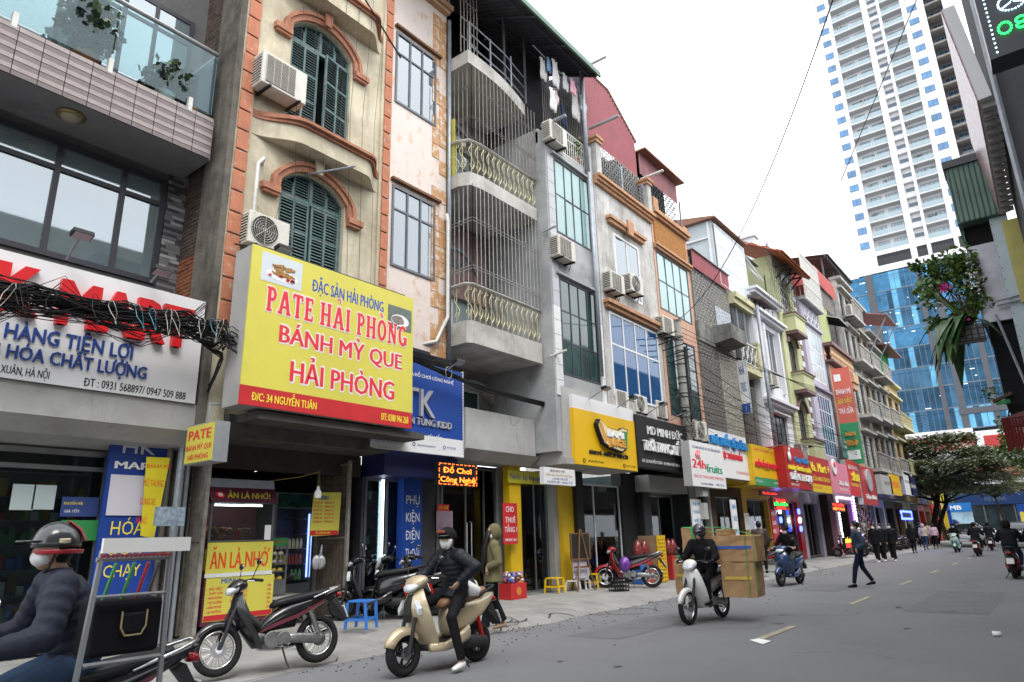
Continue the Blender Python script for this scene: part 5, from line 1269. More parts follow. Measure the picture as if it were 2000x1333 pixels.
house('grey_balcony_house','tall grimy grey house under the pink awning',-8.8,54.6,58.6,15.6,raw,[(5.4,7.6),(9,11.2),(12.4,14.4)],grimw)
house('ochre_house','ochre house with a green netted top at the end of the terrace row',-8.8,58.7,64.5,12.6,yelh,[(5.6,7.8),(9.2,11.4)],creamy)
GN=thing('green_netted_cabin','green netted rooftop cabin under a maroon lean-to roof at the end of the row','cabin',(-9.5,61,12.8))
MB().box(-12,-8.9,58.8,59.0,12.8,15.6).build('blue_window_wall',mat('teal_panes',(.05,.3,.35),.2,var=.3,scale=2),GN);MB().box(-11,-8.8,59.01,63,12.8,15.4).build('green_net',mat('green_net',(.04,.25,.07),.8,var=.25,scale=3),GN)
MB().prism([(-12.5,16.2),(-7.9,15.2),(-7.9,15.3),(-12.5,16.35)],'y',58.4,64.2).build('lean_to_roof',reddk,GN)
PA=thing('pink_awning','pinkish sheet awning on struts jutting over the grimy grey house','awning',(-8.8,56.6,16))
MB().prism([(-10.8,17.6),(-7.2,16.6),(-7.2,16.68),(-10.8,17.7)],'y',54.6,58.6).build('sheet',mat('dusty_pink_sheet',(.35,.16,.15),.6,var=.1),PA);MB().tube([(-8.8,55,14),(-7.3,55,16.6)],.05,5).tube([(-8.8,58.4,14),(-7.3,58.4,16.6)],.05,5).tube([(-7.2,54.6,16.7),(-7.2,58.6,16.7)],.08,5).build('strut',galv,PA)
ac((47.50,14.90),-8.1,'air conditioner high on the stained white ornate house',s=1.3)
# tall red and green food banner, edge-on
tb=[(-7.69,10.28),(-7.64,4.88)]
TB=thing('tall_banner','tall red and green vertical food banner projecting in front of the peach house','banner',(-8.2,41.0,4))
bx0,bx1,bzT,bzB=tb[0][0]+.1,tb[1][0]-.0,tb[0][1],tb[1][1]
bx0,bx1=-8.7,-7.75
print_h=bzT-bzB
redsalmon=mat('salmon_banner',(.62,.13,.09),.5,var=.05);grb=mat('banner_green',(.03,.27,.11),.5,var=.05)
MB().box(bx0,bx1,41.0,41.1,bzB+print_h*.42,bzT).build('red_panel',redsalmon,TB);MB().box(bx0,bx1,41.0,41.1,bzB,bzB+print_h*.42).build('green_panel',grb,TB)
for i,s_ in enumerate(['BÁNH MÌ','ĂN VẶT','TRÀ SỮA']):text(s_,bx0+.1,bzT-1.5-i*.55,.75,.3,40.99,[whitel,yell,whitel][i],TB,ax='-y',off=.02)
MB().box(bx0+.1,bx0+.45,40.98,40.995,bzT-.75,bzT-.35).box(bx0+.12,bx1-.12,40.98,40.995,bzB+.25,bzB+.75).build('white_label',whitel,TB)
MB().vloft([(bzB+1.0,-8.2,40.97,.26,.02),(bzB+1.15,-8.2,40.97,.32,.02),(bzB+1.3,-8.2,40.97,.3,.02)],12).vloft([(bzB+1.55,-8.22,40.97,.3,.02),(bzB+1.75,-8.2,40.97,.24,.02)],12).build('bread_picture',mat('bun_orange',(.55,.26,.05),.5),TB)
# second tin gable etc handled above
# =================================================================== SHOPS along the pavement
XSF=-11.0
# ---- pate shop: opening, shutters, cart, fridge
rust_iron=mat('rusty_folding_shutter',(.16,.13,.10),.7,var=.25,scale=8,dirt=.5,dcol=(.06,.04,.03));greyiron=mat('pale_shutter_paint',(.34,.32,.28),.6,var=.2,scale=8,dirt=.5,dcol=(.12,.08,.05))
PS=thing('pate_shop_front','dark open shop with folding iron shutters under the yellow billboard','shop front',(XSF,7.3,.15))
MB().box(-15,-14.9,5.6,9.1,.1,3.2).box(-14.9,XSF-.1,9.05,9.15,.1,3.15).box(-14.9,XSF-.1,5.55,5.62,.1,3.15).box(-14.9,XSF,5.62,9.05,.1,.17).build('interior',mat('dim_shop_interior',(.05,.042,.036),.9,var=.2),PS)
MB().box(XSF-.12,XSF+.05,5.62,9.05,2.75,3.15).build('lintel_box',mat('lintel_dark',(.07,.06,.055),.8,dirt=.3),PS)
def folding(parent,pts,z0,z1,m,edge,label=None):
 rows=[[(x,y,z0)for x,y in pts],[(x,y,z1)for x,y in pts]]
 o=MB().rings(rows,close=False,caps=False).build('folding_shutter',m,parent,fix=False,label=label);s_=o.modifiers.new('solid','SOLIDIFY');s_.thickness=.012
 mb=MB()
 for(x,y)in(pts[0],pts[-1]):mb.box(x-.03,x+.03,y-.03,y+.03,z0,z1+.02)
 for z in(z0+.02,(z0+z1)/2,z1-.04):mb.tube([(pts[0][0],pts[0][1],z),(pts[-1][0],pts[-1][1],z)],.02,4)
 mb.build('shutter_post',edge,parent);return o
n_=16
sh=[(XSF+.0+.42*k/n_+(.03 if k%2 else 0),9.0-.015*k+(.03 if k%2 else-.03))for k in range(n_+1)]
sR=(-16.21,11.75),(-11.76,9.22)
folding(PS,[(-11.6+.9*k/20,8.55+.04*k/20*10*.1+(.035 if k%2 else-.02))for k in range(21)],.15,3.0,rust_iron,greyiron,'rusty folding iron shutter at the right side of the opening')
folding(PS,[(-10.62-.5*k/10,5.68+(.045 if k%2 else 0))for k in range(11)],.12,3.0,greyiron,greyiron,'pale grey folding iron shutter at the left side of the opening')
# bulb
lb=(-10.89,2.38)
BL=thing('hanging_bulb','white LED bulb hanging on a yellow wire in the pate shop opening','bulb',(-10.55,8.0,2.3))
bq=(7.75,2.35)
MB().vloft([(bq[1]-.07,-10.55,bq[0],.045,.045),(bq[1]-.06,-10.55,bq[0],.058,.058),(bq[1]+.04,-10.55,bq[0],.058,.058),(bq[1]+.08,-10.55,bq[0],.03,.03),(bq[1]+.14,-10.55,bq[0],.02,.02)],12).build('bulb',mat('bulb_plastic',(.75,.75,.75),.3,emit=.15),BL,smooth=True)
MB().tube([(-10.55,bq[0],bq[1]+.13),(-10.55,bq[0]+.01,2.75),(-10.7,bq[0]-.3,2.65),(-11.0,bq[0]-.9,2.55)],.007,4).build('wire',mat('yellow_wire',(.45,.33,.06),.6),BL)
# menu banner and plastic bag on the shutter
mr=(7.74,8.41,1.61,2.39)
MNB=thing('menu_banner','yellow and red menu banner hung on the rusty shutter','banner',(-10.72,8.6,mr[2]))
MB().prism([(mr[0],mr[2]),(mr[1]-.03,mr[2]+.02),(mr[1],mr[3]+.02),(mr[0]+.05,mr[3])],'x',-10.73,-10.72).build('cloth',yel,MNB);MB().box(-10.719,-10.715,mr[0]+.01,mr[1]-.04,mr[2]+.02,mr[2]+.1).build('red_band',redv,MNB)
text('MENU',mr[0]+.16,mr[3]-.13,.22,.08,-10.716,mat('blue_ink',(.03,.12,.4),.5),MNB,off=.03)
for i,(a,b,n1,n2)in enumerate([('BÒ KHÔ','CHẢ CUA','20','25'),('THẬP CẨM','TRỨNG CHẢ','25','20'),('NEM NƯỚNG','TRỨNG PATE','25','15'),('THỊT NƯỚNG','XÚC XÍCH','25','20'),('GIĂM BÔNG','RUỐC','20','15'),('GÀ NƯỚNG','TRUYỀN THỐNG','20','15')]):
 z=mr[3]-.2-i*.068
 text(a,mr[0]+.05,z,.14,.035,-10.716,redb,MNB,off=.02);text(n1,mr[0]+.2,z,.04,.035,-10.716,redb,MNB,off=.02);text(b,mr[0]+.3,z,.15,.035,-10.716,redb,MNB,off=.02);text(n2,mr[0]+.47,z,.04,.035,-10.716,redb,MNB,off=.02)
text('ĐT: 0388 946 268',mr[0]+.12,mr[2]+.04,.32,.04,-10.712,yelb,MNB,off=.02)
pbm=glass('thin_plastic_bag',(.6,.6,.62),.1,.45,(.9,.9,.92))
pb=(7.97,1.16)
mb=MB().ball((-10.68,pb[0],pb[1]),.07,.12,.13,10,7).ball((-10.66,pb[0]-.1,pb[1]+.0),.06,.09,.13,10,7).cyl((-10.68,pb[0],pb[1]+.1),(-10.68,pb[0]+.02,pb[1]+.3),.03,6,.008)
mb.build('plastic_bag',pbm,smooth=True,label='clear plastic bags hung on the rusty shutter below the menu banner',cat='plastic bag');MB().ball((-10.67,pb[0]-.08,pb[1]-.06),.04,.06,.05,8,5).build('bag_content',mat('red_bag_content',(.35,.06,.05),.6),label='red contents lying in the plastic bag on the shutter',cat='food')
# PATE lightbox
LBX=thing('lightbox','small yellow PATE lightbox hung over the left shutter','sign',(-9.9,5.1,2.7))
lx0,lx1,lz0,lz1=(-10.21,-9.39,2.66,3.25)
MB().box(lx0,lx1,5.06,5.28,lz0,lz1).build('box',mat('zinc_sheet',(.4,.42,.44),.4,metal=.5,var=.1),LBX);MB().box(lx0+.02,lx1-.02,5.05,5.059,lz0+.02,lz1-.02).build('face',yel,LBX);lw=lx1-lx0;lh=lz1-lz0
text('PATE',lx0+lw*.1,lz0+lh*.6,lw*.8,lh*.26,5.046,redb,LBX,ax='-y',off=.03);text('BÁNH MỲ QUE',lx0+lw*.06,lz0+lh*.34,lw*.88,lh*.14,5.046,redb,LBX,ax='-y',off=.02);text('HẢI PHÒNG',lx0+lw*.14,lz0+lh*.1,lw*.72,lh*.14,5.046,redb,LBX,ax='-y',off=.02)
MB().tube([((lx0+lx1)/2,5.15,lz1),((lx0+lx1)/2,5.15,lz1+.3),((lx0+lx1)/2-.2,5.6,lz1+.4)],.015,5).build('hanger',galv,LBX)
# ---- food cart (front face towards the street)
XK_=-10.7;plum=mat('plum_panel',(.12,.02,.05),.5,var=.1);cream_t=mat('cream_italic',(.6,.5,.25),.5,var=0)
cr=(5.84,6.99,.25,2.02);cy0,cy1=cr[0]-.02,cr[1]
cz=(5.90,1.54)[1];cb=(6.90,1.01)[1];ct=(6.83,1.82)[1]
cB=.3
CT=thing('food_cart','yellow and plum bread cart with glass case reading ĂN LÀ NHỚ','cart',(XK_-.35,(cy0+cy1)/2,.16))
alu=MATS['satin_aluminium'];D_=.62
MB().box(XK_-D_,XK_,cy0,cy1,cB,cb).build('base_cabinet',plum,CT)
MB().box(XK_-D_,XK_,cy0,cy1,cb+.001,cz-.001).build('middle_cabinet',plum,CT)
MB().box(XK_+.001,XK_+.012,cy0,cy1,cb+.06,cz).build('yellow_panel',yel,CT);MB().box(XK_+.001,XK_+.02,cy0-.01,cy1+.01,cb,cb+.059).build('white_ledge',white_alu,CT)
MB().box(XK_+.001,XK_+.01,cy0+.03,cy1+.06,.36,cb-.001).build('menu_vinyl',yel,CT);MB().box(XK_+.0101,XK_+.014,cy0+.04,cy1+.05,.37,.45).build('menu_band',redv,CT)
text('ĂN LÀ NHỚ',cy0+.06,cb+.13,cy1-cy0-.12,.26,XK_+.014,mat('orange_red_letter',(.7,.08,.02),.4,var=0),CT,off=.03)
text('MENU',cy0+.28,cb-.1,.3,.08,XK_+.012,MATS['blue_ink'],CT,off=.03)
for i,(a,b,n2)in enumerate([('- BÁC BIỆT','BÒ TRỨNG CHẢ','20k'),('- THẬP CẨM','BƠ XÚC XÍCH','20k'),('- NEM NƯỚNG','TRỨNG PATE','15k'),('- THỊT NƯỚNG','TRỨNG LẠP XƯỞNG','20k'),('- GIĂM BÔNG','- RUỐC','15k'),('- GÀ NƯỚNG','- TRUYỀN THỐNG','15k'),('- PATE XÚC XÍCH','ĐT: 0388 946 268','')]):
 z=cb-.19-i*.068;text(a,cy0+.06,z,.26,.04,XK_+.012,redb,CT,off=.02);text(b,cy0+.45,z,.3,.04,XK_+.012,redb,CT,off=.02)
 if n2:text(n2,cy1-.06,z,.08,.04,XK_+.012,redb,CT,off=.02)
mb=MB();gz0,gz1=cz,ct+.36
for(x,y)in((XK_-.02,cy0+.02),(XK_-.02,cy1-.02),(XK_-D_+.02,cy0+.02),(XK_-D_+.02,cy1-.02)):mb.box(x-.015,x+.015,y-.015,y+.015,gz0,gz1)
for z in(gz0+.01,gz1-.02):mb.box(XK_-.035,XK_-.005,cy0,cy1,z,z+.02).box(XK_-D_,XK_,cy0,cy0+.02,z,z+.02)
mb.build('case_frame',alu,CT)
casegl=glass('case_glass',(.1,.1,.1),.05,.9,(.92,.95,.95))
MB().box(XK_-.02,XK_-.014,cy0+.03,cy1-.03,gz0+.03,gz1-.02).build('case_glass',casegl,CT)
MB().box(XK_-D_+.04,XK_-D_+.05,cy0,cy1,gz0,gz1).build('case_back',mat('maroon_back',(.1,.015,.02),.6),CT)
MB().box(XK_-.12,XK_-.09,cy0+.12,cy1-.2,gz1-.06,gz1-.035).build('tube_lamp',mat('white_tube_lamp',(.9,.93,1),.4,var=0,emit=7),CT)
# canopy: sloped plum fascia and grey-blue top
hz0,hz1,hz2=gz1,gz1+.24,gz1+.38
MB().prism([(XK_+.03,hz0),(XK_-.12,hz1),(XK_-.16,hz2),(XK_-D_+.1,hz2),(XK_-D_,hz0)],'y',cy0-.02,cy1+.04).build('canopy',plum,CT)
MB().prism([(XK_-.119,hz1+.001),(XK_-.159,hz2+.001),(XK_-.149,hz2+.004),(XK_-.109,hz1+.004)],'y',cy0+.0,cy1+.03).build('canopy_band',mat('grey_blue_sheet',(.38,.44,.5),.4,var=.08),CT)
t_=text('ĂN LÀ NHỚ!',cy0+.26,hz0+.06,cy1-cy0-.36,.12,XK_+.03,yell,CT,off=.02,shear=.3);t_.rotation_euler=(0,R_(-32),0);t_.location.x-=.015
MB().cyl((XK_-.03,cy0+.15,hz0+.11),(XK_-.025,cy0+.15,hz0+.115),.075,16).build('round_logo',redb,CT);MB().cyl((XK_-.02,cy0+.15,hz0+.11),(XK_-.015,cy0+.15,hz0+.115),.04,12).build('logo_centre',whitel,CT)
sg_=MB().box(XK_-D_+.05,XK_-.1,cy0-.04,cy0-.025,hz0+.06,hz0+.22).build('side_sign',yel,CT);text('BÁNH MỲ QUE',XK_-D_+.08,hz0+.09,.44,.09,cy0-.045,redb,CT,ax='-y',off=.02)
text('Bánh mì que',XK_-D_+.05,cB+.3,.5,.1,cy0-.012,yell,CT,ax='-y',off=.01);text('Đà Nẵng',XK_-D_+.1,cB+.08,.42,.14,cy0-.012,yell,CT,ax='-y',off=.02)
MB().cyl((XK_-.3,cy0-.004,cb-.22),(XK_-.3,cy0-.01,cb-.22),.09,18).build('side_logo',mat('silver_print',(.4,.4,.42),.5,var=0),CT);text('LY',XK_-.35,cb-.26,.1,.07,cy0-.014,plum,CT,ax='-y',off=.03)
MB().box(XK_-D_+.02,XK_-.02,cy0-.012,cy0-.001,cb+.1,cz-.1).build('side_print',mat('yellow_swirl',(.5,.4,.08),.5,var=.5,scale=7),CT);text('Bánh mì que Đà Nẵng',XK_-D_+.06,cb+.26,.48,.07,cy0-.016,plum,CT,ax='-y',off=.02)
for x in(XK_-.08,XK_-D_+.08):
 for y in(cy0+.1,cy1-.1):MB().torus((x,y,.22),.05,.022,'x',12,6).build('castor',black_met,CT)
mb=MB()
for k in range(26):mb.ball((XK_-.1-rnd()*.35,cy0+.07+rnd()*.4,gz0+.06+rnd()*.16),.075,.055,.045,8,5)
mb.build('bread_rolls',mat('baked_bread',(.42,.2,.07),.6,var=.25,scale=20),smooth=True,kind='stuff',label='pile of bread rolls in a clear bag inside the cart case',cat='bread')
mb=MB()
for k in range(16):y=cy0+.62+(k%4)*.045;z=gz0+.05+(k//4)*.05;mb.tube([(XK_-.2,y,z),(XK_-.1,y+.02,z+.01)],.02,5)
mb.build('bread_sticks',mat('pale_bread',(.55,.36,.2),.6,var=.2),kind='stuff',label='stack of pale bread sticks in a jar inside the cart case',cat='bread')
MB().box(XK_-.14,XK_-.1,cy0+.53,cy0+.6,gz0+.03,gz0+.2).build('red_bottle',redb,label='red sauce packet beside the bread sticks',cat='bottle')
MB().box(XK_-.012,XK_-.008,cy1-.17,cy1-.05,gz0+.03,gz0+.27).build('payment_card',whitel,label='small white and blue card in the right corner of the cart glass',cat='card')
# ---- steamer cabinet and table
sy0,sy1=(7.08,1.52)[0],(7.48,1.51)[0]
sz_=(7.25,1.59)[1]
SC=thing('steamer_cabinet','glass steamer cabinet with trays of buns and a green top sign','cabinet',(XSF-.25,(sy0+sy1)/2,.9))
sb=(7.33,.62)[1]
mb=MB()
for(x,y)in((-11.0,sy0),(-11.0,sy1),(-11.38,sy0),(-11.38,sy1)):mb.box(x-.012,x+.012,y-.012,y+.012,sb,sz_)
lv=[sb+.26+(sz_-sb-.26-.15)*k/4 for k in range(5)]
for z in lv+[sb,sz_]:mb.box(-11.39,-10.99,sy0,sy1,z,z+.012)
mb.build('cabinet_frame',alu,SC);MB().box(-10.986,-10.98,sy0,sy1,sb+.02,lv[0]).build('lower_panel',alu,SC);MB().box(-10.986,-10.98,sy0,sy1,sz_-.13,sz_-.005).build('green_sign',gc[3],SC)
text('BÁNH BAO CHẢ CÁ',sy0+.06,sz_-.075,sy1-sy0-.1,.03,-10.978,redb,SC,off=.02)
bunm=[mat('white_bun',(.68,.63,.52),.6,var=.05),mat('yellow_bun',(.66,.5,.08),.6,var=.05),mat('purple_bun',(.35,.25,.42),.6,var=.05)]
for l_,z in enumerate(lv[:4]):
 for k in range(3):
  MB().ball((-11.1,sy0+.07+k*(sy1-sy0-.14)/2,z+.012),.07,.062,.07,10,5,z0=0).build('steamed_bun',bunm[1]if l_<2 else bunm[(2 if k==2 and l_==2 else 0)],smooth=True,label='%s bun, %s on the %s steamer tray'%('yellow'if l_<2 else('purple'if k==2 and l_==2 else 'white'),['leftmost','middle one','rightmost'][k],['lowest','second lowest','third','top'][l_]),cat='bun',group='buns on the steamer trays')
TBL=thing('folding_table','small folding table with a pale top under the steamer cabinet','table',(-11.1,(sy0+sy1)/2,.17))
MB().box(-11.5,-10.75,sy0-.1,sy1+.45,sb-.035,sb-.002).build('table_top',mat('pale_laminate',(.5,.48,.42),.4),TBL)
for a,b in(((-10.8,sy0,.17),(-10.8,sy1+.3,sb-.04)),((-10.8,sy1+.3,.17),(-10.8,sy0,sb-.04)),((-11.45,sy0,.17),(-11.45,sy1+.3,sb-.04)),((-11.45,sy1+.3,.17),(-11.45,sy0,sb-.04))):MB().tube([a,b],.014,5).build('leg',MATS['dark_steel'],TBL)
# ---- fridge
fr_=(7.77,8.68,.55,2.46)
FR=thing('display_fridge','glass door drinks fridge with a blue LED strip in the dark shop','fridge',(-12.1,8.1,.17))
fy0,fy1,fz1=fr_[0],fr_[1],fr_[3]
frm=mat('fridge_grey',(.3,.31,.33),.4,var=.06)
MB().box(-12.55,-12.5,fy0,fy1,.2,fz1).box(-12.5,-11.9,fy0,fy0+.05,.2,fz1).box(-12.5,-11.9,fy1-.05,fy1,.2,fz1).box(-12.5,-11.9,fy0+.05,fy1-.05,.2,.75).box(-12.5,-11.9,fy0+.05,fy1-.05,fz1-.3,fz1).build('cabinet',frm,FR)
MB().box(-11.899,-11.89,fy0+.05,fy1-.05,fz1-.28,fz1-.02).build('picture_header',mat('landscape_print',(.02,.15,.12),.4,var=.6,scale=5),FR)
mb=MB()
for k in range(5):mb.box(-11.899,-11.885,fy0+.08,fy1-.08,.3+k*.07,.32+k*.07)
mb.build('vent_slats',frm,FR,kind='stuff');mb=MB()
for k in range(5):mb.box(-12.45,-11.98,fy0+.05,fy1-.05,.8+k*.29,.81+k*.29)
mb.build('shelf',alu,FR,kind='stuff')
MB().box(-11.9,-11.88,fy0+.05,fy1-.05,.77,fz1-.31).build('door_glass',casegl,FR)
MB().box(-11.95,-11.94,fy1-.1,fy1-.07,.85,fz1-.4).build('led_strip',mat('blue_led',(.25,.35,1),.5,var=0,emit=3),FR)
bt=MB().vloft([(0,0,0,.028,.028),(.12,0,0,.03,.03),(.15,0,0,.018,.018),(.19,0,0,.018,.018)],8)
bms=[bt.mesh('bottle',m,(0,0,0))for m in(mat('yellow_drink',(.5,.5,.15),.3,emit=.15),mat('green_drink',(.15,.4,.1),.3,emit=.12),mat('red_drink',(.4,.08,.06),.3,emit=.1),mat('cream_drink',(.6,.55,.4),.3,emit=.12))]  # drinks glow faintly by themselves; the light is put into their material
for l_ in range(4):
 for k in range(8):
  if l_==3 or(l_==0 and k<5):continue
  o=_link('bottle',bms[[1,0,3,0][l_]if k<4 else[1,2,3,0][l_]],None,Vector((-12.05,fy0+.12+k*.088,.815+.29*l_+.0)));tag(o,'drink bottle, %s from the left on the %s fridge shelf'%(['first','second','third','fourth','fifth','sixth','seventh','last'][k],['lowest','second','third','top'][l_]),'bottle','bottles in the fridge')
MB().vloft([(.82,-12.05,fy0+.5,.1,.1),(.93,-12.05,fy0+.5,.19,.19)],16).build('bowl',white_alu,smooth=True,label='pale bowl on the lowest fridge shelf',cat='bowl')
# ---- blue phone shop
X3=-10.95;b3=(8.70,10.29,1.10,2.90);c3=(10.05,10.59,1.08,2.75)
bluev=mat('sign_blue',(.01,.06,.32),.4,var=.08,bump=.5,bscale=3);navyf=mat('navy_fascia',(.01,.015,.09),.5,var=.1)
P3=thing('phone_shop_front','glass shop front with hanging phone accessories under a navy fascia','shop front',(X3,9.9,.17))
e3=(10.74,2.64)[0]
MB().box(X3-.05,-10.3,9.1,e3+.5,2.75,3.3).build('fascia',navyf,P3)
MB().box(-13.6,-13.5,9.1,12,.1,3).box(-13.5,X3,9.1,9.16,.1,3).box(-13.5,X3-.1,11.9,12,.1,3).box(-13.5,X3,9.16,11.9,.1,.19).box(-13.5,X3,9.16,11.9,2.9,2.95).build('interior',mat('phone_interior',(.09,.1,.12),.8),P3)
window(P3,X3,(9.18,b3[1]+.1,.19,2.75),(.5,),(),alu,shopg,fw=.06,proud=.0)
MB().box(X3+.001,X3+.03,9.62,9.66,.5,2.72).build('tube_lamp',mat('white_led_tube',(.8,.9,1),.4,var=0,emit=3),P3)
shelves('accessory_rack','rack of dark phone accessories behind the glass of the navy shop',X3-.5,9.3,11.2,.5,2.5,.3,[MATS['goods_white'],mat('goods_black',(.02,.02,.022),.4),mat('goods_grey',(.15,.15,.16),.4),MATS['goods_black'],MATS['goods_red']],w=(.06,.1),h=(.12,.2),fill=.7,frame=MATS['dark_interior'],cat='rack')
ledr=mat('red_led_glow',(1,.03,.02),.5,var=0,emit=1.6);ledo=mat('orange_led',(1,.12,.01),.5,var=0,emit=5);ledg=mat('green_led',(.02,1,.08),.5,var=0,emit=4);ledb=mat('blue_led_dot',(.05,.08,1),.5,var=0,emit=5);ledw=mat('white_led_dot',(.7,.8,1),.5,var=0,emit=5);ledred=mat('red_led',(1,.02,.01),.5,var=0,emit=5)
CB=thing('column_sign','navy column board reading PHỤ KIỆN ĐIỆN THOẠI with white letters','sign',(-10.75,c3[0]+.2,.3))
MB().box(-10.95,-10.75,c3[0],c3[1],.3,c3[3]).build('board',bluev,CB)
for i,s_ in enumerate(['PHỤ','KIỆN','ĐIỆN','THOẠI']):
 zz_=(10.30,2.23)[1]-i*.36;text(s_,c3[0]+(c3[1]-c3[0])*.14,zz_,(c3[1]-c3[0])*.72,.19,-10.748,whitel,CB,off=.01)
MB().box(-11.2,-10.9,c3[1]+.01,c3[1]+.55,.15,3.2).build('dark_pillar',mat('dark_pillar',(.07,.07,.075),.7,var=.1),label='dark rendered pillar between the navy column board and the glass doors',cat='pillar')
# TK sign
XTK=-10.0;tk=(8.5,11.08,3.22,5.1)
TK=thing('shop_sign','blue phone accessory sign with silver TK letters partly behind the yellow billboard','sign',(XTK,9.8,tk[2]))
MB().box(XTK-.12,XTK,tk[0],tk[1],tk[2]+.35,tk[3]).build('blue_panel',bluev,TK);MB().box(XTK-.12,XTK,tk[0],tk[1],tk[2],tk[2]+.3495).build('white_panel',sw,TK)
mb=MB()
for k in range(30):mb.box(XTK-.1,XTK+.01,tk[1]-.012,tk[1]+.02,tk[2]+k*.064,tk[2]+.05+k*.064)
for k in range(40):mb.box(XTK-.02,XTK+.012,tk[1]-.03-k*.064,tk[1]+.02-k*.064,tk[2]-.02,tk[2]+.005)
mb.build('dashed_edge',white_alu,TK,kind='stuff',fix=False)
silver=mat('silver_letter',(.55,.56,.6),.3,metal=.4,var=0)
tkt=(10.12,4.75);text('TK',(9.24,4.66)[0],(10.13,3.95)[1],(10.14,4.81)[0]-(9.24,4.66)[0],.6,XTK+.002,silver,TK,ext=.07,off=.0)
text('ĐIỆN THOẠI VÀ ĐỒ CHƠI CÔNG NGHỆ',8.75,(10.77,4.82)[1]-.04,(10.78,4.83)[0]-8.75,.075,XTK+.002,whitel,TK,off=.02)
text('PHỤ KIỆN TÙNG KIDD',(8.73,3.76)[0],(10.68,3.79)[1]-.02,(10.70,3.79)[0]-(8.73,3.76)[0],.15,XTK+.002,silver,TK,ext=.03,off=.03)
text('MUA TẬN TAY - TẬN NHÀ - TẬN GỐC',(8.80,3.47)[0],(10.40,3.50)[1],(10.41,3.50)[0]-(8.80,3.47)[0],.09,XTK+.002,whitel,TK,off=.02)
text('28 Nguyễn Tuân, Thanh Xuân, Hà Nội',(8.55,3.27)[0],tk[2]+.12,.62,.06,XTK+.002,navy,TK,off=.01);text('https://phukientungkidd.com',(9.70,3.37)[0],tk[2]+.12,.52,.05,XTK+.002,navy,TK,off=.01);text('0973 825 882',(10.57,3.45)[0],tk[2]+.13,.28,.05,XTK+.002,navy,TK,off=.01)
for yy in((8.46,3.28)[0],(9.60,3.38)[0],(10.49,3.46)[0]):MB().torus((XTK+.003,yy,tk[2]+.15),.035,.008,'x',14,4).build('round_icon',navy,TK)
def ledbox(name,label,r,X,lines,border,t=.12):
 y0,y1,z0,z1=r;o=thing(name,label,'LED sign',(X,(y0+y1)/2,z0))
 MB().box(X-t,X,y0,y1,z0,z1).build('housing',black_met,o)
 mb=MB();n=int((y1-y0)/.045)
 for k in range(n):
  if k%3<2:
   y=y0+.03+k*(y1-y0-.06)/n;mb.box(X+.001,X+.006,y,y+.025,z0+.025,z0+.035).box(X+.001,X+.006,y,y+.025,z1-.035,z1-.025)
 m_=int((z1-z0)/.045)
 for k in range(m_):
  if k%3<2:
   z=z0+.03+k*(z1-z0-.06)/m_;mb.box(X+.001,X+.006,y0+.02,y0+.03,z,z+.025).box(X+.001,X+.006,y1-.03,y1-.02,z,z+.025)
 if border:mb.build('border_leds',border,o,kind='stuff',fix=False)
 for s_,a,b,w_,h_,m in lines:text(s_,y0+(y1-y0)*a,z0+(z1-z0)*b,(y1-y0)*w_,(z1-z0)*h_,X+.003,m,o,off=.01)
 return o
ledbox('led_sign','black LED sign glowing orange with Đồ Chơi Công Nghệ',(10.21,11.43,2.57,3.05),-9.9,[('Đồ Chơi',.12,.56,.72,.24,ledo),('Công Nghệ',.05,.16,.9,.24,ledo)],ledo)
# D: ground glass doors, fascia box
X4=-10.95;d4=(11.49,13.29,.98,2.84)
P4=thing('glass_door_shop','empty shop with double glass doors and long steel handles below the caged balconies','shop front',(X4,12.2,.17))
MB().box(XDB,-9.95,11.12,13.72,3.42,4.32).build('upper_fascia',panel_grey,P4);MB().rings([[(-9.95,y,3.419),(-10.25,y,3.2),(-10.9,y,3.2),(-10.9,y,3.419)]for y in(11.12,13.9)]).build('soffit',panel_grey,P4)
window(P4,X4,(11.4,13.35,.18,3.19),(.42,.78),(),alu,shopg,fw=.05,proud=.0)
for y in(12.16,12.32):MB().tube([(X4+.03,y,1.0),(X4+.09,y,1.03),(X4+.09,y,1.85),(X4+.03,y,1.88)],.014,6).build('door_handle',steel,P4)
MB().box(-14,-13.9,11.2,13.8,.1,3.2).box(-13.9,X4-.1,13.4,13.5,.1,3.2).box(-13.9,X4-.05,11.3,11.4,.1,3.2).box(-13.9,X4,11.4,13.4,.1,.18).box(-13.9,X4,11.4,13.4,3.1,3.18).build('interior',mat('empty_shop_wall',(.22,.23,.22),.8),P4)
mb=MB()
for k in range(7):mb.ball((-11.6+ru(-.2,.2),12.0+ru(-.3,.9),.3+.22*(k%3)),.25,.3,.16,10,6)
mb.build('white_sacks',mat('sack_white',(.5,.5,.46),.8),P4,smooth=True,kind='stuff')
MB().box(X4-.1,X4+.05,13.36,13.75,.15,3.2).build('panel_pillar',panel_grey,P4)
poster('rent_banner','red CHO THUÊ TẦNG 1 banner hung on the yellow column',(12.74,13.29,1.35,2.29),-10.25,redv,[('CHO',.2,.78,.55,.14,whitel),('THUÊ',.15,.52,.7,.14,whitel),('TẦNG 1',.1,.29,.85,.13,whitel),('098 690 3663',.12,.07,.8,.07,whitel)],cat='banner')
poster('rent_banner','faded pink FOR RENT cloth hung beside the glass doors',(11.09,11.61,1.70,2.11),-10.8,mat('faded_pink_cloth',(.42,.3,.36),.8,var=.15),[('BÁN GIÀN',.1,.6,.8,.2,mat('grey_blue_ink',(.3,.3,.45),.5)),('MAY CÁ TRA',.1,.25,.8,.2,MATS['grey_blue_ink'])],cat='banner')
poster('rent_banner','small red CHO THUÊ strip above the faded pink cloth',(11.11,11.48,2.11,2.25),-10.79,redv,[('CHO THUÊ',.1,.25,.8,.5,yelb)],cat='banner')
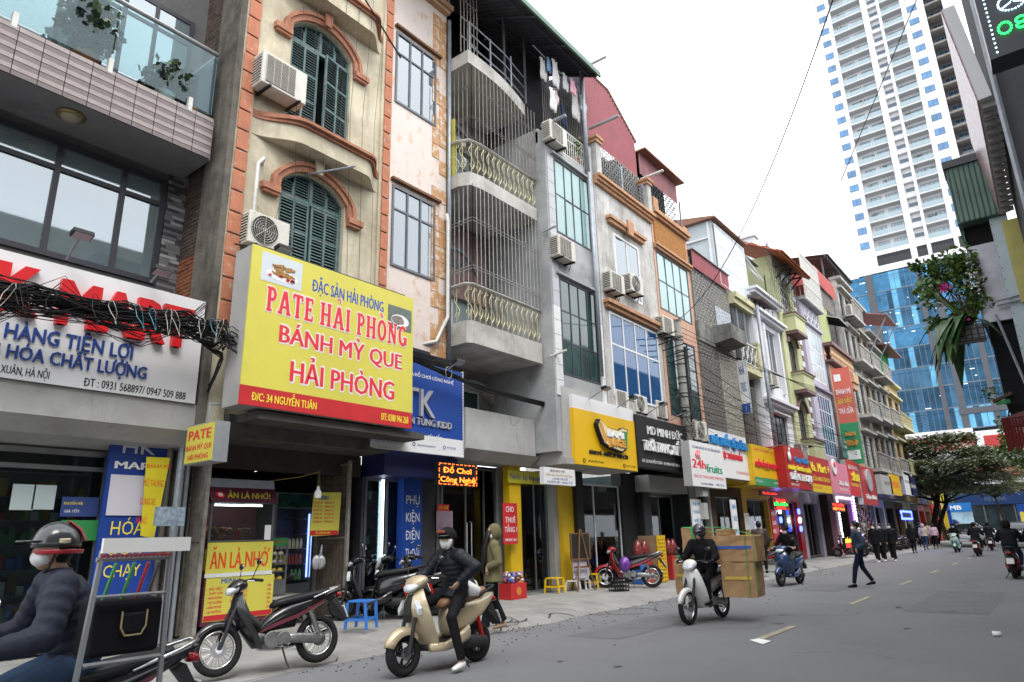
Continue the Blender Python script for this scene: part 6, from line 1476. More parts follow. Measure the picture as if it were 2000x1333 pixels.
# ---- juice shop (yellow)
X5=-10.4;yelp=mat('yellow_column',(.68,.44,.01),.5,var=.05)
P5=thing('juice_shop_front','juice shop with yellow columns and glass front under a grey box fascia','shop front',(X5,14.6,.17))
j0,j1=(13.20,2.10),(13.65,2.10);j2,j3=(15.30,2.12),(16.00,2.13)
MB().box(X5-.2,X5,j0[0],j1[0],.15,3.2).build('yellow_column',yelp,P5);MB().box(X5-.2,X5+.1,j2[0],j3[0],.15,3.3).build('yellow_column',yelp,P5)
window(P5,X5-.15,(j1[0]+.01,j2[0]-.25,.18,2.9),(.6,),(),alu,shopg,fw=.05)
MB().box(X5-.2,X5-.02,j2[0]-.24,j2[0]-.01,.15,3.2).build('grey_pillar',panel_grey,P5)
MB().box(-13.5,-13.4,13.8,16.6,.1,3.2).box(-13.4,X5-.3,13.78,13.88,.1,3.2).box(-13.4,X5-.3,16.4,16.5,.1,3.2).box(-13.4,X5,13.9,16.4,.1,.18).build('interior',MATS['empty_shop_wall'],P5)
poster('juice_banner','olive yellow Nước Ép Nguyên banner over the juice shop entrance',((13.09,2.94)[0],(14.67,2.76)[0],(13.08,2.78)[1],(13.09,3.10)[1]),-10.35,mat('olive_yellow_banner',(.5,.45,.03),.5,var=.05),[('Nước Ép Nguyên',.06,.3,.86,.42,navy)],cat='banner')
MB().box(-10.4,-9.26,13.95,15.3,3.35,5.15).build('grey_box_fascia',panel_grey,P5);MB().box(-10.5,-9.2,13.95,17.6,3.2,3.349).build('soffit',mat('pale_soffit',(.4,.4,.38),.7),P5)
lbb=(12.98,14.30,2.67,3.06)
LB2=poster('light_board','white board reading BÁNH MÌ and CAFE MUỐI hung under the yellow sign',lbb,-9.2,sw,[('BÁNH MÌ',.2,.74,.45,.15,mat('brown_letter',(.18,.04,.03),.5)),('ĐẬM AN TRUYỀN THỐNG',.06,.5,.85,.13,mat('gold_letter',(.5,.35,.08),.5)),('CAFE MUỐI',.25,.29,.5,.12,navy),('NƯỚC ÉP - SINH TỐ',.1,.09,.8,.12,navy)],cat='sign',t=.12)
# BAMI JUICE sign
XS5=-9.15;s5=(14.31,17.40,3.20,4.57)
b5a=(14.29,4.95);b5b=(14.30,3.22);b5c=(17.40,3.20);b5d=(17.62,5.00)
y50,y51,z50,z51=(b5a[0]+b5b[0])/2,(b5c[0]+b5d[0])/2,(b5b[1]+b5c[1])/2,(b5a[1]+b5d[1])/2
BJ=thing('shop_sign','bright yellow BAMI JUICE sign with cartoon style bread and cup emblem','sign',(XS5,(y50+y51)/2,z50))
H5=z51-z50;W5=y51-y50
bjy=mat('bami_yellow',(.75,.45,.005),.4,var=.03)
MB().box(XS5-.3,XS5,y50,y51,z50,z50+H5*.8).build('yellow_panel',bjy,BJ);MB().box(XS5-.3,XS5-.02,y50,y51,z50+H5*.8+.001,z51).build('white_panel',sw,BJ)
em=[(.30,.50),(.27,.62),(.31,.70),(.37,.66),(.42,.60),(.62,.58),(.70,.64),(.78,.62),(.76,.52),(.74,.30),(.66,.24),(.52,.27),(.44,.30),(.36,.34)]
em=[(y50+W5*(a+.02),z50+H5*(b*1.0+.0))for a,b in em]
MB().prism(em,'x',XS5+.001,XS5+.12).build('emblem_base',blackl,BJ)
cx_,cz_=sum(p[0]for p in em)/14,sum(p[1]for p in em)/14
MB().prism([(cx_+(a-cx_)*.93,cz_+(b-cz_)*.9)for a,b in em],'x',XS5+.121,XS5+.13).build('emblem_face',mat('emblem_cream',(.8,.68,.4),.4),BJ)
MB().prism([(y50+W5*.31,z50+H5*.64),(y50+W5*.35,z50+H5*.66),(y50+W5*.44,z50+H5*.4),(y50+W5*.40,z50+H5*.36)],'x',XS5+.131,XS5+.137).build('bread_emblem',mat('emblem_orange',(.75,.35,.05),.4),BJ)
MB().prism([(y50+W5*.69,z50+H5*.58),(y50+W5*.78,z50+H5*.58),(y50+W5*.76,z50+H5*.32),(y50+W5*.71,z50+H5*.32)],'x',XS5+.131,XS5+.137).build('cup_emblem',gc[3],BJ)
text('BAMI',y50+W5*.43,z50+H5*.46,W5*.28,H5*.09,XS5+.138,whitel,BJ,ext=.02,off=.06);text('JUICE',y50+W5*.44,z50+H5*.33,W5*.29,H5*.1,XS5+.138,MATS['emblem_orange'],BJ,ext=.02,off=.06)
text('BÁNH MÌ - NƯỚC ÉP TRÁI CÂY',y50+W5*.2,z50+H5*.17,W5*.64,H5*.055,XS5+.002,blackl,BJ,ext=.02,off=.04);text('28 NGUYỄN TUÂN',y50+W5*.18,z50+H5*.05,W5*.24,H5*.03,XS5+.002,blackl,BJ,off=.03);text('0359 154 68888',y50+W5*.8,z50+H5*.05,W5*.16,H5*.025,XS5+.002,blackl,BJ,off=.03)
for f_ in(.12,.76):MB().torus((XS5+.003,y50+W5*f_,z50+H5*.06),.05,.012,'x',14,4).build('round_icon',blackl,BJ)
# ---- clothes shop (glass) + Minh Duc
X6=-10.2
P6=thing('clothes_shop_front','clothes shop with black columns and a large glass door showing garments','shop front',(X6,17.2,.17))
k0,k1,k2,k3=(15.84,2.12)[0],(16.20,2.12)[0],(18.33,2.15)[0],(19.23,2.16)[0]
blk=mat('matt_black_cladding',(.02,.02,.021),.5,var=.1)
for a_,b_ in((k0,k1),(k2,k3)):MB().box(X6-.3,X6+.02,a_,b_,.15,3.3).build('black_column',blk,P6)
window(P6,X6,(k1+.01,k2-.01,.2,2.9),(.3,),(),white_alu,shopg,fw=.05)
MB().box(-13.2,-13.1,k0,k3,.1,3.3).box(-13.1,X6-.3,k0,k0+.1,.1,3.3).box(-13.1,X6-.3,k3-.1,k3,.1,3.3).box(-13.1,X6,k0,k3,.1,.19).build('interior',mat('teal_dim_interior',(.1,.14,.14),.8),P6)
CR=thing('clothes_rack','rack of hanging garments behind the clothes shop glass','rack',(X6-.6,(k1+k2)/2,.2))
MB().tube([(X6-.6,k1+.3,2.2),(X6-.6,k2-.3,2.2)],.02,5).tube([(X6-.6,k1+.3,.2),(X6-.6,k1+.3,2.2)],.02,5).tube([(X6-.6,k2-.3,.2),(X6-.6,k2-.3,2.2)],.02,5).build('rail',steel,CR)
for k in range(9):
 y=k1+.45+k*(k2-k1-.9)/8;MB().loft([(X6-.6,y,1.6-.3*(k%2),.07,.5)],8)if False else MB().vloft([(1.0+.25*(k%3),X6-.6,y,.2,.05),(1.9,X6-.6,y,.17,.05),(2.1,X6-.6,y,.2,.045),(2.18,X6-.6,y,.05,.02)],8).build('garment',[mat('garment_beige',(.45,.38,.28),.9),mat('garment_teal',(.08,.22,.22),.9),mat('garment_grey',(.18,.18,.18),.9)][k%3],CR,smooth=True)
for k in range(3):MB().cyl((X6-.8,k1+.4+k*.35,2.7),(X6-.8,k1+.4+k*.35,2.8),.06,8).build('spot_lamp',mat('spot_lamp_glow',(1,1,1),.4,emit=5),P6)
XS7=-9.1;b7=((17.50,4.86)[0],(21.51,4.84)[0]);z7=(((17.31,3.28)[1]+(21.16,3.40)[1])/2,((17.50,4.86)[1]+(21.42,4.83)[1])/2)
MD=thing('shop_sign','black fashion shop sign with white MINH ĐỨC lettering','sign',(XS7,sum(b7)/2,z7[0]));W7,H7=b7[1]-b7[0],z7[1]-z7[0]
MB().box(XS7-.3,XS7,b7[0]+.02,b7[1],z7[0],z7[1]).build('black_panel',blk,MD)
text('MD MINH ĐỨC',b7[0]+W7*.17,z7[0]+H7*.66,W7*.6,H7*.17,XS7+.002,whitel,MD,ext=.03);text('THỜI TRANG XUẤT KHẨU',b7[0]+W7*.08,z7[0]+H7*.33,W7*.86,H7*.2,XS7+.002,whitel,MD,ext=.08,off=.03)
text('ĐC: 26 NGUYỄN TUÂN   FB: MINH ĐỨC VNXK   ĐT: 0888 899 838',b7[0]+W7*.06,z7[0]+H7*.1,W7*.88,H7*.06,XS7+.002,whitel,MD,off=.02)
X7=-10.0;q0,q1,q2=k3,(22.00,2.19)[0],(22.84,2.20)[0]
P7=thing('fashion_shop_front','dark doorway of the fashion shop with grey shutter box and gift display','shop front',(X7,20,.17))
MB().box(X7-.3,X7,q0+.05,q0+.6,.15,2.9).build('black_column',blk,P7);MB().box(X7-.3,X7+.3,q1,q2,.15,3.3).build('black_column',blk,P7)
mb=MB()
for k in range(10):mb.box(X7+.001,X7+.03,q0+.1+k*.045,q0+.12+k*.045,.3,2.8)
mb.build('folded_gate',MATS['dark_steel'],P7,kind='stuff',fix=False)
MB().box(X7-.5,X7+.3,q0,q1,2.75,3.25).build('shutter_box',panel_grey,P7)
window(P7,X7-.2,(q0+.65,q1-.05,.2,2.7),(.5,),(),MATS['satin_aluminium'],shopg,fw=.05)
MB().box(-13,-12.9,q0,q2,.1,3.3).box(-12.9,X7-.3,q2-.1,q2,.1,3.3).box(-12.9,X7,q0,q2,.1,.19).build('interior',mat('brown_dim_interior',(.05,.035,.03),.8),P7)
# yellow grid crates and gift baskets
YG=thing('grid_display','tall yellow grid display stand beside the fashion shop doorway','display stand',(-9.3,19.2,.16))
g0=(18.64,1.25);g1=(19.10,.39)
mb=MB()
for k in range(12):mb.box(-9.31,-9.27,g0[0],g1[0],.2+k*.105,.24+k*.105)
for k in range(5):mb.box(-9.312,-9.268,g0[0]+k*(g1[0]-g0[0])/4-.02,g0[0]+k*(g1[0]-g0[0])/4+.02,.16,1.45)
mb.build('front_grid',yelp,YG,kind='stuff',fix=False);MB().box(-9.9,-9.33,g0[0]-.02,g0[0],.16,1.45).build('side_board',mat('brown_carton_board',(.3,.2,.12),.8),YG)
mb=MB();mb2=MB()
for k in range(5):
 mb.box(-9.9+.1*(k%2),-9.4,17.9+k*.5 if k<2 else 19.8+(k-2)*.35,18.3+k*.5 if k<2 else 20.1+(k-2)*.35,.17,.8+.2*(k%2))
for k,y in enumerate((18.0,18.4,20.0,20.3)):
 GB=thing('gift_basket',['gift basket wrapped in shiny film, nearest to the glass door','second wrapped gift basket, beside the yellow grid','wrapped basket on red cartons behind the yellow grid','farthest wrapped basket on the red cartons'][k],'gift basket',(-9.6,y,.85))
 MB().box(-9.75,-9.45,y-.15,y+.15,.17,.85).build('carton',gc[[2,0,0,3][k]],GB);MB().vloft([(.851,-9.6,y,.12,.12),(1.05,-9.6,y,.16,.16),(1.25,-9.6,y,.08,.08),(1.35,-9.6,y,.02,.02)],10).build('wrapping',mat('gift_wrap_red',(.35,.06,.06),.2,var=.6,scale=20),GB,smooth=True)
 # ---- following shop signs, generic
def shopsign(label,px,X,m,lines,t=.3,side=None,n='shop_sign'):
 (a,b,c,d)=px;y0,y1,z0,z1=(a[0]+b[0])/2,(c[0]+d[0])/2,(b[1]+c[1])/2,(a[1]+d[1])/2
 o=thing(n,label,'sign',(X,(y0+y1)/2,z0));MB().box(X-t,X-.02,y0+.01,y1-.01,z0+.01,z1-.01).build('box',side or panel_grey,o);MB().box(X-.02,X,y0,y1,z0,z1).build('face',m,o)
 for q in lines:text(q[0],y0+(y1-y0)*q[1],z0+(z1-z0)*q[2],(y1-y0)*q[3],(z1-z0)*q[4],X+.002,q[5],o,off=q[6]if len(q)>6 else.02,ext=q[7]if len(q)>7 else.004)
 return o,(y0,y1,z0,z1)
gl_=mat('green_letter',(.02,.3,.15),.4,var=0);bl2=mat('sky_blue_letter',(.02,.25,.6),.4,var=0);signw=mat('bright_white_sign',(.78,.78,.78),.4,var=.02)
o,r=shopsign('white 24h Fruits sign with red leaf and green lettering',((20.16,4.28),(19.83,2.90),(22.53,2.85),(22.86,4.27)),-8.6,signw,[('24h',.02,.4,.4,.2,redb,.05),('fruits',.42,.34,.5,.2,gl_,.05),('TRÁI CÂY TƯƠI & THỰC PHẨM SẠCH',.04,.19,.9,.07,redb),('CỬA HÀNG TRÁI CÂY VÀ THỰC PHẨM NHẬP KHẨU',.06,.84,.86,.06,navy),('www.facebook.com/24hfruits',.22,.05,.36,.05,navy),('0986 122 128',.68,.05,.25,.05,navy)])
for k in range(3):MB().tube([(-8.59,r[0]+.45+.12*k,r[2]+(r[3]-r[2])*.6),(-8.59,r[0]+.35+.14*k,r[2]+(r[3]-r[2])*.7),(-8.59,r[0]+.5+.1*k,r[2]+(r[3]-r[2])*.8)],.018,4).build('leaf_emblem',redb,o)
shopsign('white pharmacy sign NHÀ THUỐC VIỆT HÙNG with raised blue letters',((22.50,5.01),(22.26,3.31),(25.57,3.33),(26.43,4.86)),-8.9,signw,[('NHÀ THUỐC VIỆT HÙNG',.0,.68,.96,.18,bl2,.05,.1),('ĐÔNG DƯỢC THÀNH PHẨM',.0,.42,.82,.13,redb,.02,.03),('Đ/C: NHÀ NGUYỄN XÁ',.62,.12,.35,.06,redb)])
yo,yr=shopsign('yellow and green health food shop sign, last before the red signs',((26.05,4.74),(25.80,3.14),(28.71,3.18),(29.14,4.66)),-8.7,bjy,[('BÁNH CỐM BÁNH GẠO',.08,.86,.8,.06,redb),('CHIẾN CẨN ĐÁ NGỌC LIÊN',.06,.46,.92,.13,redb,.03,.05),('SINCE 1980',.4,.38,.2,.05,blackl)],t=1.4,side=yelp)
MB().box(-8.699,-8.69,yr[0],yr[1],yr[2],yr[2]+(yr[3]-yr[2])*.2).build('green_band',grb,yo);text('Đ/C: 25 Nguyễn Tuân',yr[0]+.1,yr[2]+.12,.7,.09,-8.688,whitel,yo,off=.02);text('0942 821 010',yr[1]-.8,yr[2]+.12,.6,.09,-8.688,whitel,yo,off=.02)
redsg=mat('red_shop_sign',(.42,.012,.015),.35,var=.05)
ro,rr=shopsign('red Chip Mobile phone shop sign with white and yellow letters',((28.99,4.82),(28.24,3.14),(31.79,3.17),(32.69,4.86)),-8.3,redsg,[('Chip Mobile',.36,.66,.56,.13,bl2,.05,.03),('MUA BÁN - SỬA CHỮA - PHỤ KIỆN',.08,.44,.88,.1,yelb,.04,.05),('ĐIỆN THOẠI',.1,.2,.84,.17,whitel,.05,.06),('0939 468 678',.12,.06,.3,.06,whitel)],t=1.6,side=redsg)
MB().ball((-8.25,rr[0]+.5,rr[2]+(rr[3]-rr[2])*.75),.05,.17,.2,12,8).ball((-8.25,rr[0]+.56,rr[2]+(rr[3]-rr[2])*.75+.28),.04,.04,.08,8,5).build('fruit_emblem',whitel,ro,smooth=True)
mo,mr2=shopsign('dark red Mart Plus convenience shop sign with yellow letters',((32.29,4.62),(31.65,3.10),(35.01,3.10),(35.73,4.75)),-8.25,redsg,[('Va. Mart +',.0,.58,.96,.26,yelb,.03,.02),('CỬA HÀNG TIỆN ÍCH',.08,.32,.84,.12,yelb)])
MB().box(-8.249,-8.24,mr2[0],mr2[1],mr2[2],mr2[2]+(mr2[3]-mr2[2])*.22).build('yellow_band',yelp,mo);text('ĐC: 33/20 NGUYỄN TUÂN',mr2[0]+.1,mr2[2]+.15,1.3,.1,-8.238,redb,mo)
pink_=mat('pink_shop_sign',(.70,.22,.32),.4,var=.04)
po,pr=shopsign('pink cake shop sign with a round white emblem',((35.59,4.71),(34.84,3.16),(38.71,3.16),(38.83,4.62)),-8.2,pink_,[('Tân Tân',.35,.28,.55,.14,whitel,.04,.04),('Quán Quán',.4,.12,.45,.09,whitel,.02)])
MB().cyl((-8.19,pr[0]+.75,pr[2]+1.25),(-8.14,pr[0]+.75,pr[2]+1.25),.38,18).build('emblem',whitel,po);MB().ball((-8.13,pr[0]+.75,pr[2]+1.35),.03,.2,.14,10,5).build('emblem_centre',redb,po)
shopsign('red grocery sign SIÊU RẺ with golden letters',((38.98,5.00),(38.71,3.16),(41.77,3.12),(42.30,4.98)),-8.2,redv,[('SIÊU RẺ',.2,.42,.7,.22,yelb,.04,.05),('CHUYÊN SỈ & LẺ',.1,.27,.8,.09,yelb,.02),('BÁCH HÓA',.1,.75,.8,.12,whitel)])
to,tr=shopsign('red sign with a big silver disc beside the burger banner',((41.54,4.79),(40.76,2.76),(44.27,2.70),(45.36,4.85)),-8.1,redsg,[('Tiệm Bánh',.15,.16,.75,.11,whitel,.02,.03)])
MB().cyl((-8.09,(tr[0]+tr[1])/2,tr[2]+(tr[3]-tr[2])*.65),(-8.0,(tr[0]+tr[1])/2,tr[2]+(tr[3]-tr[2])*.65),.62,20).build('silver_disc',silver,to)
shopsign('green teal clinic banner above the SIÊU RẺ sign',((40.11,6.41),(40.00,5.21),(43.50,5.18),(44.23,6.33)),-8.5,mat('teal_banner',(.03,.2,.15),.5,var=.05),[('Thu Hồi Nội Soi',.1,.72,.7,.12,whitel),('LABBOTEST AN - VIỆT',.08,.45,.85,.14,whitel),('0963.555.115',.2,.2,.6,.12,whitel)],t=.06)
for q in[('grey blank sign tilted forward beyond the silver disc sign',1725,920,964,1742,panel_grey,[]),('yellow tilted sign with red letters over the far pavement',1743,930,965,1764,bjy,[('HOA',.15,.35,.7,.35,redb)]),('white sign beside the tilted yellow one',1764,905,964,1778,signw,[('A PHÒNG',.1,.4,.8,.15,blackl)]),('dark blue sign last in the row',1778,915,960,1790,navyf,[('CỬA HÀNG',.1,.4,.8,.2,whitel)])]:pass
far_s=[('grey blank sign tilted forward beyond the silver disc sign',(46.58,4.45),(45.67,3.42),(48.90,3.46),(50.14,4.76),panel_grey,[('SHOP',.3,.5,.5,.2,blackl)]),('yellow tilted sign with red letters over the far pavement',(49.63,4.67),(48.49,3.48),(51.92,3.52),(53.40,4.93),bjy,[('HOA',.15,.35,.7,.35,redb)]),('plain white sign beside the tilted yellow one',(55.20,5.26),(53.51,3.65),(56.41,3.67),(58.25,5.32),signw,[('PHÒNG',.1,.5,.8,.12,blackl)]),('dark blue sign last in the row of far signs',(57.31,5.07),(55.71,3.64),(58.71,3.73),(60.25,5.03),navyf,[('CỬA HÀNG',.1,.4,.8,.2,whitel)])]
for l_,a,b,c,d,m,ln in far_s:shopsign(l_,(a,b,c,d),-8.0,m,ln)
# ---- ground storey of the shops from the pharmacy on
Xg=-9.9
def front(name,label,y0,y1,mcol,gw=True,extra=None,X=-9.9,zt=3.3,mw=None):
 o=thing(name,label,'shop front',(X,(y0+y1)/2,.17));w=(y1-y0)
 MB().box(X-.3,X,y0,y0+w*.13,.15,zt).box(X-.3,X,y1-w*.13,y1,.15,zt).box(X-.3,X,y0+w*.13,y1-w*.13,zt-.5,zt).build('surround',mcol,o)
 MB().box(-12.6,-12.5,y0,y1,.1,zt).box(-12.5,X-.3,y0,y0+.08,.1,zt).box(-12.5,X-.3,y1-.08,y1,.1,zt).box(-12.5,X,y0+w*.13,y1-w*.13,.1,.19).build('interior',mw or MATS['brown_dim_interior'],o)
 if gw:window(o,X-.1,(y0+w*.13+.01,y1-w*.13-.01,.2,zt-.51),(.5,),(),MATS['satin_aluminium'],shopg,fw=.05)
 return o
yq=q2
front('pharmacy_shop','pharmacy shop front with grey doorway under the fruit sign',yq+.05,24.4,panel_grey)
front('second_pharmacy_front','dim shop front between the two blue pharmacy boards',24.45,27.6,mat('brown_cladding',(.12,.08,.05),.7,var=.2))
front('yellow_shop_front','bright yellow shop front with posted notices',27.65,31.2,yelp)
front('red_phone_shop_front','red phone shop front with lit LED edge signs',31.25,35.6,redsg,mw=mat('red_dim_interior',(.12,.02,.02),.8))
front('green_glass_shop_front','lilac edged shop front with a green glass door',35.65,39.2,lilac)
front('lit_doorway_surround','narrow rose pink doorway outlined by white LED dots',39.25,44.0,mat('rose_surround',(.3,.14,.18),.6,var=.05),gw=False,X=-9.2)
front('accessory_shop_front','shop front crowded with hanging phone cases',44.05,49.5,mat('dark_grey_cladding',(.06,.06,.065),.6),X=-9.4)
for i in range(7):
 front('far_shop_front',['far dim shop front beyond the phone case shop','second dim shop front beyond the phone case shop','shop front behind the women in black','shop front behind the blue LED frame','shop front beside the brown awning','far shop front with red goods','last shop front of the terrace'][i],49.55+i*3.6,53.1+i*3.6,[panel_grey,blk,MATS['brown_cladding'],panel_grey,MATS['dark_grey_cladding'],redsg,MATS['brown_cladding']][i],gw=False,X=-9.3)
 shopsign(['maroon fascia sign, first over the far shops','white fascia sign over the far shops','green fascia sign over the far shops','dark fascia sign over the far shops','orange fascia sign over the far shops','blue fascia sign over the far shops','brown fascia sign at the end of the row'][i],((49.8+i*3.6,4.7),(49.8+i*3.6,3.4),(52.8+i*3.6,3.4),(52.8+i*3.6,4.7)),-9.0,[redsg,signw,grb,blk,MATS['goods_orange'],bluev,MATS['brown_cladding']][i],[(['NHÀ HÀNG','TRÀ SỮA','RAU SẠCH','CAFE','BÚN CHẢ','SỬA XE','TẠP HÓA'][i],.1,.3,.8,.4,whitel if i!=1 else redb)])
for k,(px,X,l_)in enumerate([((20.42,21.14,1.63,2.51),-8.9,'left blue lettered NHÀ THUỐC board beside the concrete pole'),((22.94,23.39,1.14,2.54),-8.6,'right blue lettered NHÀ THUỐC VIỆT board')]):
 poster('pharmacy_board',l_,px,X,signw,[('NHÀ',.1,.78,.8,.12,bl2,.04),('THUỐC',.1,.5,.85,.12,bl2,.04),('VIỆT',.1,.2,.8,.12,bl2,.04)],cat='sign',t=.05)
for k,(px,X,l_,w_)in enumerate([((28.81,29.49,.93,2.75),-9.2,'dark red column board PHỤ KIỆN GIÁ RẺ',0)]):
 poster('column_board',l_,px,X,redsg,[('PHỤ',.1,.84,.7,.08,whitel,.04),('KIỆN',.1,.64,.8,.08,whitel,.04),('GIÁ',.1,.44,.7,.08,whitel,.04),('RẺ',.1,.26,.6,.08,whitel,.04)],cat='sign',t=.05)
poster('notice_sheet','white framed notice on the yellow shop column',(26.57,27.08,1.56,2.17),-9.5,signw,[('THÔNG BÁO',.2,.85,.6,.05,blackl)],cat='notice')
poster('purple_light_panel','softly glowing lilac panel at the foot of the yellow shop',(26.50,26.58,.72,1.87),-9.1,mat('lilac_glow',(.5,.4,.7),.5,var=0,emit=.5),cat='light panel')
ledbox('led_sign','small LED sign glowing red and green over the phone shop',(25.47,27.21,2.22,2.65),-8.0,[('MUA BÁN',.2,.66,.6,.2,ledred),('SỬA CHỮA',.05,.36,.9,.24,ledg),('OTOD',.2,.08,.6,.2,ledred)],ledr)
ledbox('led_sign','dim red LED strip reading PIN SẠC LAPTOP above the phone shop door',(26.17,28.10,2.79,2.96),-8.6,[('PIN, SẠC, LAPTOP',.06,.25,.88,.5,ledr)],None)
ledbox('led_sign','red LED sign over the phone case shop',(33.22,35.69,2.27,2.68),-7.9,[('PHỤ KIỆN',.1,.56,.8,.28,ledred),('ĐIỆN THOẠI',.08,.14,.84,.28,ledo)],None)
ledbox('led_sign','LED sign with yellow letters XẢ MẪU beside the maroon scooter',(36.38,38.34,.58,1.10),-8.3,[('XẢ MẪU',.06,.5,.88,.36,mat('yellow_led',(1,.5,.02),.5,var=0,emit=5)),('SIÊU RẺ',.1,.1,.8,.3,ledred)],None)
# blue rectangular LED frame far away
LF=thing('blue_led_rectangle','rectangular frame of blue LEDs over the far pavement','LED sign',(-7.9,48,2.6));lf=(50.29,54.06,2.02,2.48)
MB().box(-7.95,-7.9,lf[0],lf[1],lf[2],lf[3]).build('black_panel',blk,LF);mb=MB();mb.tube([(-7.88,lf[0],lf[2]),(-7.88,lf[1],lf[2]),(-7.88,lf[1],lf[3]),(-7.88,lf[0],lf[3])],.07,5,closed=True);mb.build('led_border',ledb,LF)
# LED dotted doorway
DD=thing('led_doorway_trim','arched trim of white and violet LED dots round the narrow doorway','LED trim',(-9.15,41.6,.2))
dot=MB().box(-.03,.03,-.035,.035,-.05,.05).mesh('led_dot',ledw,(0,0,0));dotb=MB().box(-.03,.03,-.035,.035,-.05,.05).mesh('led_dot',mat('violet_led',(.3,.15,1),.5,var=0,emit=4),(0,0,0))
for k in range(19):_link('led_dot',dot,DD,Vector((-9.17,39.9,.35+k*.15)));_link('led_dot',dotb,DD,Vector((-9.17,43.2,.35+k*.15)));_link('led_dot',dot,DD,Vector((-9.17,43.75,.35+k*.17)))
MB().box(-9.18,-9.13,39.9,43.2,3.1,3.16).box(-9.18,-9.13,39.4,44,3.4,3.5).build('light_bar',ledw,DD)
for k,(y,z)in enumerate([(32.0,2.75),(32.0,2.35),(32.0,1.95),(32.0,1.55),(34.9,2.35),(34.9,1.95),(34.9,1.55)]):
 MB().cyl((-9.85,y,z),(-9.78,y,z),.13,12).build('round_led_badge',[ledb,ledw][k%2]if k%4!=3 else mat('pink_led',(1,.2,.25),.5,emit=3),label='round LED badge %s of the phone shop'%['at the top of the left row','second from the top of the left row','third from the top of the left row','at the bottom of the left row','at the top of the right row','in the middle of the right row','at the bottom of the right row'][k],cat='LED badge')
 # hanging phone cases
mb=[MB()for _ in range(5)]
for k in range(220):
 y,z=44.6+rnd()*4.4,.6+rnd()*2.2;mb[k%5].box(-9.36,-9.33,y,y+.1,z,z+.17)
for k in range(5):mb[k].build('phone_cases',[gc[0],gc[4],MATS['goods_grey'],gc[6],gc[4]][k],kind='stuff',fix=False,label='mass of %s phone cases hung over the accessory shop'%['red','white','grey','orange','pale'][k],cat='phone cases')
for px_,X_,l_ in(((15.08,4.94),-9.15,'near floodlight on an arm above the yellow juice sign'),((16.56,4.91),-9.15,'far floodlight on an arm above the yellow juice sign'),((18.32,4.96),-9.1,'near floodlight above the black fashion sign'),((19.88,4.93),-9.1,'far floodlight above the black fashion sign'),((27.25,4.53),-8.5,'floodlight above the yellow and green food sign'),((30.71,4.68),-8.3,'floodlight above the red phone shop sign'),((10.36,4.91),-10.0,'floodlight above the blue sign with the silver TK letters')):floodlight(px_[0],px_[1],X_,.5,l_,.22)
ac((17.12,4.96),-9.25,'air conditioner standing behind the top of the yellow juice sign',s=.9)
ac((18.31,4.99),-9.25,'near air conditioner behind the black fashion sign',1,.9);ac((19.69,5.00),-9.25,'far air conditioner behind the black fashion sign',s=.9)
ac((21.61,4.42),-8.8,'air conditioner with round fan between the fruit sign and the pharmacy sign',1,1.1);ac((31.87,4.45),-8.3,'air conditioner standing on top of the red Mart sign',s=1.2)
# =================================================================== TOWER and glass podium at the end of the street
YT=135.0
twhite=mat('tower_white_paint',(.80,.80,.82),.7,var=.03,scale=.2);tgrey=mat('tower_dark_bay',(.16,.16,.17),.7,var=.06,scale=.3);tsof=mat('tower_soffit',(.60,.60,.6),.7,var=.03)
tblue=mat('tower_blue_window',(.07,.24,.50),.08,var=.25,scale=.35,spec=1.0);tpale=mat('tower_pale_glass',(.35,.47,.53),.1,var=.2,scale=.8,spec=1.0);tnavy=mat('tower_navy_glass',(.03,.09,.15),.08,var=.3,scale=.5,spec=1.0)
T_=thing('apartment_tower','very tall white apartment tower with tiers of balconies and blue windows','tower',(-10,YT,47))
FH=3.05;Z0=51.2;NF=21
ZT=Z0+NF*FH
B_=MB()
B_.box(-21.2,-17.7,YT,YT+14,47,ZT).box(-12.05,-11.05,YT-.15,YT+14,47,ZT).box(-9.35,-8.9,YT-.15,YT+14,47,ZT).box(-5.4,-1.75,YT,YT+14,47,ZT).box(1.15,1.6,YT+2.5,YT+14,47,ZT)
B_.box(-17.699,-12.051,YT+1.6,YT+14,47,ZT).box(-11.049,-9.351,YT+.9,YT+14,47,ZT).box(-8.899,-5.401,YT+1.6,YT+14,47,ZT)
B_.box(6.2,10.5,YT+1.5,YT+14,47,84)
B_.build('wall',twhite,T_)
MB().box(-1.749,1.149,YT+5,YT+14,47,ZT).build('dark_bay_wall',tgrey,T_)
sl=MB();sd=MB()
for k in range(NF+1):
 z=Z0+k*FH
 sl.box(-17.699,-12.051,YT-.05,YT+1.599,z-.28,z).box(-8.899,-5.401,YT-.05,YT+1.599,z-.28,z).box(-11.049,-9.351,YT+.02,YT+.899,z-.3,z+.15)
 sd.box(-1.749,1.149,YT+2.6,YT+4.999,z-.25,z+.15)
sl.build('balcony_slab',tsof,T_,kind='stuff',fix=False);sd.build('dark_bay_slab',MATS['mouldy_wall'],T_,kind='stuff',fix=False)
tg=glass('balcony_glass',(.4,.5,.53),.06,.55,(.8,.9,.92))
it=[];
for k in range(NF):
 z=Z0+k*FH
 for x in(-16.3,-13.5):it.append((x,YT+.03,z+.5,2.75,.04,.95))
 it.append((-7.15,YT+.03,z+.5,3.4,.04,.95))
pieces('balcony_panel',T_,tg,it)
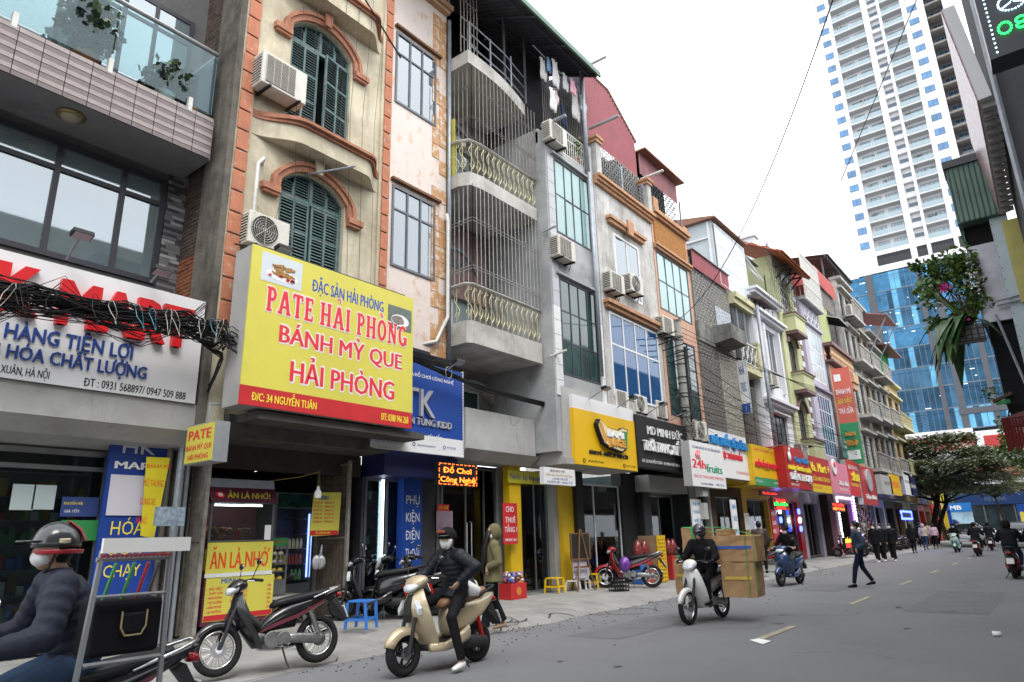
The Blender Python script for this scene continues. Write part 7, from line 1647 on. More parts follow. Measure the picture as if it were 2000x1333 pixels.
def winY(parent,x0,x1,z0,z1,Y,cols,gm,fm,fw=.06,top=None):
 mb=MB();cs=[0]+list(cols)+[1]
 mb.box(x0,x1,Y-.04,Y,z0,z0+fw).box(x0,x1,Y-.04,Y,z1-fw,z1).box(x0,x0+fw,Y-.04,Y,z0+fw,z1-fw).box(x1-fw,x1,Y-.04,Y,z0+fw,z1-fw)
 for c in cs[1:-1]:mb.box(x0+(x1-x0)*c-fw/2,x0+(x1-x0)*c+fw/2,Y-.04,Y,z0+fw,z1-fw)
 if top:mb.box(x0+(x1-x0)*cs[-2]+fw/2,x1-fw,Y-.04,Y,z0+(z1-z0)*top,z0+(z1-z0)*top+fw)
 f=mb.build('window',fm,parent)
 pieces('pane',f,gm,[(x0+(x1-x0)*(a+b)/2,Y-.02,(z0+z1)/2,(x1-x0)*(b-a)-.01,.015,z1-z0-.01)for a,b in zip(cs,cs[1:])])
 return f
wdark=mat('tower_window_frame',(.05,.09,.15),.4)
protos=[(winY(T_,-19.95,-18.4,Z0+.95,Z0+2.35,YT-.01,(.52,),tblue,wdark,top=.6),0),(winY(T_,-4.55,-2.9,Z0+.95,Z0+2.35,YT-.01,(.5,),tblue,wdark,top=.6),0),(winY(T_,-17.0,-15.2,Z0+.05,Z0+2.2,YT+1.55,(.5,),tpale,wdark),0),(winY(T_,-14.4,-12.2,Z0+.05,Z0+2.2,YT+1.55,(.25,.5,.75),tpale,wdark),0),(winY(T_,-8.6,-5.7,Z0+.05,Z0+2.2,YT+1.55,(.25,.5,.75),tpale,wdark),0),(winY(T_,-10.9,-9.5,Z0+1.2,Z0+1.9,YT+.85,(.5,),tnavy,wdark),0),(winY(T_,-1.2,.9,Z0+.2,Z0+2.3,YT+4.95,(.4,.7),tnavy,mat('grey_frame',(.25,.25,.26),.5)),0)]
for f,_ in protos:
 for k in range(1,NF):
  c=dup(f,(f.location.x,f.location.y,f.location.z+FH*k),parent=T_);
for k in range(10):
 z=54.2+k*3.05
 if k<9:pieces('balcony_panel',T_,tg,[(7.3,YT+1.2,z+.5,2.2,.04,.95)])
 MB().box(6.2,10.5,YT+1.0,YT+1.499,z-.28,z).build('balcony_slab',tsof,T_);winY(T_,6.5,8.5,z+.1,z+2.2,YT+1.49,(.33,.66),tpale,wdark)
mb=MB()
for i in range(26):
 k=random.randrange(NF);x=random.choice([ru(-17.3,-12.6),ru(-8.6,-5.8)]);z=Z0+k*FH
 for j in range(random.randrange(2,6)):mb.cbox((x+j*.22,YT+.35,z+.9+ru(0,.5)),(.16,.1,ru(.4,.8)))
mb.build('balcony_clutter',mat('balcony_clutter',(.12,.14,.12),.8,var=.4,scale=3),T_,kind='stuff',fix=False)
# louvred service floor
MB().box(-24,6,YT-.2,YT-.001,47.0,48.2).box(-24,6,YT-.2,YT-.001,50.3,51.0).box(-24,-17.6,YT-.2,YT,48.2,50.3).box(-12.0,-11.1,YT-.2,YT,48.2,50.3).box(-9.4,-8.8,YT-.2,YT,48.2,50.3).box(-5.3,-4.6,YT-.2,YT,48.2,50.3).build('service_band',twhite,T_)
mb=MB()
for k in range(13):mb.box(-17.59,-12.01,YT-.1,YT-.02,48.25+k*.11,48.3+k*.11).box(-11.09,-9.41,YT-.1,YT-.02,48.25+k*.11,48.3+k*.11).box(-8.79,-5.31,YT-.1,YT-.02,48.25+k*.11,48.3+k*.11).box(-4.6,2,YT-.1,YT-.02,48.25+k*.11,48.3+k*.11)
for k in range(40):mb.box(-17.5+k*.42,-17.4+k*.42,YT-.1,YT-.02,49.75,50.28)
mb.build('louvres',mat('louvre_grey',(.10,.10,.11),.6),T_,kind='stuff',fix=False);MB().box(-17.6,5,YT-.015,YT-.005,48.2,50.3).build('louvre_void',mat('louvre_dark',(.04,.04,.045),.8,var=0),T_)
# podium
PD=thing('glass_podium','blue glass podium block with dark vertical bands below the white tower','building',(-10,YT,0))
MB().box(-60,14,YT+.3,YT+14,0,46.99).build('core',mat('podium_core',(.02,.04,.06),.5,var=.1),PD)
bands=[(-30,-28.9),(-20.2,-18.9),(-12.0,-11.3),(-9.7,-8.7),(-5.2,-4.4),(1.5,2.4)]
dk=mat('podium_dark_cladding',(.075,.08,.095),.5,var=.08,scale=.6)
mb=MB()
for a,b in bands:mb.box(a,b,YT-.35,YT+.299,17,46.9)
mb.box(-12.6,14,YT-.36,YT-.3,17.0,18.4)if False else mb.box(-9.9,14,YT-.45,YT-.351,19.3,20.3)
mb.build('vertical_band',dk,PD,kind='stuff')
fl=[46.9,43.3,39.6,36.0,32.2,28.4,24.6,20.7,17.0]
pan={}
pg=[mat('podium_glass_mid',(.045,.18,.34),.05,var=.35,scale=.25,metal=.75),mat('podium_glass_light',(.12,.36,.56),.06,var=.2,scale=.3,metal=.75),mat('podium_glass_dark',(.02,.08,.15),.05,var=.3,scale=.3,metal=.75),mat('podium_glass_grey',(.04,.12,.21),.05,var=.3,scale=.2,metal=.75)]
edges=[-40]+[v for ab in bands for v in ab]+[14]
groups_=[(-28.9,-20.2),(-18.9,-12.0),(-11.3,-9.7),(-8.7,-5.2),(-4.4,1.5),(2.4,8)]
fm=MB();rest={0:MB(),1:MB(),2:MB(),3:MB()}
npn=0;plist={0:[],1:[],2:[],3:[]}
for li in range(8):
 zt,zb=fl[li],fl[li+1]
 for a,b in groups_:
  n=max(2,round((b-a)/.85));w=(b-a)/n;base=[0,0,3,0,2,3,2,2][li]if b<-9 else[0,0,3,3,2,2,2,1][li]
  for i in range(n):
   c=base if rnd()<.62 else random.choice([1,0,2]if li<4 else[1,2,3])
   x=a+w*(i+.5);h=zt-zb
   for(z0,z1)in((zb+.05,zb+h*.78),(zb+h*.78+.05,zt-.12)):
    plist[c].append((x,YT-.1+ru(-.01,.01),(z0+z1)/2,w-.09,.06,z1-z0,(0,0,ru(-.008,.008))))
  fm.box(a,b,YT-.22,YT-.14,zb-.12,zb+.04)
  for i in range(n+1):fm.box(a+w*i-.035,a+w*i+.035,YT-.16,YT-.02,zb,zt)
for c in plist:
 vis=[p for p in plist[c]if-24<p[0]<1];random.shuffle(vis)
 pieces('glass_panel',PD,pg[c],vis[:75]);mb=MB()
 for p in vis[75:]+[p for p in plist[c]if not-24<p[0]<1]:mb.cbox(p[:3],p[3:6])
 if mb.v:mb.build('glass_panels',pg[c],PD,kind='stuff',fix=False)
fm.build('mullions',mat('podium_mullion',(.16,.19,.23),.4,metal=.3),PD,kind='stuff',fix=False)
mb=MB()
for k in range(34):x,z=ru(-23,-6),ru(20,46);mb.box(x,x+ru(.1,.9),YT-.17,YT-.165,z,z+.07)
mb.build('ceiling_lamps',mat('office_lamp',(.8,.95,1),.5,emit=1.5,var=0),PD,kind='stuff',fix=False)
MB().box(-40,-8.5,YT-1.2,YT+.2,15.8,16.9).build('white_ledge',twhite,PD)
RS=thing('red_store_sign','long red and white store fascia under the blue glass podium','sign',(-15,YT-1.5,13))
MB().box(-40,-8.6,YT-1.5,YT-1.25,13.6,15.79).build('red_band',mat('red_fascia',(.62,.03,.04),.5,var=.05),RS);MB().box(-40,-8.6,YT-1.5,YT-1.25,9.5,13.59).build('white_band',sw,RS)
MB().box(-8.2,12,YT-1.7,YT-1.3,10,16.2).build('white_frame',twhite,RS);MB().box(-7.2,12,YT-1.78,YT-1.701,13.3,15.4).build('red_panel',MATS['red_fascia'],RS)
mb=MB()
for k in range(40):mb.box(-7.1+k*.2,-7.02+k*.2,YT-1.84,YT-1.78,13.4,15.3)
mb.build('red_ribs',mat('red_rib',(.5,.05,.04),.5),RS,kind='stuff',fix=False)
# flyover
FL=thing('flyover','grey concrete flyover crossing the end of the street behind the trees','bridge',(-10,104,0))
flc=mat('flyover_concrete',(.24,.24,.23),.85,var=.12,scale=.3,streak=.3)
MB().prism([(100,8.2),(101.5,7.0),(110,7.0),(112,8.2),(112,9.5),(111.8,9.5),(111.8,8.6),(100.2,8.6),(100.2,9.9),(100,9.9)],'x',-80,60).build('deck',flc,FL)
for x in(-30,12):MB().box(x,x+2.5,104,108,0,7).build('pier',flc,FL)
MB().box(-6.5,4,99.7,99.95,7.1,8.15).build('red_banner',MATS['red_fascia'],FL)
MB().box(-80,60,100,100.02,6.2,6.95).build('light_strip',mat('white_soffit_strip',(.7,.74,.8),.6),FL)
# low lobby and bank front beyond the crossing
LB=thing('lobby_block','dark glazed ground floor with a deep blue bank fascia beyond the crossing','building',(-8,122,0))
MB().box(-40,14,121,133,0,9.4).build('dark_glazing',mat('dark_lobby_glass',(.03,.05,.055),.15,var=.4,scale=.5),LB);MB().box(-11.5,14,120.7,120.99,4.3,5.9).build('navy_fascia',mat('bank_navy',(.01,.04,.14),.4),LB)
mb=MB()
for k in range(30):mb.box(-39+k*1.8,-38.85+k*1.8,120.85,120.99,0,9.4)
mb.build('mullions',tgrey,LB,kind='stuff',fix=False)
text('MB BANK',-8.0,4.8,2.6,.6,120.68,mat('dim_letter',(.12,.16,.25),.5),LB,ax='-y')
KC=thing('yellow_letter_sign','big yellow letters KO on a blue board at the right end of the crossing','sign',(-3.2,119,.5));MB().box(-4.4,2,118.9,119.1,1.2,4.2).build('board',mat('royal_board',(.01,.07,.35),.4),KC);text('KOI',-4.2,1.6,3.6,1.5,118.88,yell,KC,ax='-y',off=.06)
BK=thing('bank_banner','pale and blue bank hoarding behind the tree trunks','hoarding',(-13,100,0));q=(-11.55,-7.80,1.02,4.05)
MB().box(q[0],q[1],96,96.2,q[2]+.3,q[3]-1.0).build('pale_panel',mat('pale_blue_hoarding',(.38,.56,.68),.5,var=.25,scale=.8),BK);MB().box(q[0],q[1],95.95,96.15,q[3]-.999,q[3]).build('blue_panel',mat('bank_blue',(.01,.16,.5),.4),BK);text('MB',q[0]+1.6,q[3]-.75,1.2,.5,95.94,whitel,BK,ax='-y',off=.03)
MB().cyl((q[0]+1.0,95.9,q[3]-.5),(q[0]+1.0,95.93,q[3]-.5),.35,12).build('round_logo',redb,BK)
MB().cyl((q[0]+1.6,95.9,1.5),(q[0]+1.6,95.93,1.5),.75,16).build('dark_disc',navyf,BK)
YBn=thing('yellow_tarpaulin','yellow lettered tarpaulins half hidden behind the tree','banner',(-12,84,5));q=(-10.40,-8.84,3.67,5.84)
MB().box(q[0],q[1],84,84.1,q[2],q[2]+1.1).box(q[0]-.2,q[1]-.6,83.9,83.99,q[2]+1.4,q[3]+.4).build('cloth',mat('lemon_tarp',(.65,.58,.08),.6),YBn);text('BÁN NHÀ',q[0]+.2,q[2]+1.7,1.8,.5,83.88,blackl,YBn,ax='-y')
MB().prism([(-12,5.6),(-8.2,5.0),(-8.2,5.1),(-12,5.8)],'y',72,80).build('tin_roof',mat('grey_tin_roof',(.12,.14,.15),.6),label='low grey tin roof over the stalls before the crossing',cat='roof')
for i in range(4):
 front('stall_front',['stall front with hanging goods, nearest past the terrace','second stall front past the terrace','third stall front past the terrace','last stall front before the crossing'][i],75+i*3.6,78.4+i*3.6,[redsg,MATS['brown_cladding'],yelp,bluev][i],gw=False,X=-9.2,zt=3.6)
 # =================================================================== trees
bark=mat('dark_bark',(.05,.042,.035),.9,var=.3,scale=4);leafT=mat('olive_leaf',(.20,.23,.10),.5,var=.35,scale=1.2);leafP=mat('dusty_pale_leaf',(.31,.34,.23),.5,var=.3,scale=1.5);leafG=mat('fresh_leaf',(.09,.2,.035),.5,var=.3,scale=1.5)
def leaves(mb,c,r,n,s,tier=0):
 for i in range(n):
  a=ru(0,2*PI);q=rnd()**.55;p=Vector((c[0]+r[0]*q*math.cos(a),c[1]+r[1]*q*math.sin(a),c[2]+r[2]*ru(-1,1)*math.sqrt(1-q*q*.9)-q*q*r[2]*.3))
  d=Vector((ru(-1,1),ru(-1,1),ru(-.35,.25))).normalized()*s*ru(.6,1.2);w=Vector((-d.y,d.x,ru(-.3,.3)*s))*.3
  mb.add([p,p+d*.5+w,p+d,p+d*.5-w],[(0,1,2,3)])
TR=thing('street_tree','broad tiered almond tree with dusty olive leaves leaning over the road','tree',(-8.3,66,.15))
trunk=MB().tube([(-8.4,66,.1),(-8.1,66,1.8),(-7.6,66,3.4),(-7.3,66,5.2),(-7.2,66,7.0),(-7.2,66,8.0)],[.26,.22,.2,.17,.12,.05],8)
trunk.tube([(-8.2,66.2,.1),(-7.7,66.3,1.8),(-7.0,66.2,3.3),(-6.9,66,5)],[.2,.17,.15,.1],7)
clus=[]
for t,(z,R_t,n)in enumerate([(4.2,4.2,9),(5.1,5.6,14),(6.1,5.8,15),(7.1,4.8,12),(8.0,3.2,9)]):
 for k in range(n):
  a=2*PI*(k+rnd()*.7)/n;L=R_t*ru(.55,1.0);e=(-7.3+L*math.cos(a),66+L*math.sin(a)*.9,z+.25*math.sin(k)+ru(-.15,.25))
  trunk.tube([(-7.2,66,z-.9),(-7.2+L*.5*math.cos(a),66+L*.45*math.sin(a),z-.35),e],[.07,.045,.02],4);clus.append(e)
trunk.build('trunk',bark,TR,smooth=True)
c1,c2=MB(),MB()
for e in clus:
 leaves(c1,e,(1.4,1.35,.36),280,.36);leaves(c2,(e[0],e[1],e[2]+.26),(1.25,1.25,.24),210,.33)
c1.build('crown',leafT,TR,kind='stuff',fix=False);c2.build('dusty_crown',leafP,TR,kind='stuff',fix=False)
for(x,y,h,r,lm,lab,nn)in[(-5.0,88,6.4,3.2,leafT,'small thin leaved tree on the right before the flyover',26),(-9.6,80,6.0,2.6,leafG,'fresh green tree partly hidden behind the almond tree',20),(-13.5,90,6.5,3,leafG,'green tree at the corner behind the stalls',18),(-1.5,92,7,3,leafT,'grey green tree at the far right corner',20)]:
 t=thing('far_tree',lab,'tree',(x,y,0));tb_=MB().tube([(x+.8,y,0),(x+.3,y,h*.45),(x,y,h*.8),(x-.3,y,h)],[.18,.14,.08,.03],6);cm=MB()
 for k in range(nn):
  a=ru(0,2*PI);L=r*rnd()**.5;e=(x+L*math.cos(a),y+L*math.sin(a),h+ru(-r*.55,r*.4));tb_.tube([(x+.1,y,h*.65),((x+e[0])/2,(y+e[1])/2,(h*.7+e[2])/2),e],[.05,.03,.015],3);leaves(cm,e,(.9,.9,.55),110,.32)
 tb_.build('trunk',bark,t);cm.build('crown',lm,t,kind='stuff',fix=False)
 # distant blocks closing the street on both sides
MB().box(-90,-40,120,150,0,26).build('distant_building',grimw,label='plain pale block far behind the terrace on the left',cat='building')
# =================================================================== right hand side, close to the camera
fr_pale=mat('pale_board',(.55,.54,.55),.5,var=.04);pinkg=mat('pink_sequin_print',(.5,.28,.3),.3,var=.6,scale=14)
SB=thing('projecting_sign','long sign board seen end-on with a pinkish glittering face, right edge of the street','sign',(.2,9,5.85))
SB_p=[(.05,7.08),(.17,7.08),(.29,5.85),(.17,5.84)]
MB().prism(SB_p,'y',8.0,11.5).build('board',fr_pale,SB)
MB().prism([(.048,7.08),(.168,5.84),(.155,5.84),(.035,7.08)],'y',8.01,11.5).build('printed_face',pinkg,SB)
mb=MB()
for k in range(16):mb.box(.19,.33,8.1+k*.21,8.15+k*.21,5.78,5.84)
mb.build('rungs',mat('grey_rung',(.3,.29,.28),.6),SB,kind='stuff',fix=False)
RB=thing('right_house','dark shopfront edge with a steel pipe and grey cladding rising at the right margin','house',(.9,12,.13))
MB().box(.36,3,6.2,30,.13,3.0).box(.36,3,8.0,12.1,3.0,11).box(.42,3,12.3,30,3.0,6.0).build('wall',mat('dark_grey_wall',(.09,.09,.1),.8,var=.1),RB);MB().box(1.7,8,-12,75,3.01,12).build('upper_wall',mat('right_row_wall',(.25,.24,.22),.85,var=.2,scale=1),RB)  # lower wall in a plain dark grey base colour
MB().tube([(.33,7.9,3),(.33,7.9,9)],.03,6).build('pipe',galv,RB)
LS=thing('led_sign','black LED sign with dotted ring emblem and green digits, top right corner','LED sign',(.5,5,4.45))
MB().box(.22,1.3,5.0,5.2,4.47,5.6).build('housing',mat('led_face_black',(.012,.016,.025),.3,var=.1),LS)
dw=MB()
for k in range(26):dw.ball((.265,4.985,4.5+k*.035),.0065,n=6,m=4)
cxl,czl=.405,4.83
for k in range(26):a=2*PI*k/26;dw.ball((cxl+.075*math.cos(a),4.985,czl+.062*math.sin(a)),.0065,n=6,m=4)
for a in(PI/2,PI*7/6,-PI/6):
 for j in range(1,6):dw.ball((cxl+.013*j*math.cos(a),4.985,czl+.011*j*math.sin(a)),.006,n=6,m=4)
dw.build('white_leds',mat('led_cool_dot',(.6,.85,1),.5,var=0,emit=1.6),LS,kind='stuff',fix=False)
dg=MB()
for(gx,arcs)in((.335,[(.0,.0,.035,.042,0,20)]),(.425,[(0,.02,.026,.022,0,20),(0,-.02,.028,.02,0,20)]),(.515,[(0,.02,.026,.022,0,20),(0,-.02,.028,.02,0,20)])):
 for(ox,oz,rx,rz,s_,e_)in arcs:
  for k in range(14):a=2*PI*k/14;dg.ball((gx+ox+rx*math.cos(a),4.985,4.655+oz+rz*math.sin(a)),.0075,n=6,m=4)
dg.build('green_leds',mat('led_green_dot',(.02,1,.12),.5,var=0,emit=2.2),LS,kind='stuff',fix=False)
RSn=thing('red_sign','red sign with a pale edge, cut by the right margin below the LED sign','sign',(.7,9,5.5));MB().box(.56,2,9,9.2,4.8,6.68).build('red_face',redv,RSn);MB().box(.53,.559,8.99,9.21,4.8,6.7).build('pale_edge',fr_pale,RSn)
GC=thing('corrugated_box','green corrugated sheet box with a black rim overhanging on the right','cabin',(-.05,12,6))
gsm=mat('sea_green_sheet',(.11,.18,.15),.5,var=.15,scale=3,streak=.2,dcol=(.08,.09,.07))
n=26
rows=[[(-.36+.6*i/n,12-(.018 if i%3==0 else 0),z)for i in range(n+1)]for z in(6.06,7.02)]
MB().rings(rows,close=False,caps=False).build('corrugated_face',gsm,GC,fix=False)
MB().box(-.38,.25,12.01,14,6.05,7.0).build('body',gsm,GC);MB().box(-.41,.27,11.95,14.1,7.0,7.12).build('roof_rim',MATS['dark_steel'],GC)
GP=thing('sheet_metal_box','dented grey sheet metal box under the green corrugated one','cabin',(-.1,12.2,4.4))
MB().box(-.33,.02,12.2,13.8,4.45,5.7).build('grey_panel',mat('dented_zinc',(.28,.28,.3),.35,metal=.6,var=.2,scale=2,bump=1,bscale=3),GP);MB().box(-.33,.02,12.25,13.8,5.7,6.04).build('dark_gap',dark_int,GP)
MB().box(-.345,-.331,12.2,13.8,4.4,6.0).build('teal_edge',mat('teal_edge',(.03,.2,.22),.5),GP)
BP=thing('pale_blue_panel','tall pale blue riveted panel beside the grey sheet metal box','panel',(.1,12.1,3.4))
MB().box(.021,.25,12.1,13.8,3.45,6.04).build('panel',mat('pale_blue_sheet',(.42,.50,.53),.5,var=.08,streak=.2,dcol=(.3,.3,.3)),BP)
mb=MB()
for k in range(14):mb.ball((.04,12.095,3.6+k*.18),.008,n=6,m=4)
mb.build('rivets',MATS['dark_steel'],BP,kind='stuff',fix=False);MB().box(.16,.4,11.95,12.0,4.6,5.9).build('yellow_board',mat('dull_yellow_board',(.45,.4,.12),.6),BP)
MB().tube([(-.13,12.05,4.72),(.2,12.05,4.75)],.018,6).tube([(-.13,12.05,4.65),(.2,12.05,4.68)],.018,6).build('bracket_bars',galv,BP)
MB().box(-.3,.3,12.3,14,3.2,4.42).build('dark_void',dark_int,BP);MB().tube([(-.17,12.0,4.5),(.0,12.0,3.3)],.02,6).build('slanted_pole',galv,BP)
PB=thing('hanging_planter','hanging planter of bougainvillea and broad dark leaves over the right pavement','plant',(-.5,12,4.2))
mb=MB()
for k in range(6):mb.tube([(-.75+.08*k,11.9,4.15),(-.75+.08*k,11.9,4.42),(-.75+.08*k,12.4,4.42)],.008,4)
for z in(4.15,4.24,4.33,4.42):mb.tube([(-.75,11.9,z),(-.33,11.9,z)],.008,4)
mb.build('wire_basket',MATS['dark_steel'],PB);MB().box(-.72,-.36,11.95,12.35,4.2,4.4).build('trough',mat('grey_trough',(.3,.3,.28),.7),PB)
fo=MB();[shrub(fo,(-.55+ru(-.5,.2),12.1+ru(-.2,.2),5.05+ru(-.55,.6)),ru(.1,.22),ru(.08,.2),75,.085)for _ in range(24)];fo.build('foliage',leafm2,PB,kind='stuff',fix=False)
st_=MB()
for k in range(14):st_.tube([(-.5,12.1,4.35),(-.5+ru(-.35,.2),12.1+ru(-.2,.2),4.9),(-.5+ru(-.6,.25),12.1,5.5+ru(-.2,.2))],[.012,.008,.003],4)
st_.build('stems',MATS['plant_stem'],PB,kind='stuff',fix=False)
fl_=MB();shrub(fl_,(-.72,11.85,5.02),.06,.07,60,.045);shrub(fl_,(-.5,11.7,4.42),.02,.02,12,.03);fl_.build('pink_flowers',mat('magenta_petal',(.75,.04,.32),.6,var=.1),PB,kind='stuff',fix=False)
fw_=MB();shrub(fw_,(-.34,11.9,5.2),.07,.45,110,.04);fw_.build('white_flowers',whitel,PB,kind='stuff',fix=False)
bl=mat('broad_dark_leaf',(.05,.12,.035),.35,var=.3,scale=6);bll=mat('broad_pale_leaf',(.12,.24,.06),.35,var=.2,scale=6)
def bleaf(base,a,L,w,droop,m):
 rows=[]
 for i in range(9):
  t=i/8;x=L*t;z=.35*L*math.sin(t*1.6)-droop*L*t*t;hw2=w*math.sin(PI*min(1,t*.93+.06))**.8
  px,py=base[0]+x*math.cos(a),base[1]+x*math.sin(a);nx,ny=-math.sin(a),math.cos(a)
  rows.append([(px+nx*hw2,py+ny*hw2,base[2]+z+.02),(px,py,base[2]+z),(px-nx*hw2,py-ny*hw2,base[2]+z+.02)])
 return MB().rings(rows,close=False,caps=False).build('broad_leaf',m,PB,smooth=True,fix=False)
for k in range(26):bleaf((-.6+ru(-.1,.1),11.95+ru(-.1,.1),4.42+ru(-.05,.08)),PI+ru(-1.5,1.5)+(0 if k%5 else 2),ru(.42,.66),ru(.075,.115),ru(.8,1.9),bl if k%4 else bll)
for k in range(3):bleaf((-.45,11.95,4.45),PI*.5+k*.9,.5,.08,-.9,bll)
VN=thing('hanging_vine','bright green vine trailing below the dark void on the right','plant',(-.3,13,3));fo=MB()
for k in range(12):
 a=(-.35-.02*k,13+ru(-.3,.3),3.75-.06*k);shrub(fo,(-.30+ru(-.22,.1),13+ru(-.4,.4),3.0+ru(-.75,.8)),.16,.14,70,.06)
fo.build('foliage',leafm2,VN,kind='stuff',fix=False);MB().tube([(-.1,13,3.9),(-.3,13,3.2),(-.5,13,2.5)],.012,4).tube([(-.2,12.2,3.35),(-.45,12.2,3.25)],.03,5).build('stems',MATS['plant_stem'],VN)
MB().tube([(-.42,12.3,3.24),(-.24,12.3,3.25)],.035,10).build('green_bottle',mat('green_plastic',(.1,.5,.18),.35),smooth=True,label='green plastic bottle stuck on a branch in the vine',cat='bottle')
AW=thing('awning','dark red striped awning tip with a hanging fringe at the right margin','awning',(-.1,8,2.1));mb=MB();mw2=MB()
for k in range(14):
 (mb if k%2 else mw2).quad((-.25+.03*k,8,2.48+.0*k),(-.22+.03*k,8,2.48),(.05+.03*k,9.2,2.72),(.02+.03*k,9.2,2.72))
for k in range(9):mb.box(-.26+.025*k,-.236+.025*k,7.98-.006*(k%2),8.0,2.16+.02*(k%3),2.48)
mb.build('red_stripes',mat('dark_red_cloth',(.09,.014,.01),.8,var=.2),AW,kind='stuff',fix=False);mw2.build('brown_stripes',mat('brown_cloth',(.05,.02,.012),.8),AW,kind='stuff',fix=False)
# =================================================================== motorbikes (forward = +x, origin on the ground)
rubber=mat('tyre_rubber',(.025,.025,.026),.85,var=.15,scale=20);chrome=mat('chrome',(.6,.6,.6),.15,metal=1,var=0);bplast=mat('black_gloss_plastic',(.012,.012,.014),.22,var=0,coat=.5);bmatte=mat('black_matte_plastic',(.03,.03,.032),.6,var=.1)
seatm=mat('black_seat',(.018,.018,.02),.4,var=.1);engm=mat('engine_alloy',(.3,.3,.3),.4,metal=.8,var=.2,scale=12);lensm=mat('headlamp_lens',(.6,.64,.68),.08,var=0,spec=1);redlens=mat('tail_lens',(.3,.01,.01),.15,var=0);platem=mat('number_plate',(.7,.7,.66),.5,var=.1,scale=30);discm=mat('brake_steel',(.35,.35,.36),.3,metal=.9,var=0)
def wheel(t,x,R,w,style,m_rim,steer=0):
 o=MB().torus((x,0,R),R-w,w,'y',32,8,1.05).build('wheel',rubber,t,smooth=True)
 MB().torus((x,0,R),R-w*2.1,w*.42,'y',32,6,1.6).build('rim',m_rim,o,smooth=True)
 mb=MB();n=5 if style=='cast'else 22
 for k in range(n):
  a=2*PI*k/n;ca,sa=math.cos(a),math.sin(a);r1=R-w*2.1
  if style=='cast':
   for da in(-.14,.14):mb.tube([(x+.04*ca,0,R+.04*sa),(x+r1*math.cos(a+da),0,R+r1*math.sin(a+da))],.011,5)
  else:mb.tube([(x+.03*ca,.02*(-1)**k,R+.03*sa),(x+r1*math.cos(a+.25),0,R+r1*math.sin(a+.25))],.0028,3)
 mb.cyl((x,-.06,R),(x,.06,R),.04,12);mb.build('spokes',m_rim if style=='cast'else chrome,o,fix=False,kind='stuff')
 MB().cyl((x,.055,R),(x,.06,R),R*.3,20).build('brake_disc',discm,o)
 return o
def shield(t,prof,m,name='leg_shield',bend=.10,th=.014,n=10):
 """front apron: prof = (z, x_centre, half_width)"""
 rows=[[(xc-bend*(abs(k)/(n/2))**1.7*(w/.2),w*k/(n/2),z)for k in range(-n//2,n//2+1)]for z,xc,w in prof]
 o=MB().rings(rows,close=False,caps=False).build(name,m,t,smooth=True,fix=False);s=o.modifiers.new('solid','SOLIDIFY');s.thickness=th;b=o.modifiers.new('s','SUBSURF');b.levels=b.render_levels=1;return o
def fender(t,x,R,a0,a1,w,m,extra=.03,drop=.07):
 rows=[]
 for k in range(11):
  a=a0+(a1-a0)*k/10;ww=w*(.75+.25*math.sin(PI*k/10));rows.append([(x+(R+extra-drop*(abs(j)/3)**2.5)*math.cos(a),ww*j/3,R+(R+extra-drop*(abs(j)/3)**2.5)*math.sin(a))for j in range(-3,4)])
 o=MB().rings(rows,close=False,caps=False).build('fender',m,t,smooth=True,fix=False);s=o.modifiers.new('solid','SOLIDIFY');s.thickness=.01;return o
def mirrors(t,x,z,w,m=None):
 for s in(-1,1):
  st=MB().tube([(x,s*w*.75,z),(x-.04,s*w*.85,z+.12),(x-.06,s*w,z+.19)],.006,5).build('mirror',m or bmatte,t)
  MB().ball((x-.06,s*w,z+.22),.018,.058,.04,10,6).build('mirror_shell',m or bplast,st,smooth=True);MB().ball((x-.075,s*w,z+.22),.008,.05,.034,10,6).build('mirror_glass',chrome,st,smooth=True)
def bars_(t,x,z,w,cover=None):
 MB().tube([(x-.16,-w,z-.0),(x-.08,-w*.6,z+.03),(x,-.06,z+.02),(x,.06,z+.02),(x-.08,w*.6,z+.03),(x-.16,w,z)],.012,6).build('handlebar',bmatte,t)
 for s in(-1,1):MB().tube([(x-.10,s*w*.68,z+.022),(x-.165,s*(w+.03),z)],.018,8).build('grip',rubber,t);MB().tube([(x-.05,s*w*.6,z+.02),(x-.02,s*w*.8,z+.01),(x-.08,s*w*.98,z)],.006,4).build('brake_lever',chrome,t)
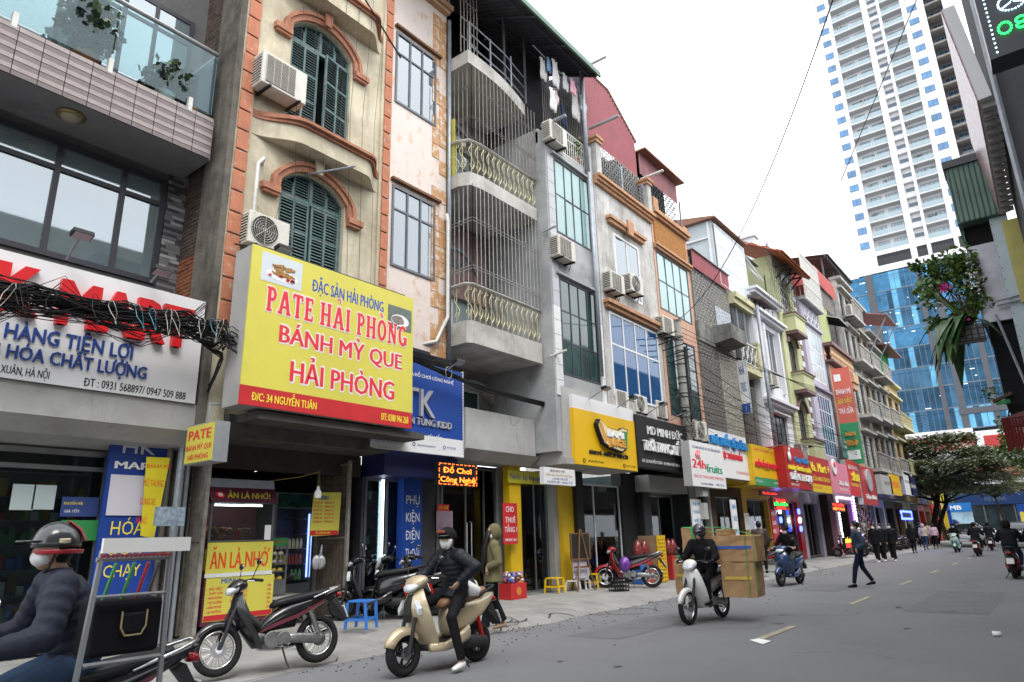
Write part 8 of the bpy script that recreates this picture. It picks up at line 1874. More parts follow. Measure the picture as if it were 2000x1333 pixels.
def underbone(name,label,main,accent,front=None,group=None):
 t=thing(name,label,'motorbike',(0,0,0),group=group);front=front or main;R=.285
 wheel(t,.62,R,.042,'wire',chrome);wheel(t,-.6,R,.045,'wire',chrome)
 MB().tube([(.62,.085,R),(.5,.085,.62),(.42,.07,.8)],[.02,.024,.02],8).tube([(.62,-.085,R),(.5,-.085,.62),(.42,-.07,.8)],[.02,.024,.02],8).build('fork',bmatte,t)
 fender(t,.62,R,.25,2.45,.06,front)
 shield(t,[(.90,.43,.10),(.80,.48,.17),(.66,.47,.21),(.52,.41,.22),(.38,.31,.20),(.25,.21,.14)],front,bend=.11)
 shield(t,[(.80,.40,.09),(.66,.38,.12),(.5,.32,.12),(.36,.22,.10)],bplast,'inner_shield',bend=.05)
 MB().loft([(.30,0,.97,.05,.04),(.36,0,.985,.12,.075),(.43,0,.97,.14,.09),(.50,0,.945,.11,.075),(.535,0,.93,.05,.04)],14).build('headlight_cowl',accent if False else front,t,smooth=True,sub=1)
 MB().loft([(.44,0,.945,.125,.062),(.515,0,.92,.10,.055),(.55,0,.905,.045,.03)],14).build('headlight',lensm,t,smooth=True)
 bars_(t,.40,1.0,.29);mirrors(t,.34,1.0,.30)
 MB().tube([(.40,0,.86),(.30,0,.62),(.12,0,.48),(-.3,0,.50)],[.05,.06,.06,.05],8).build('frame',bmatte,t,smooth=True)
 MB().loft([(.20,0,.42,.05,.03),(.08,0,.50,.10,.09),(-.1,0,.60,.125,.115),(-.35,0,.66,.13,.11),(-.62,0,.74,.10,.075),(-.86,0,.83,.05,.04),(-.94,0,.86,.02,.015)],14,e=.8).build('side_body',main,t,smooth=True,sub=1)
 for s in(-1,1):MB().prism([(.24,.40),(.05,.50),(-.3,.60),(-.66,.745),(-.62,.70),(-.3,.555),(.05,.455)],'y',s*.128,s*.134).build('side_stripe',accent,t)
 MB().loft([(.02,0,.70,.05,.03),(-.05,0,.745,.11,.05),(-.25,0,.765,.13,.055),(-.45,0,.79,.135,.055),(-.7,0,.835,.11,.045),(-.78,0,.85,.05,.03)],14,e=.7).build('seat',seatm,t,smooth=True,sub=1)
 MB().tube([(-.5,.13,.77),(-.78,.125,.86),(-.9,.06,.90),(-.9,-.06,.90),(-.78,-.125,.86),(-.5,-.13,.77)],.012,6).build('grab_rail',chrome,t,smooth=True)
 MB().loft([(-.86,0,.80,.06,.04),(-.93,0,.78,.05,.03)],10).build('tail_lamp',redlens,t,smooth=True)
 MB().prism([(-.78,.72),(-.98,.47),(-1.0,.48),(-.84,.76)],'y',-.07,.07).build('rear_mudguard',bmatte,t);MB().prism([(-.93,.64),(-.985,.50),(-.995,.50),(-.94,.65)],'y',-.085,.085).build('number_plate',platem,t)
 MB().cyl((.02,-.1,.33),(.02,.12,.33),.10,14).cyl((.02,0,.35),(.22,0,.39),.065,10).cyl((-.12,-.11,.33),(-.12,.13,.33),.085,14).build('engine',engm,t,smooth=False,bevel=.008)
 MB().tube([(.2,-.04,.34),(.1,-.12,.24),(-.15,-.14,.22),(-.3,-.15,.25),(-.5,-.16,.29),(-.85,-.17,.38),(-.9,-.17,.395)],[.018,.018,.02,.035,.048,.045,.02],10).build('exhaust',chrome,t,smooth=True)
 MB().loft([(-.08,.09,.33,.02,.05),(-.3,.09,.32,.022,.06),(-.6,.09,R,.022,.065),(-.66,.09,R,.015,.03)],10).build('chain_case',engm,t,smooth=True)
 for s in(-1,1):
  MB().tube([(-.6,s*.10,R),(-.44,s*.11,.66)],.018,6).tube([(-.57,s*.10,.36),(-.48,s*.11,.57)],.034,8).build('shock_absorber',discm,t)
  MB().tube([(-.12,s*.1,.26),(-.10,s*.27,.25)],.014,6).build('foot_peg',rubber,t)
 MB().tube([(-.1,.12,.24),(-.12,.18,.1),(-.14,.24,.0)],.012,5).build('side_stand',bmatte,t)
 return t
def scooter(name,label,main,panel,seat=None,R=.245,style='cast',rim=None,group=None,rear=None,round_lamp=False):
 t=thing(name,label,'scooter',(0,0,0),group=group);rim=rim or bplast;rear=rear or main
 wheel(t,.62,R,.052,style,rim);wheel(t,-.58,R,.058,style,rim)
 MB().tube([(.62,.10,R),(.50,.09,.62)],.024,8).tube([(.62,-.10,R),(.50,-.09,.62)],.024,8).build('fork',bmatte,t)
 fender(t,.62,R,.35,2.6,.095,main,.045,.09)
 shield(t,[(.95,.40,.08),(.88,.47,.14),(.76,.53,.215),(.62,.51,.24),(.48,.43,.22),(.36,.34,.19),(.24,.27,.15)],main,bend=.12,th=.02)
 shield(t,[(.86,.41,.08),(.70,.43,.12),(.5,.35,.13),(.36,.26,.12)],bmatte,'inner_shield',bend=.05)
 if round_lamp:pass
 else:
  MB().prism([(.545,.80),(.57,.66),(.535,.56),(.52,.66)],'y',-.06,.06).prism([(.465,.90),(.545,.80),(.53,.72),(.45,.82)],'y',-.05,.05).build('grille_panel',panel,t,bevel=.015)
  for s in(-1,1):MB().prism([(s*.11,.82),(s*.19,.72),(s*.18,.64),(s*.12,.72)],'x',.47,.535).build('turn_signal',lensm,t,bevel=.01)
 MB().loft([(.24,0,1.01,.05,.03),(.30,0,1.03,.15,.06),(.38,0,1.02,.17,.08),(.46,0,.99,.14,.075),(.515,0,.965,.06,.04)],14,e=.85).build('headlight_cowl',main,t,smooth=True,sub=1)
 MB().loft([(.44,0,.975,.13,.05),(.50,0,.95,.11,.05),(.545,0,.93,.05,.03)],14).build('headlight',lensm,t,smooth=True)
 bars_(t,.37,1.035,.3);mirrors(t,.33,1.04,.30)
 MB().loft([(.34,0,.27,.10,.03),(.25,0,.27,.16,.045),(.0,0,.27,.165,.05),(-.12,0,.30,.15,.07)],12,e=.6).build('floorboard',bmatte,t,smooth=True)
 for s in(-1,1):MB().loft([(.33,s*.14,.27,.035,.05),(.1,s*.155,.26,.035,.05),(-.1,s*.16,.30,.04,.07),(-.3,s*.16,.38,.04,.09)],10).build('side_skirt',main,t,smooth=True)
 MB().loft([(.0,0,.52,.08,.15),(-.06,0,.53,.13,.20),(-.25,0,.56,.17,.20),(-.5,0,.61,.175,.16),(-.72,0,.69,.13,.11),(-.9,0,.77,.06,.045),(-.96,0,.79,.02,.015)],16,e=.8).build('rear_body',rear,t,smooth=True,sub=1)
 MB().loft([(.05,0,.70,.07,.03),(-.0,0,.755,.13,.06),(-.2,0,.775,.15,.065),(-.45,0,.79,.155,.06),(-.68,0,.845,.13,.05),(-.77,0,.86,.07,.03)],14,e=.7).build('seat',seat or seatm,t,smooth=True,sub=1)
 MB().tube([(-.55,.15,.79),(-.8,.13,.87),(-.92,.05,.89),(-.92,-.05,.89),(-.8,-.13,.87),(-.55,-.15,.79)],.016,6).build('grab_rail',bmatte,t,smooth=True)
 MB().loft([(-.88,0,.74,.08,.045),(-.95,0,.72,.07,.03)],10).build('tail_lamp',redlens,t,smooth=True)
 MB().prism([(-.76,.6),(-.98,.40),(-1.0,.41),(-.86,.68)],'y',-.07,.07).build('rear_mudguard',bmatte,t);MB().prism([(-.93,.57),(-.99,.43),(-1.0,.43),(-.94,.58)],'y',-.09,.09).build('number_plate',platem,t)
 MB().loft([(-.12,.02,.27,.08,.05),(-.3,.06,.27,.10,.08),(-.58,.10,R,.05,.08),(-.68,.10,R,.03,.05)],12,e=.8).build('engine',bmatte,t,smooth=True)
 MB().tube([(-.2,-.13,.2),(-.35,-.15,.23),(-.42,-.16,.25),(-.7,-.17,.33),(-.78,-.17,.36)],[.02,.03,.055,.055,.03],12).build('exhaust',bmatte,t,smooth=True);MB().tube([(-.42,-.21,.27),(-.68,-.22,.345)],.035,8).build('heat_shield',engm,t,smooth=True)
 for s in(-1,1):MB().tube([(-.6,s*.11,R),(-.5,s*.13,.55)],.03,8).build('shock_absorber',redlens if not round_lamp else discm,t)
 MB().tube([(-.15,.12,.2),(-.16,.2,.08),(-.18,.26,0)],.012,5).build('side_stand',bmatte,t)
 return t
def place(o,x,y,h,z=0,lean=0,label=None):
 o.location=(x,y,z);o.rotation_euler=(R_(lean),0,R_(h))
 if label:o['label']=label
 return o
beige=mat('champagne_paint',(.52,.43,.28),.3,var=.03,metal=.2,coat=.6);whitep=mat('pearl_white_paint',(.68,.68,.66),.3,var=.03,coat=.5);navyp=mat('navy_blue_paint',(.02,.05,.14),.25,var=.03,coat=.6);redp=mat('crimson_paint',(.38,.015,.025),.3,var=.03,coat=.5);marp=mat('maroon_paint',(.12,.015,.03),.3,var=.03,coat=.5);mintp=mat('mint_paint',(.3,.52,.46),.3,var=.03,coat=.5);tanseat=mat('tan_seat',(.28,.15,.08),.5,var=.1);redstripe=mat('wine_stripe',(.12,.02,.035),.4,var=.1);silverp=mat('silver_paint',(.4,.4,.42),.3,metal=.6,var=0)
wave=place(underbone('motorbike','black underbone motorbike parked on the pavement edge before the food cart',bplast,redstripe),-7.80,5.17,258,.05,7)
cream_sc=place(scooter('scooter','champagne beige scooter with tan seat ridden by the woman in black',beige,bmatte,tanseat),-6.2,6.5,267,0,4)
box_b=place(underbone('motorbike','white motorbike loaded with cartons on both sides',whitep,silverp,whitep),-5.22,12.15,265)
red_b=place(underbone('motorbike','red and grey motorbike parked behind the easel',mat('charcoal_paint',(.04,.04,.045),.3,var=0,coat=.5),redp,redp),-9.25,16.75,206,.15,6)
blue_s=place(scooter('scooter','navy blue round bodied scooter ridden towards the camera',navyp,chrome,round_lamp=True),-6.35,20.9,262)
mar_s=place(scooter('scooter','maroon scooter parked before the phone case shop',marp,silverp),-8.6,38.6,200,.12,6)
dk1=place(scooter('scooter','black scooter with white front fairing parked on the pavement',bplast,bmatte,group='dark scooters parked by the phone shop'),-9.95,9.35,216,.15,6)
for x,y,h,l_ in((-10.15,8.85,224,'dark scooter parked nearest the rusty shutter'),(-9.75,9.75,214,'dark scooter parked behind the rider in black'),(-10.1,10.1,210,'dark scooter parked last in the row by the glass doors')):
 o=dup(dk1,(x,y,.15),R_(h),l_);o.rotation_euler[0]=R_(6)
MB().loft([(.30,0,1.02,.1,.04),(.40,0,1.03,.15,.08),(.50,0,.95,.12,.10),(.56,0,.86,.05,.06)],12).build('white_fairing',whitep,dk1,smooth=True,org=Vector((0,0,0))).location=(0,0,0)
bl_b=dup(red_b,(-8.2,25.0,.13),R_(215),'blue black motorbike parked behind the man in the brown jacket')
red_r=place(dup(wave,(-4.87,1.66,0),R_(262),'dark motorbike of the blurred rider, carrying a ladder rack behind'),-4.87,1.66,262)
mint=place(scooter('scooter','mint green scooter coming towards the camera far down the road',mintp,silverp),-5.1,49,268)
far_b=[(-3.55,42.8,88,'black scooter ridden away from the camera, second from the right'),(-1.3,25.5,88,'dark scooter with a white plate at the right margin'),(-3.6,52,92,'white scooter ridden away between the cars'),(-.9,33,88,'dark scooter beyond the large rider at the right margin')]
fb=[dup(dk1,(x,y,0),R_(h),l_,group='scooters in the traffic')for x,y,h,l_ in far_b]
for i in range(12):
 dup(dk1,(-8.6-.25*(i%2),41.8+i*1.15,.13),R_(205+(i*7)%13),'dark scooter parked at the kerb, %s in the far row'%['first','second','third','fourth','fifth','sixth','seventh','eighth','ninth','tenth','eleventh','last'][i],group='scooters parked along the far kerb')
 # =================================================================== cars far away
def car(name,label,x,y,h,m,dark,L=4.5,H=1.65,pick=False):
 t=thing(name,label,'car',(0,0,0));W=.9
 MB().loft([(L/2,0,.62,W*.75,.18),(L/2-.1,0,.66,W*.92,.28),(L/2-1.0,0,.72,W,.36),(0,0,.74,W,.40),(-L/2+.8,0,.76,W,.42),(-L/2+.08,0,.76,W*.95,.36),(-L/2,0,.74,W*.85,.28)],16,e=.45).build('body',m,t,smooth=True,sub=1)
 a,b=(L*.18,-L*.42)if not pick else(L*.2,-L*.08)
 MB().loft([(a+.35,0,1.05,W*.82,.06),(a-.25,0,1.28,W*.78,H-1.32),(b+.25,0,1.30,W*.76,H-1.33),(b-.1,0,1.12,W*.8,.1)],14,e=.5).build('cabin',dark,t,smooth=True)
 MB().box(b+.3,a-.35,-W*.66,W*.66,H-.05,H+.01).build('roof',m,t,bevel=.03)
 for sx in(L*.31,-L*.31):
  for s in(-1,1):o=MB().torus((sx,s*(W-.1),.34),.25,.09,'y',20,8).build('wheel',rubber,t,smooth=True);MB().cyl((sx,s*(W-.14),.34),(sx,s*(W-.02),.34),.2,12).build('rim',discm,o)
 for s in(-1,1):MB().box(L/2-.12,L/2+.01,s*W*.62,s*W*.9,.72,.9).build('headlight',lensm,t,bevel=.02);MB().box(-L/2-.01,-L/2+.1,s*W*.68,s*W*.9,.75,.95).build('tail_light',redlens,t,bevel=.02)
 MB().box(L/2+.0,L/2+.03,-.26,.26,.42,.54).build('number_plate',platem,t);MB().box(-L/2-.03,-L/2,-.26,.26,.5,.62).build('rear_plate',platem,t)
 return place(t,x,y,h)
carg=mat('car_dark_glass',(.02,.025,.03),.06,var=0,spec=1)
car('silver_car','silver SUV coming towards the camera beside the tree trunks',-5.6,62,268,silverp,carg)
car('pickup','dark pickup truck standing at the right of the far road',-2.3,58,92,navyp,carg,L=5.0,pick=True)
car('white_car','white car crossing far behind the riders',-8,96,10,whitep,carg)
# =================================================================== people
skin=mat('skin',(.42,.25,.17),.55,var=.05);hairm=mat('black_hair',(.012,.01,.01),.45,var=.1);maskm=mat('white_face_mask',(.72,.73,.74),.8,var=.03);eyem=mat('dark_eye',(.02,.015,.012),.3,var=0)
V=Vector
def ell(mb,pts,rad,side=(0,1,0),n=14):
 """elliptical tube: rad = (half width along side, half depth)"""
 pts=[V(p)for p in pts];rs=[]
 for i,p in enumerate(pts):
  d=(pts[min(i+1,len(pts)-1)]-pts[max(i-1,0)]).normalized();s=V(side);s=(s-d*s.dot(d)).normalized();f=d.cross(s)
  rs.append([p+s*rad[i][0]*math.cos(2*PI*k/n)+f*rad[i][1]*math.sin(2*PI*k/n)for k in range(n)])
 return mb.rings(rs)
def limb(mb,ps,rs,quilt=0,n=12,step=.035):
 P=[];Rr=[]
 for i in range(len(ps)-1):
  a,b=V(ps[i]),V(ps[i+1]);L=(b-a).length;k_=max(2,int(L/step))if quilt else 3
  for k in range(k_):t=k/k_;P.append(a.lerp(b,t));Rr.append(rs[i]+(rs[i+1]-rs[i])*t)
 P.append(V(ps[-1]));Rr.append(rs[-1])
 if quilt:Rr=[r*(1+(.06 if k%2 else-.04))for k,r in enumerate(Rr)]
 mb.tube(P,Rr,n)
 for p,r in zip(ps[1:-1],rs[1:-1]):mb.ball(p,r*1.02,n=10,m=7)
 return mb
def hand(t,w,d,up,m=None,curl=1.0,s=1):
 """palm and five fingers from wrist w along direction d; up = back of the hand"""
 w,d,up=V(w),V(d).normalized(),V(up);up=(up-d*up.dot(d)).normalized();sd=d.cross(up);mb=MB()
 ell(mb,[w-d*.02,w+d*.02,w+d*.05,w+d*.085],[(.024,.018),(.034,.018),(.04,.016),(.036,.012)],sd,10)
 for k,L in enumerate((.062,.072,.068,.052)):
  b=w+d*.08+sd*(.027-.018*k);p=[b];a=0
  for j,q in enumerate((.45,.32,.26)):a+=curl*(.5+.25*j);p.append(p[-1]+(d*math.cos(a)-up*math.sin(a))*L*q)
  mb.tube(p,[.0095,.009,.008,.006],6)
 b=w+d*.03+sd*.034*s;mb.tube([b-sd*s*.01,b+d*.02+sd*s*.018-up*.01,b+d*.045+sd*s*.014-up*.03*curl,b+d*.055-up*.045*curl],[.012,.011,.0095,.007],6)
 return mb
def person(label,J,coat=None,legs=None,shoe=None,hair='short',mask=True,helmet=None,hood=None,quilt=0,longc=0,glove=None,vox=.014,visor=False,bulk=1.0,hcurl=1.0,loc=(0,0,0),h=0,group=None,face=0):
 """J: joints in metres, forward = +x. One continuous body mesh; clothes, hair and helmet are its children"""
 t=thing('person',label,'person',(0,0,0),group=group)
 g=lambda k:V(J[k]);hd,nk,ch,pv=g('head'),g('neck'),g('chest'),g('pelvis');fx=V((math.cos(face),math.sin(face),0));fy=V((-math.sin(face),math.cos(face),0))
 side=(g('shl')-g('shr')).normalized()
 b=MB();rm=Matrix((fx,fy,V((0,0,1)))).transposed()
 def hp(x,y,z):return hd+rm@V((x,y,z))
 b.M=Matrix.Translation(hd)@rm.to_4x4();b.ball((0,0,.01),.095,.078,.118,16,12);b.ball((.035,0,-.06),.055,.055,.06,10,8);b.ball((.098,0,-.015),.014,.011,.022,8,6);b.ball((.09,0,-.058),.012,.022,.007,8,5)
 for s in(-1,1):b.ball((-.005,s*.078,-.01),.018,.008,.03,8,6)
 b.M=None
 limb(b,[hd-V((.01,0,.06)),nk],[.052,.058]);ell(b,[nk+V((0,0,.02)),ch+(nk-ch)*.6,ch,pv.lerp(ch,.4),pv],[(.06,.05),(.15,.08),(.15,.09),(.12,.08),(.13,.09)],side)
 for s in 'lr':
  limb(b,[g('sh'+s),g('el'+s),g('wr'+s)],[.045,.036,.026]);limb(b,[g('hip'+s),g('kn'+s),g('an'+s)],[.07,.05,.035])
  dw_=(g('wr'+s)-g('el'+s)).normalized();dirh=V(J.get('hd'+s,dw_));up=V(J.get('up'+s,(0,0,1)if abs(dirh.z)<.8 else(1,0,0)))
  hm=hand(t,g('wr'+s),dirh,up,curl=hcurl,s=1 if s=='r'else-1)
  if glove:hm.build('glove',glove,t,smooth=True,remesh=.006)
  else:b.v,b.f,b.mi=b.v+hm.v,b.f+[tuple(i+len(b.v)for i in f)for f in hm.f],b.mi+hm.mi
 b.build('body',skin,t,smooth=True,remesh=min(vox,.010)if not glove and vox<.02 else vox)
 e=MB();e.M=Matrix.Translation(hd)@rm.to_4x4()
 for s in(-1,1):e.ball((.086,s*.032,.018),.012,.016,.008,8,5)
 e.build('eyes',eyem,t,smooth=True)
 if mask:m_=MB();m_.M=Matrix.Translation(hd)@rm.to_4x4();m_.ball((.046,0,-.045),.066,.066,.058,14,10);m_.build('face_mask',maskm,t,smooth=True)
 c=MB();q=bulk
 low=pv-V((0,0,longc));tw=[(nk+V((0,0,.035)),(.07,.065)),(nk-V((0,0,.02)),(.10,.08)),(ch+(nk-ch)*.45,(.19*q,.115*q)),(ch,(.185*q,.13*q)),(pv.lerp(ch,.5),(.17*q,.125*q)),(pv,(.175*q,.135*q))]
 if longc:tw.append((pv+(V(J.get('hem',(pv.x,pv.y,pv.z)))-pv)if 'hem'in J else low,(.19*q,.145*q)))
 P=[];Rr=[]
 for i in range(len(tw)-1):
  L=(tw[i+1][0]-tw[i][0]).length;k_=max(2,int(L/.03))if quilt else 3
  for k in range(k_):u=k/k_;P.append(tw[i][0].lerp(tw[i+1][0],u));Rr.append((tw[i][1][0]+(tw[i+1][1][0]-tw[i][1][0])*u,tw[i][1][1]+(tw[i+1][1][1]-tw[i][1][1])*u))
 P.append(tw[-1][0]);Rr.append(tw[-1][1])
 if quilt:Rr=[(a*(1+(.032 if k%2 else-.026)),d*(1+(.045 if k%2 else-.035)))for k,(a,d)in enumerate(Rr)]
 ell(c,P,Rr,side,18)
 for s in 'lr':
  sh,el,wr=g('sh'+s),g('el'+s),g('wr'+s);limb(c,[ch.lerp(nk,.7),sh,el,wr-(wr-el)*.06],[.07,.078*q,(.06+.012*bool(quilt))*q,(.045+.01*bool(quilt))*q],quilt)
 if hood=='up':
  c.M=Matrix.Translation(hd)@rm.to_4x4();c.ball((-.035,0,.01),.125,.12,.15,16,12);c.M=None
 elif hood:c.ball(nk-fx*.08+V((0,0,.02)),.08,.12,.06,12,8)
 c.build('jacket',coat,t,smooth=True,remesh=vox)
 l=MB();ell(l,[pv+V((0,0,.1)),pv,pv.lerp((g('hipl')+g('hipr'))/2,1)-V((0,0,.05))],[(.15,.11),(.165,.125),(.14,.11)],side)
 for s in 'lr':limb(l,[g('hip'+s),g('kn'+s),g('an'+s)+V((0,0,.02))],[.092,.066,.05 if not J.get('wide')else.075])
 l.build('trousers',legs,t,smooth=True,remesh=vox)
 for s in 'lr':
  a=g('an'+s);tv=(g('toe'+s)-a);tv.z=0;tv=tv.normalized();zz=a.z-.085;tz=J.get('tip'+s,0);o=MB()
  ell(o,[a-tv*.07+V((0,0,-.045)),a-tv*.03+V((0,0,-.03)),a+tv*.05+V((0,0,-.045+tz*.3)),a+tv*.13+V((0,0,-.055+tz*.7)),a+tv*.18+V((0,0,-.062+tz))],[(.025,.03),(.042,.05),(.046,.038),(.046,.026),(.02,.015)],tv.cross(V((0,0,1))),12)
  o.build('shoe',shoe or hairm,t,smooth=True,sub=1)
 if helmet:
  k=MB();k.M=Matrix.Translation(hd)@rm.to_4x4();k.ball((-.032,0,.0),.083,.084,.1,14,9);k.build('hair',hairm,t,smooth=True)
  k=MB();k.M=Matrix.Translation(hd)@rm.to_4x4();k.ball((-.012,0,.03),.132,.122,.135,20,10,z0=-.12 if not visor else-.85);k.build('helmet',helmet,t,smooth=True)
  k=MB();k.M=Matrix.Translation(hd)@rm.to_4x4();k.prism([(.09+.0,-.09),(.19,-.06),(.20,0),(.19,.06),(.09,.09)],'z',.045,.055)if not visor else k.ball((.03,0,.02),.108,.108,.05,16,8);k.build('visor',mat('smoke_visor',(.02,.02,.022),.08,var=0,spec=1),t,smooth=True,bevel=0)
  k=MB();k.M=Matrix.Translation(hd)@rm.to_4x4();k.tube([(0,.09,-.02),(.02,.065,-.1),(.03,0,-.13),(.02,-.065,-.1),(0,-.09,-.02)],.008,5);k.build('chin_strap',bmatte,t)
 elif hair and hood!='up':
  k=MB();k.M=Matrix.Translation(hd)@rm.to_4x4();k.ball((-.018,0,.03),.104,.09,.115,16,10)
  if hair=='long':k.ball((-.05,0,-.12),.06,.09,.2,12,10)
  k.build('hair',hairm,t,smooth=True)
 t.location=loc;t.rotation_euler=(0,0,R_(h));return t
def stand(st=0,arm=0,wide=False,lean=0,ar=None):
 """standing or walking; st = stride half length"""
 x=lean
 return{'head':(x*1.3,0,1.56),'neck':(x,0,1.42),'chest':(x*.8,0,1.25),'pelvis':(0,0,.93),'shl':(x,.18,1.36),'shr':(x,-.18,1.36),'ell':(x-arm*.7,.24,1.09),'elr':(x+arm*.7,-.24,1.09),'wrl':(x-arm+.08,.22,.86),'wrr':(x+arm+.08,-.22,.86),'hipl':(0,.09,.9),'hipr':(0,-.09,.9),'knl':(st*.55+.03,.09,.49),'knr':(-st*.35+.03,-.09,.49),'anl':(st,.09,.09),'anr':(-st,-.09,.09+(.06 if st else 0)),'toel':(st+.2,.1,.0),'toer':(-st+.2,-.1,0),'tipl':.0,'tipr':-.03 if st else 0,'hdl':(.1,0,-1),'hdr':(.1,0,-1),'wide':wide}
def ride(z=0,lx=0,hand_x=.24,hz=1.03):
 return{'head':(-.02+lx,0,1.50+z),'neck':(-.07+lx,0,1.36+z),'chest':(-.12+lx,0,1.2+z),'pelvis':(-.22,0,.88+z),'shl':(-.06+lx,.18,1.3+z),'shr':(-.06+lx,-.18,1.3+z),'ell':(.02,.3,1.08+z),'elr':(.02,-.3,1.08+z),'wrl':(hand_x-.06,.31,hz),'wrr':(hand_x-.06,-.31,hz),'hipl':(-.2,.1,.86),'hipr':(-.2,-.1,.86),'knl':(.18,.17,.72),'knr':(.18,-.17,.72),'anl':(.12,.15,.36),'anr':(.12,-.15,.36),'toel':(.3,.16,.3),'toer':(.3,-.16,.3),'hdl':(1,0,-.1),'hdr':(1,0,-.1)}
cl=lambda n,c,r=.8,**k:mat(n,c,r,**{'var':.12,**k})
greyp=cl('grey_puffer_nylon',(.026,.031,.048),.5,spec=.13,scale=5,bump=1,bscale=14);blackc=cl('black_cloth',(.012,.012,.014),.75);blackp=cl('black_puffer_nylon',(.012,.014,.02),.42,spec=.2,bump=1,bscale=16);oliveh=cl('olive_parka',(.17,.15,.08),.8,scale=6,bump=.5);jeans=cl('blue_jeans',(.035,.06,.11),.85,scale=8);brownp=cl('brown_puffer',(.055,.035,.03),.5);navyj=cl('navy_quilted_jacket',(.025,.045,.07),.5);navyt=cl('navy_trousers',(.012,.016,.035),.8);helm_g=cl('dark_helmet_shell',(.03,.035,.04),.25,coat=.6)
# 1 rider at the left margin
J=ride(0,.02);J.update(ell=(.03,.30,1.03),elr=(.03,-.30,1.03),wrl=(.27,.26,.98),wrr=(.27,-.26,.98),anl=(.1,.15,.4),anr=(.1,-.15,.4))
p1=person('rider in grey quilted jacket and red rimmed dark helmet at the left margin',J,greyp,jeans,blackc,helmet=helm_g,quilt=1,vox=.011,bulk=1.12,loc=(-4.85,1.66,0),h=262)
k=MB().ball((-.03,0,1.515),.136,.126,.14,20,4,z0=-.30,z1=-.12).build('helmet_rim',redp,p1,smooth=True);MB().prism([(-.165,1.55),(-.13,1.62),(-.06,1.668),(-.06,1.66),(-.12,1.61),(-.155,1.545)],'y',-.05,.05).build('helmet_stripe',redp,p1);MB().tube([(-.03,.124,1.54),(-.03,.128,1.56)],.03,10).build('helmet_sticker',mat('tan_sticker',(.5,.42,.3),.5),p1)
# ladder rack with bag behind him
LR=thing('ladder_rack','aluminium ladder frame carried upright behind the grey jacketed rider','ladder',(-3.5,1.6,.4));al=mat('dull_aluminium',(.3,.31,.32),.4,metal=.8,var=.15)
for y0,y1 in((1.39,1.33),(1.70,1.72)):MB().prism([(y0-.009,1.49),(y0+.009,1.49),(y1+.01,.62),(y1-.01,.62)],'x',-3.45,-3.43).build('rail',al,LR)
for z in(1.45,1.29,1.01,.8):MB().tube([(-3.44,1.37,z),(-3.44,1.71,z)],.012 if z!=1.29 else.008,6).build('rung',al,LR)
pieces('white_board',None,MATS['white_paper'],[(-3.38,1.565,1.51,.02,.40,.065)])[0].name='white_board';tag(bpy.data.objects['white_board'],'blank white board tied across the top of the ladder frame','board')
ctr=MB()
for k in range(16):ctr.ball((-3.42,1.39+k*.02,1.465),.009,n=6,m=4)
ctr.build('red_lashing',redp,LR,kind='stuff',fix=False)
TBg=thing('tool_bag','black canvas tool bag with pale piping hung inside the ladder frame','bag',(-3.55,1.54,.98));MB().box(-3.66,-3.48,1.39,1.70,1.03,1.27).build('bag_body',blackc,TBg,bevel=.02);MB().box(-3.479,-3.45,1.5,1.61,1.12,1.21).build('pocket',blackc,TBg,bevel=.01);MB().tube([(-3.445,1.5,1.22),(-3.445,1.5,1.15),(-3.445,1.52,1.115),(-3.445,1.59,1.115),(-3.445,1.61,1.15),(-3.445,1.61,1.22)],.004,4).build('piping',mat('tan_piping',(.35,.28,.16),.7),TBg)
for i,(y,c_)in enumerate(((1.42,gc[3]),(1.52,gc[3]),(1.6,redp),(1.66,MATS['dark_steel']))):MB().tube([(-3.55,y,1.22),(-3.5,y+.03,1.43)],.009,6).build('brush',c_,label=['slanted green brush handle in the tool bag','upright green brush handle in the tool bag','red tool handle in the tool bag','dark rod in the tool bag by the right rail'][i],cat='tool')
for o in[o for o in bpy.data.objects if o.parent is None and o.name.split('.')[0]in('ladder_rack','white_board','tool_bag','brush')]:
 o.location=(o.location.x-.78,o.location.y+.34,o.location.z*1.22-.33);o.scale=tuple(c*1.22 for c in o.scale)
 # 2 woman on the champagne scooter: left foot down, left hand on hip
J=ride(0,-.04);J.update(head=(-.06,.0,1.49),ell=(-.16,.40,1.16),wrl=(-.04,.22,.98),hdl=(.5,-.5,-.7),upl=(0,1,0),knl=(.12,.26,.60),anl=(.02,.33,.11),toel=(.2,.36,0),hipl=(-.18,.12,.86),hem=(-.12,0,.74))
p2=person('woman in long black quilted coat on the champagne scooter, hand on hip',J,blackp,blackc,mat('white_clog',(.78,.77,.74),.5),helmet=blackc,quilt=1,longc=.14,vox=.011,bulk=1.08,loc=(-6.2,6.5,0),h=267,face=.35)
MB().torus((-.03,.01,1.475),.075,.03,'x',20,8).build('ear_warmer',mat('white_fleece',(.72,.71,.69),.95,var=.1,scale=60),p2,smooth=True);MB().cyl((.02,.33,.14),(.05,.30,.33),.042,12).build('white_sock',whitel,p2,smooth=True)
MB().box(.035,.075,-.07,.07,1.57,1.61).build('goggles',mat('red_goggles',(.25,.06,.04),.2,var=0),p2,bevel=.012);MB().tube([(-.08,-.2,1.35),(-.2,-.1,.95),(-.3,.1,.9),(-.42,.22,.85)],[.02,.06,.1,.05],8).build('white_shawl',whitel,p2,smooth=True)
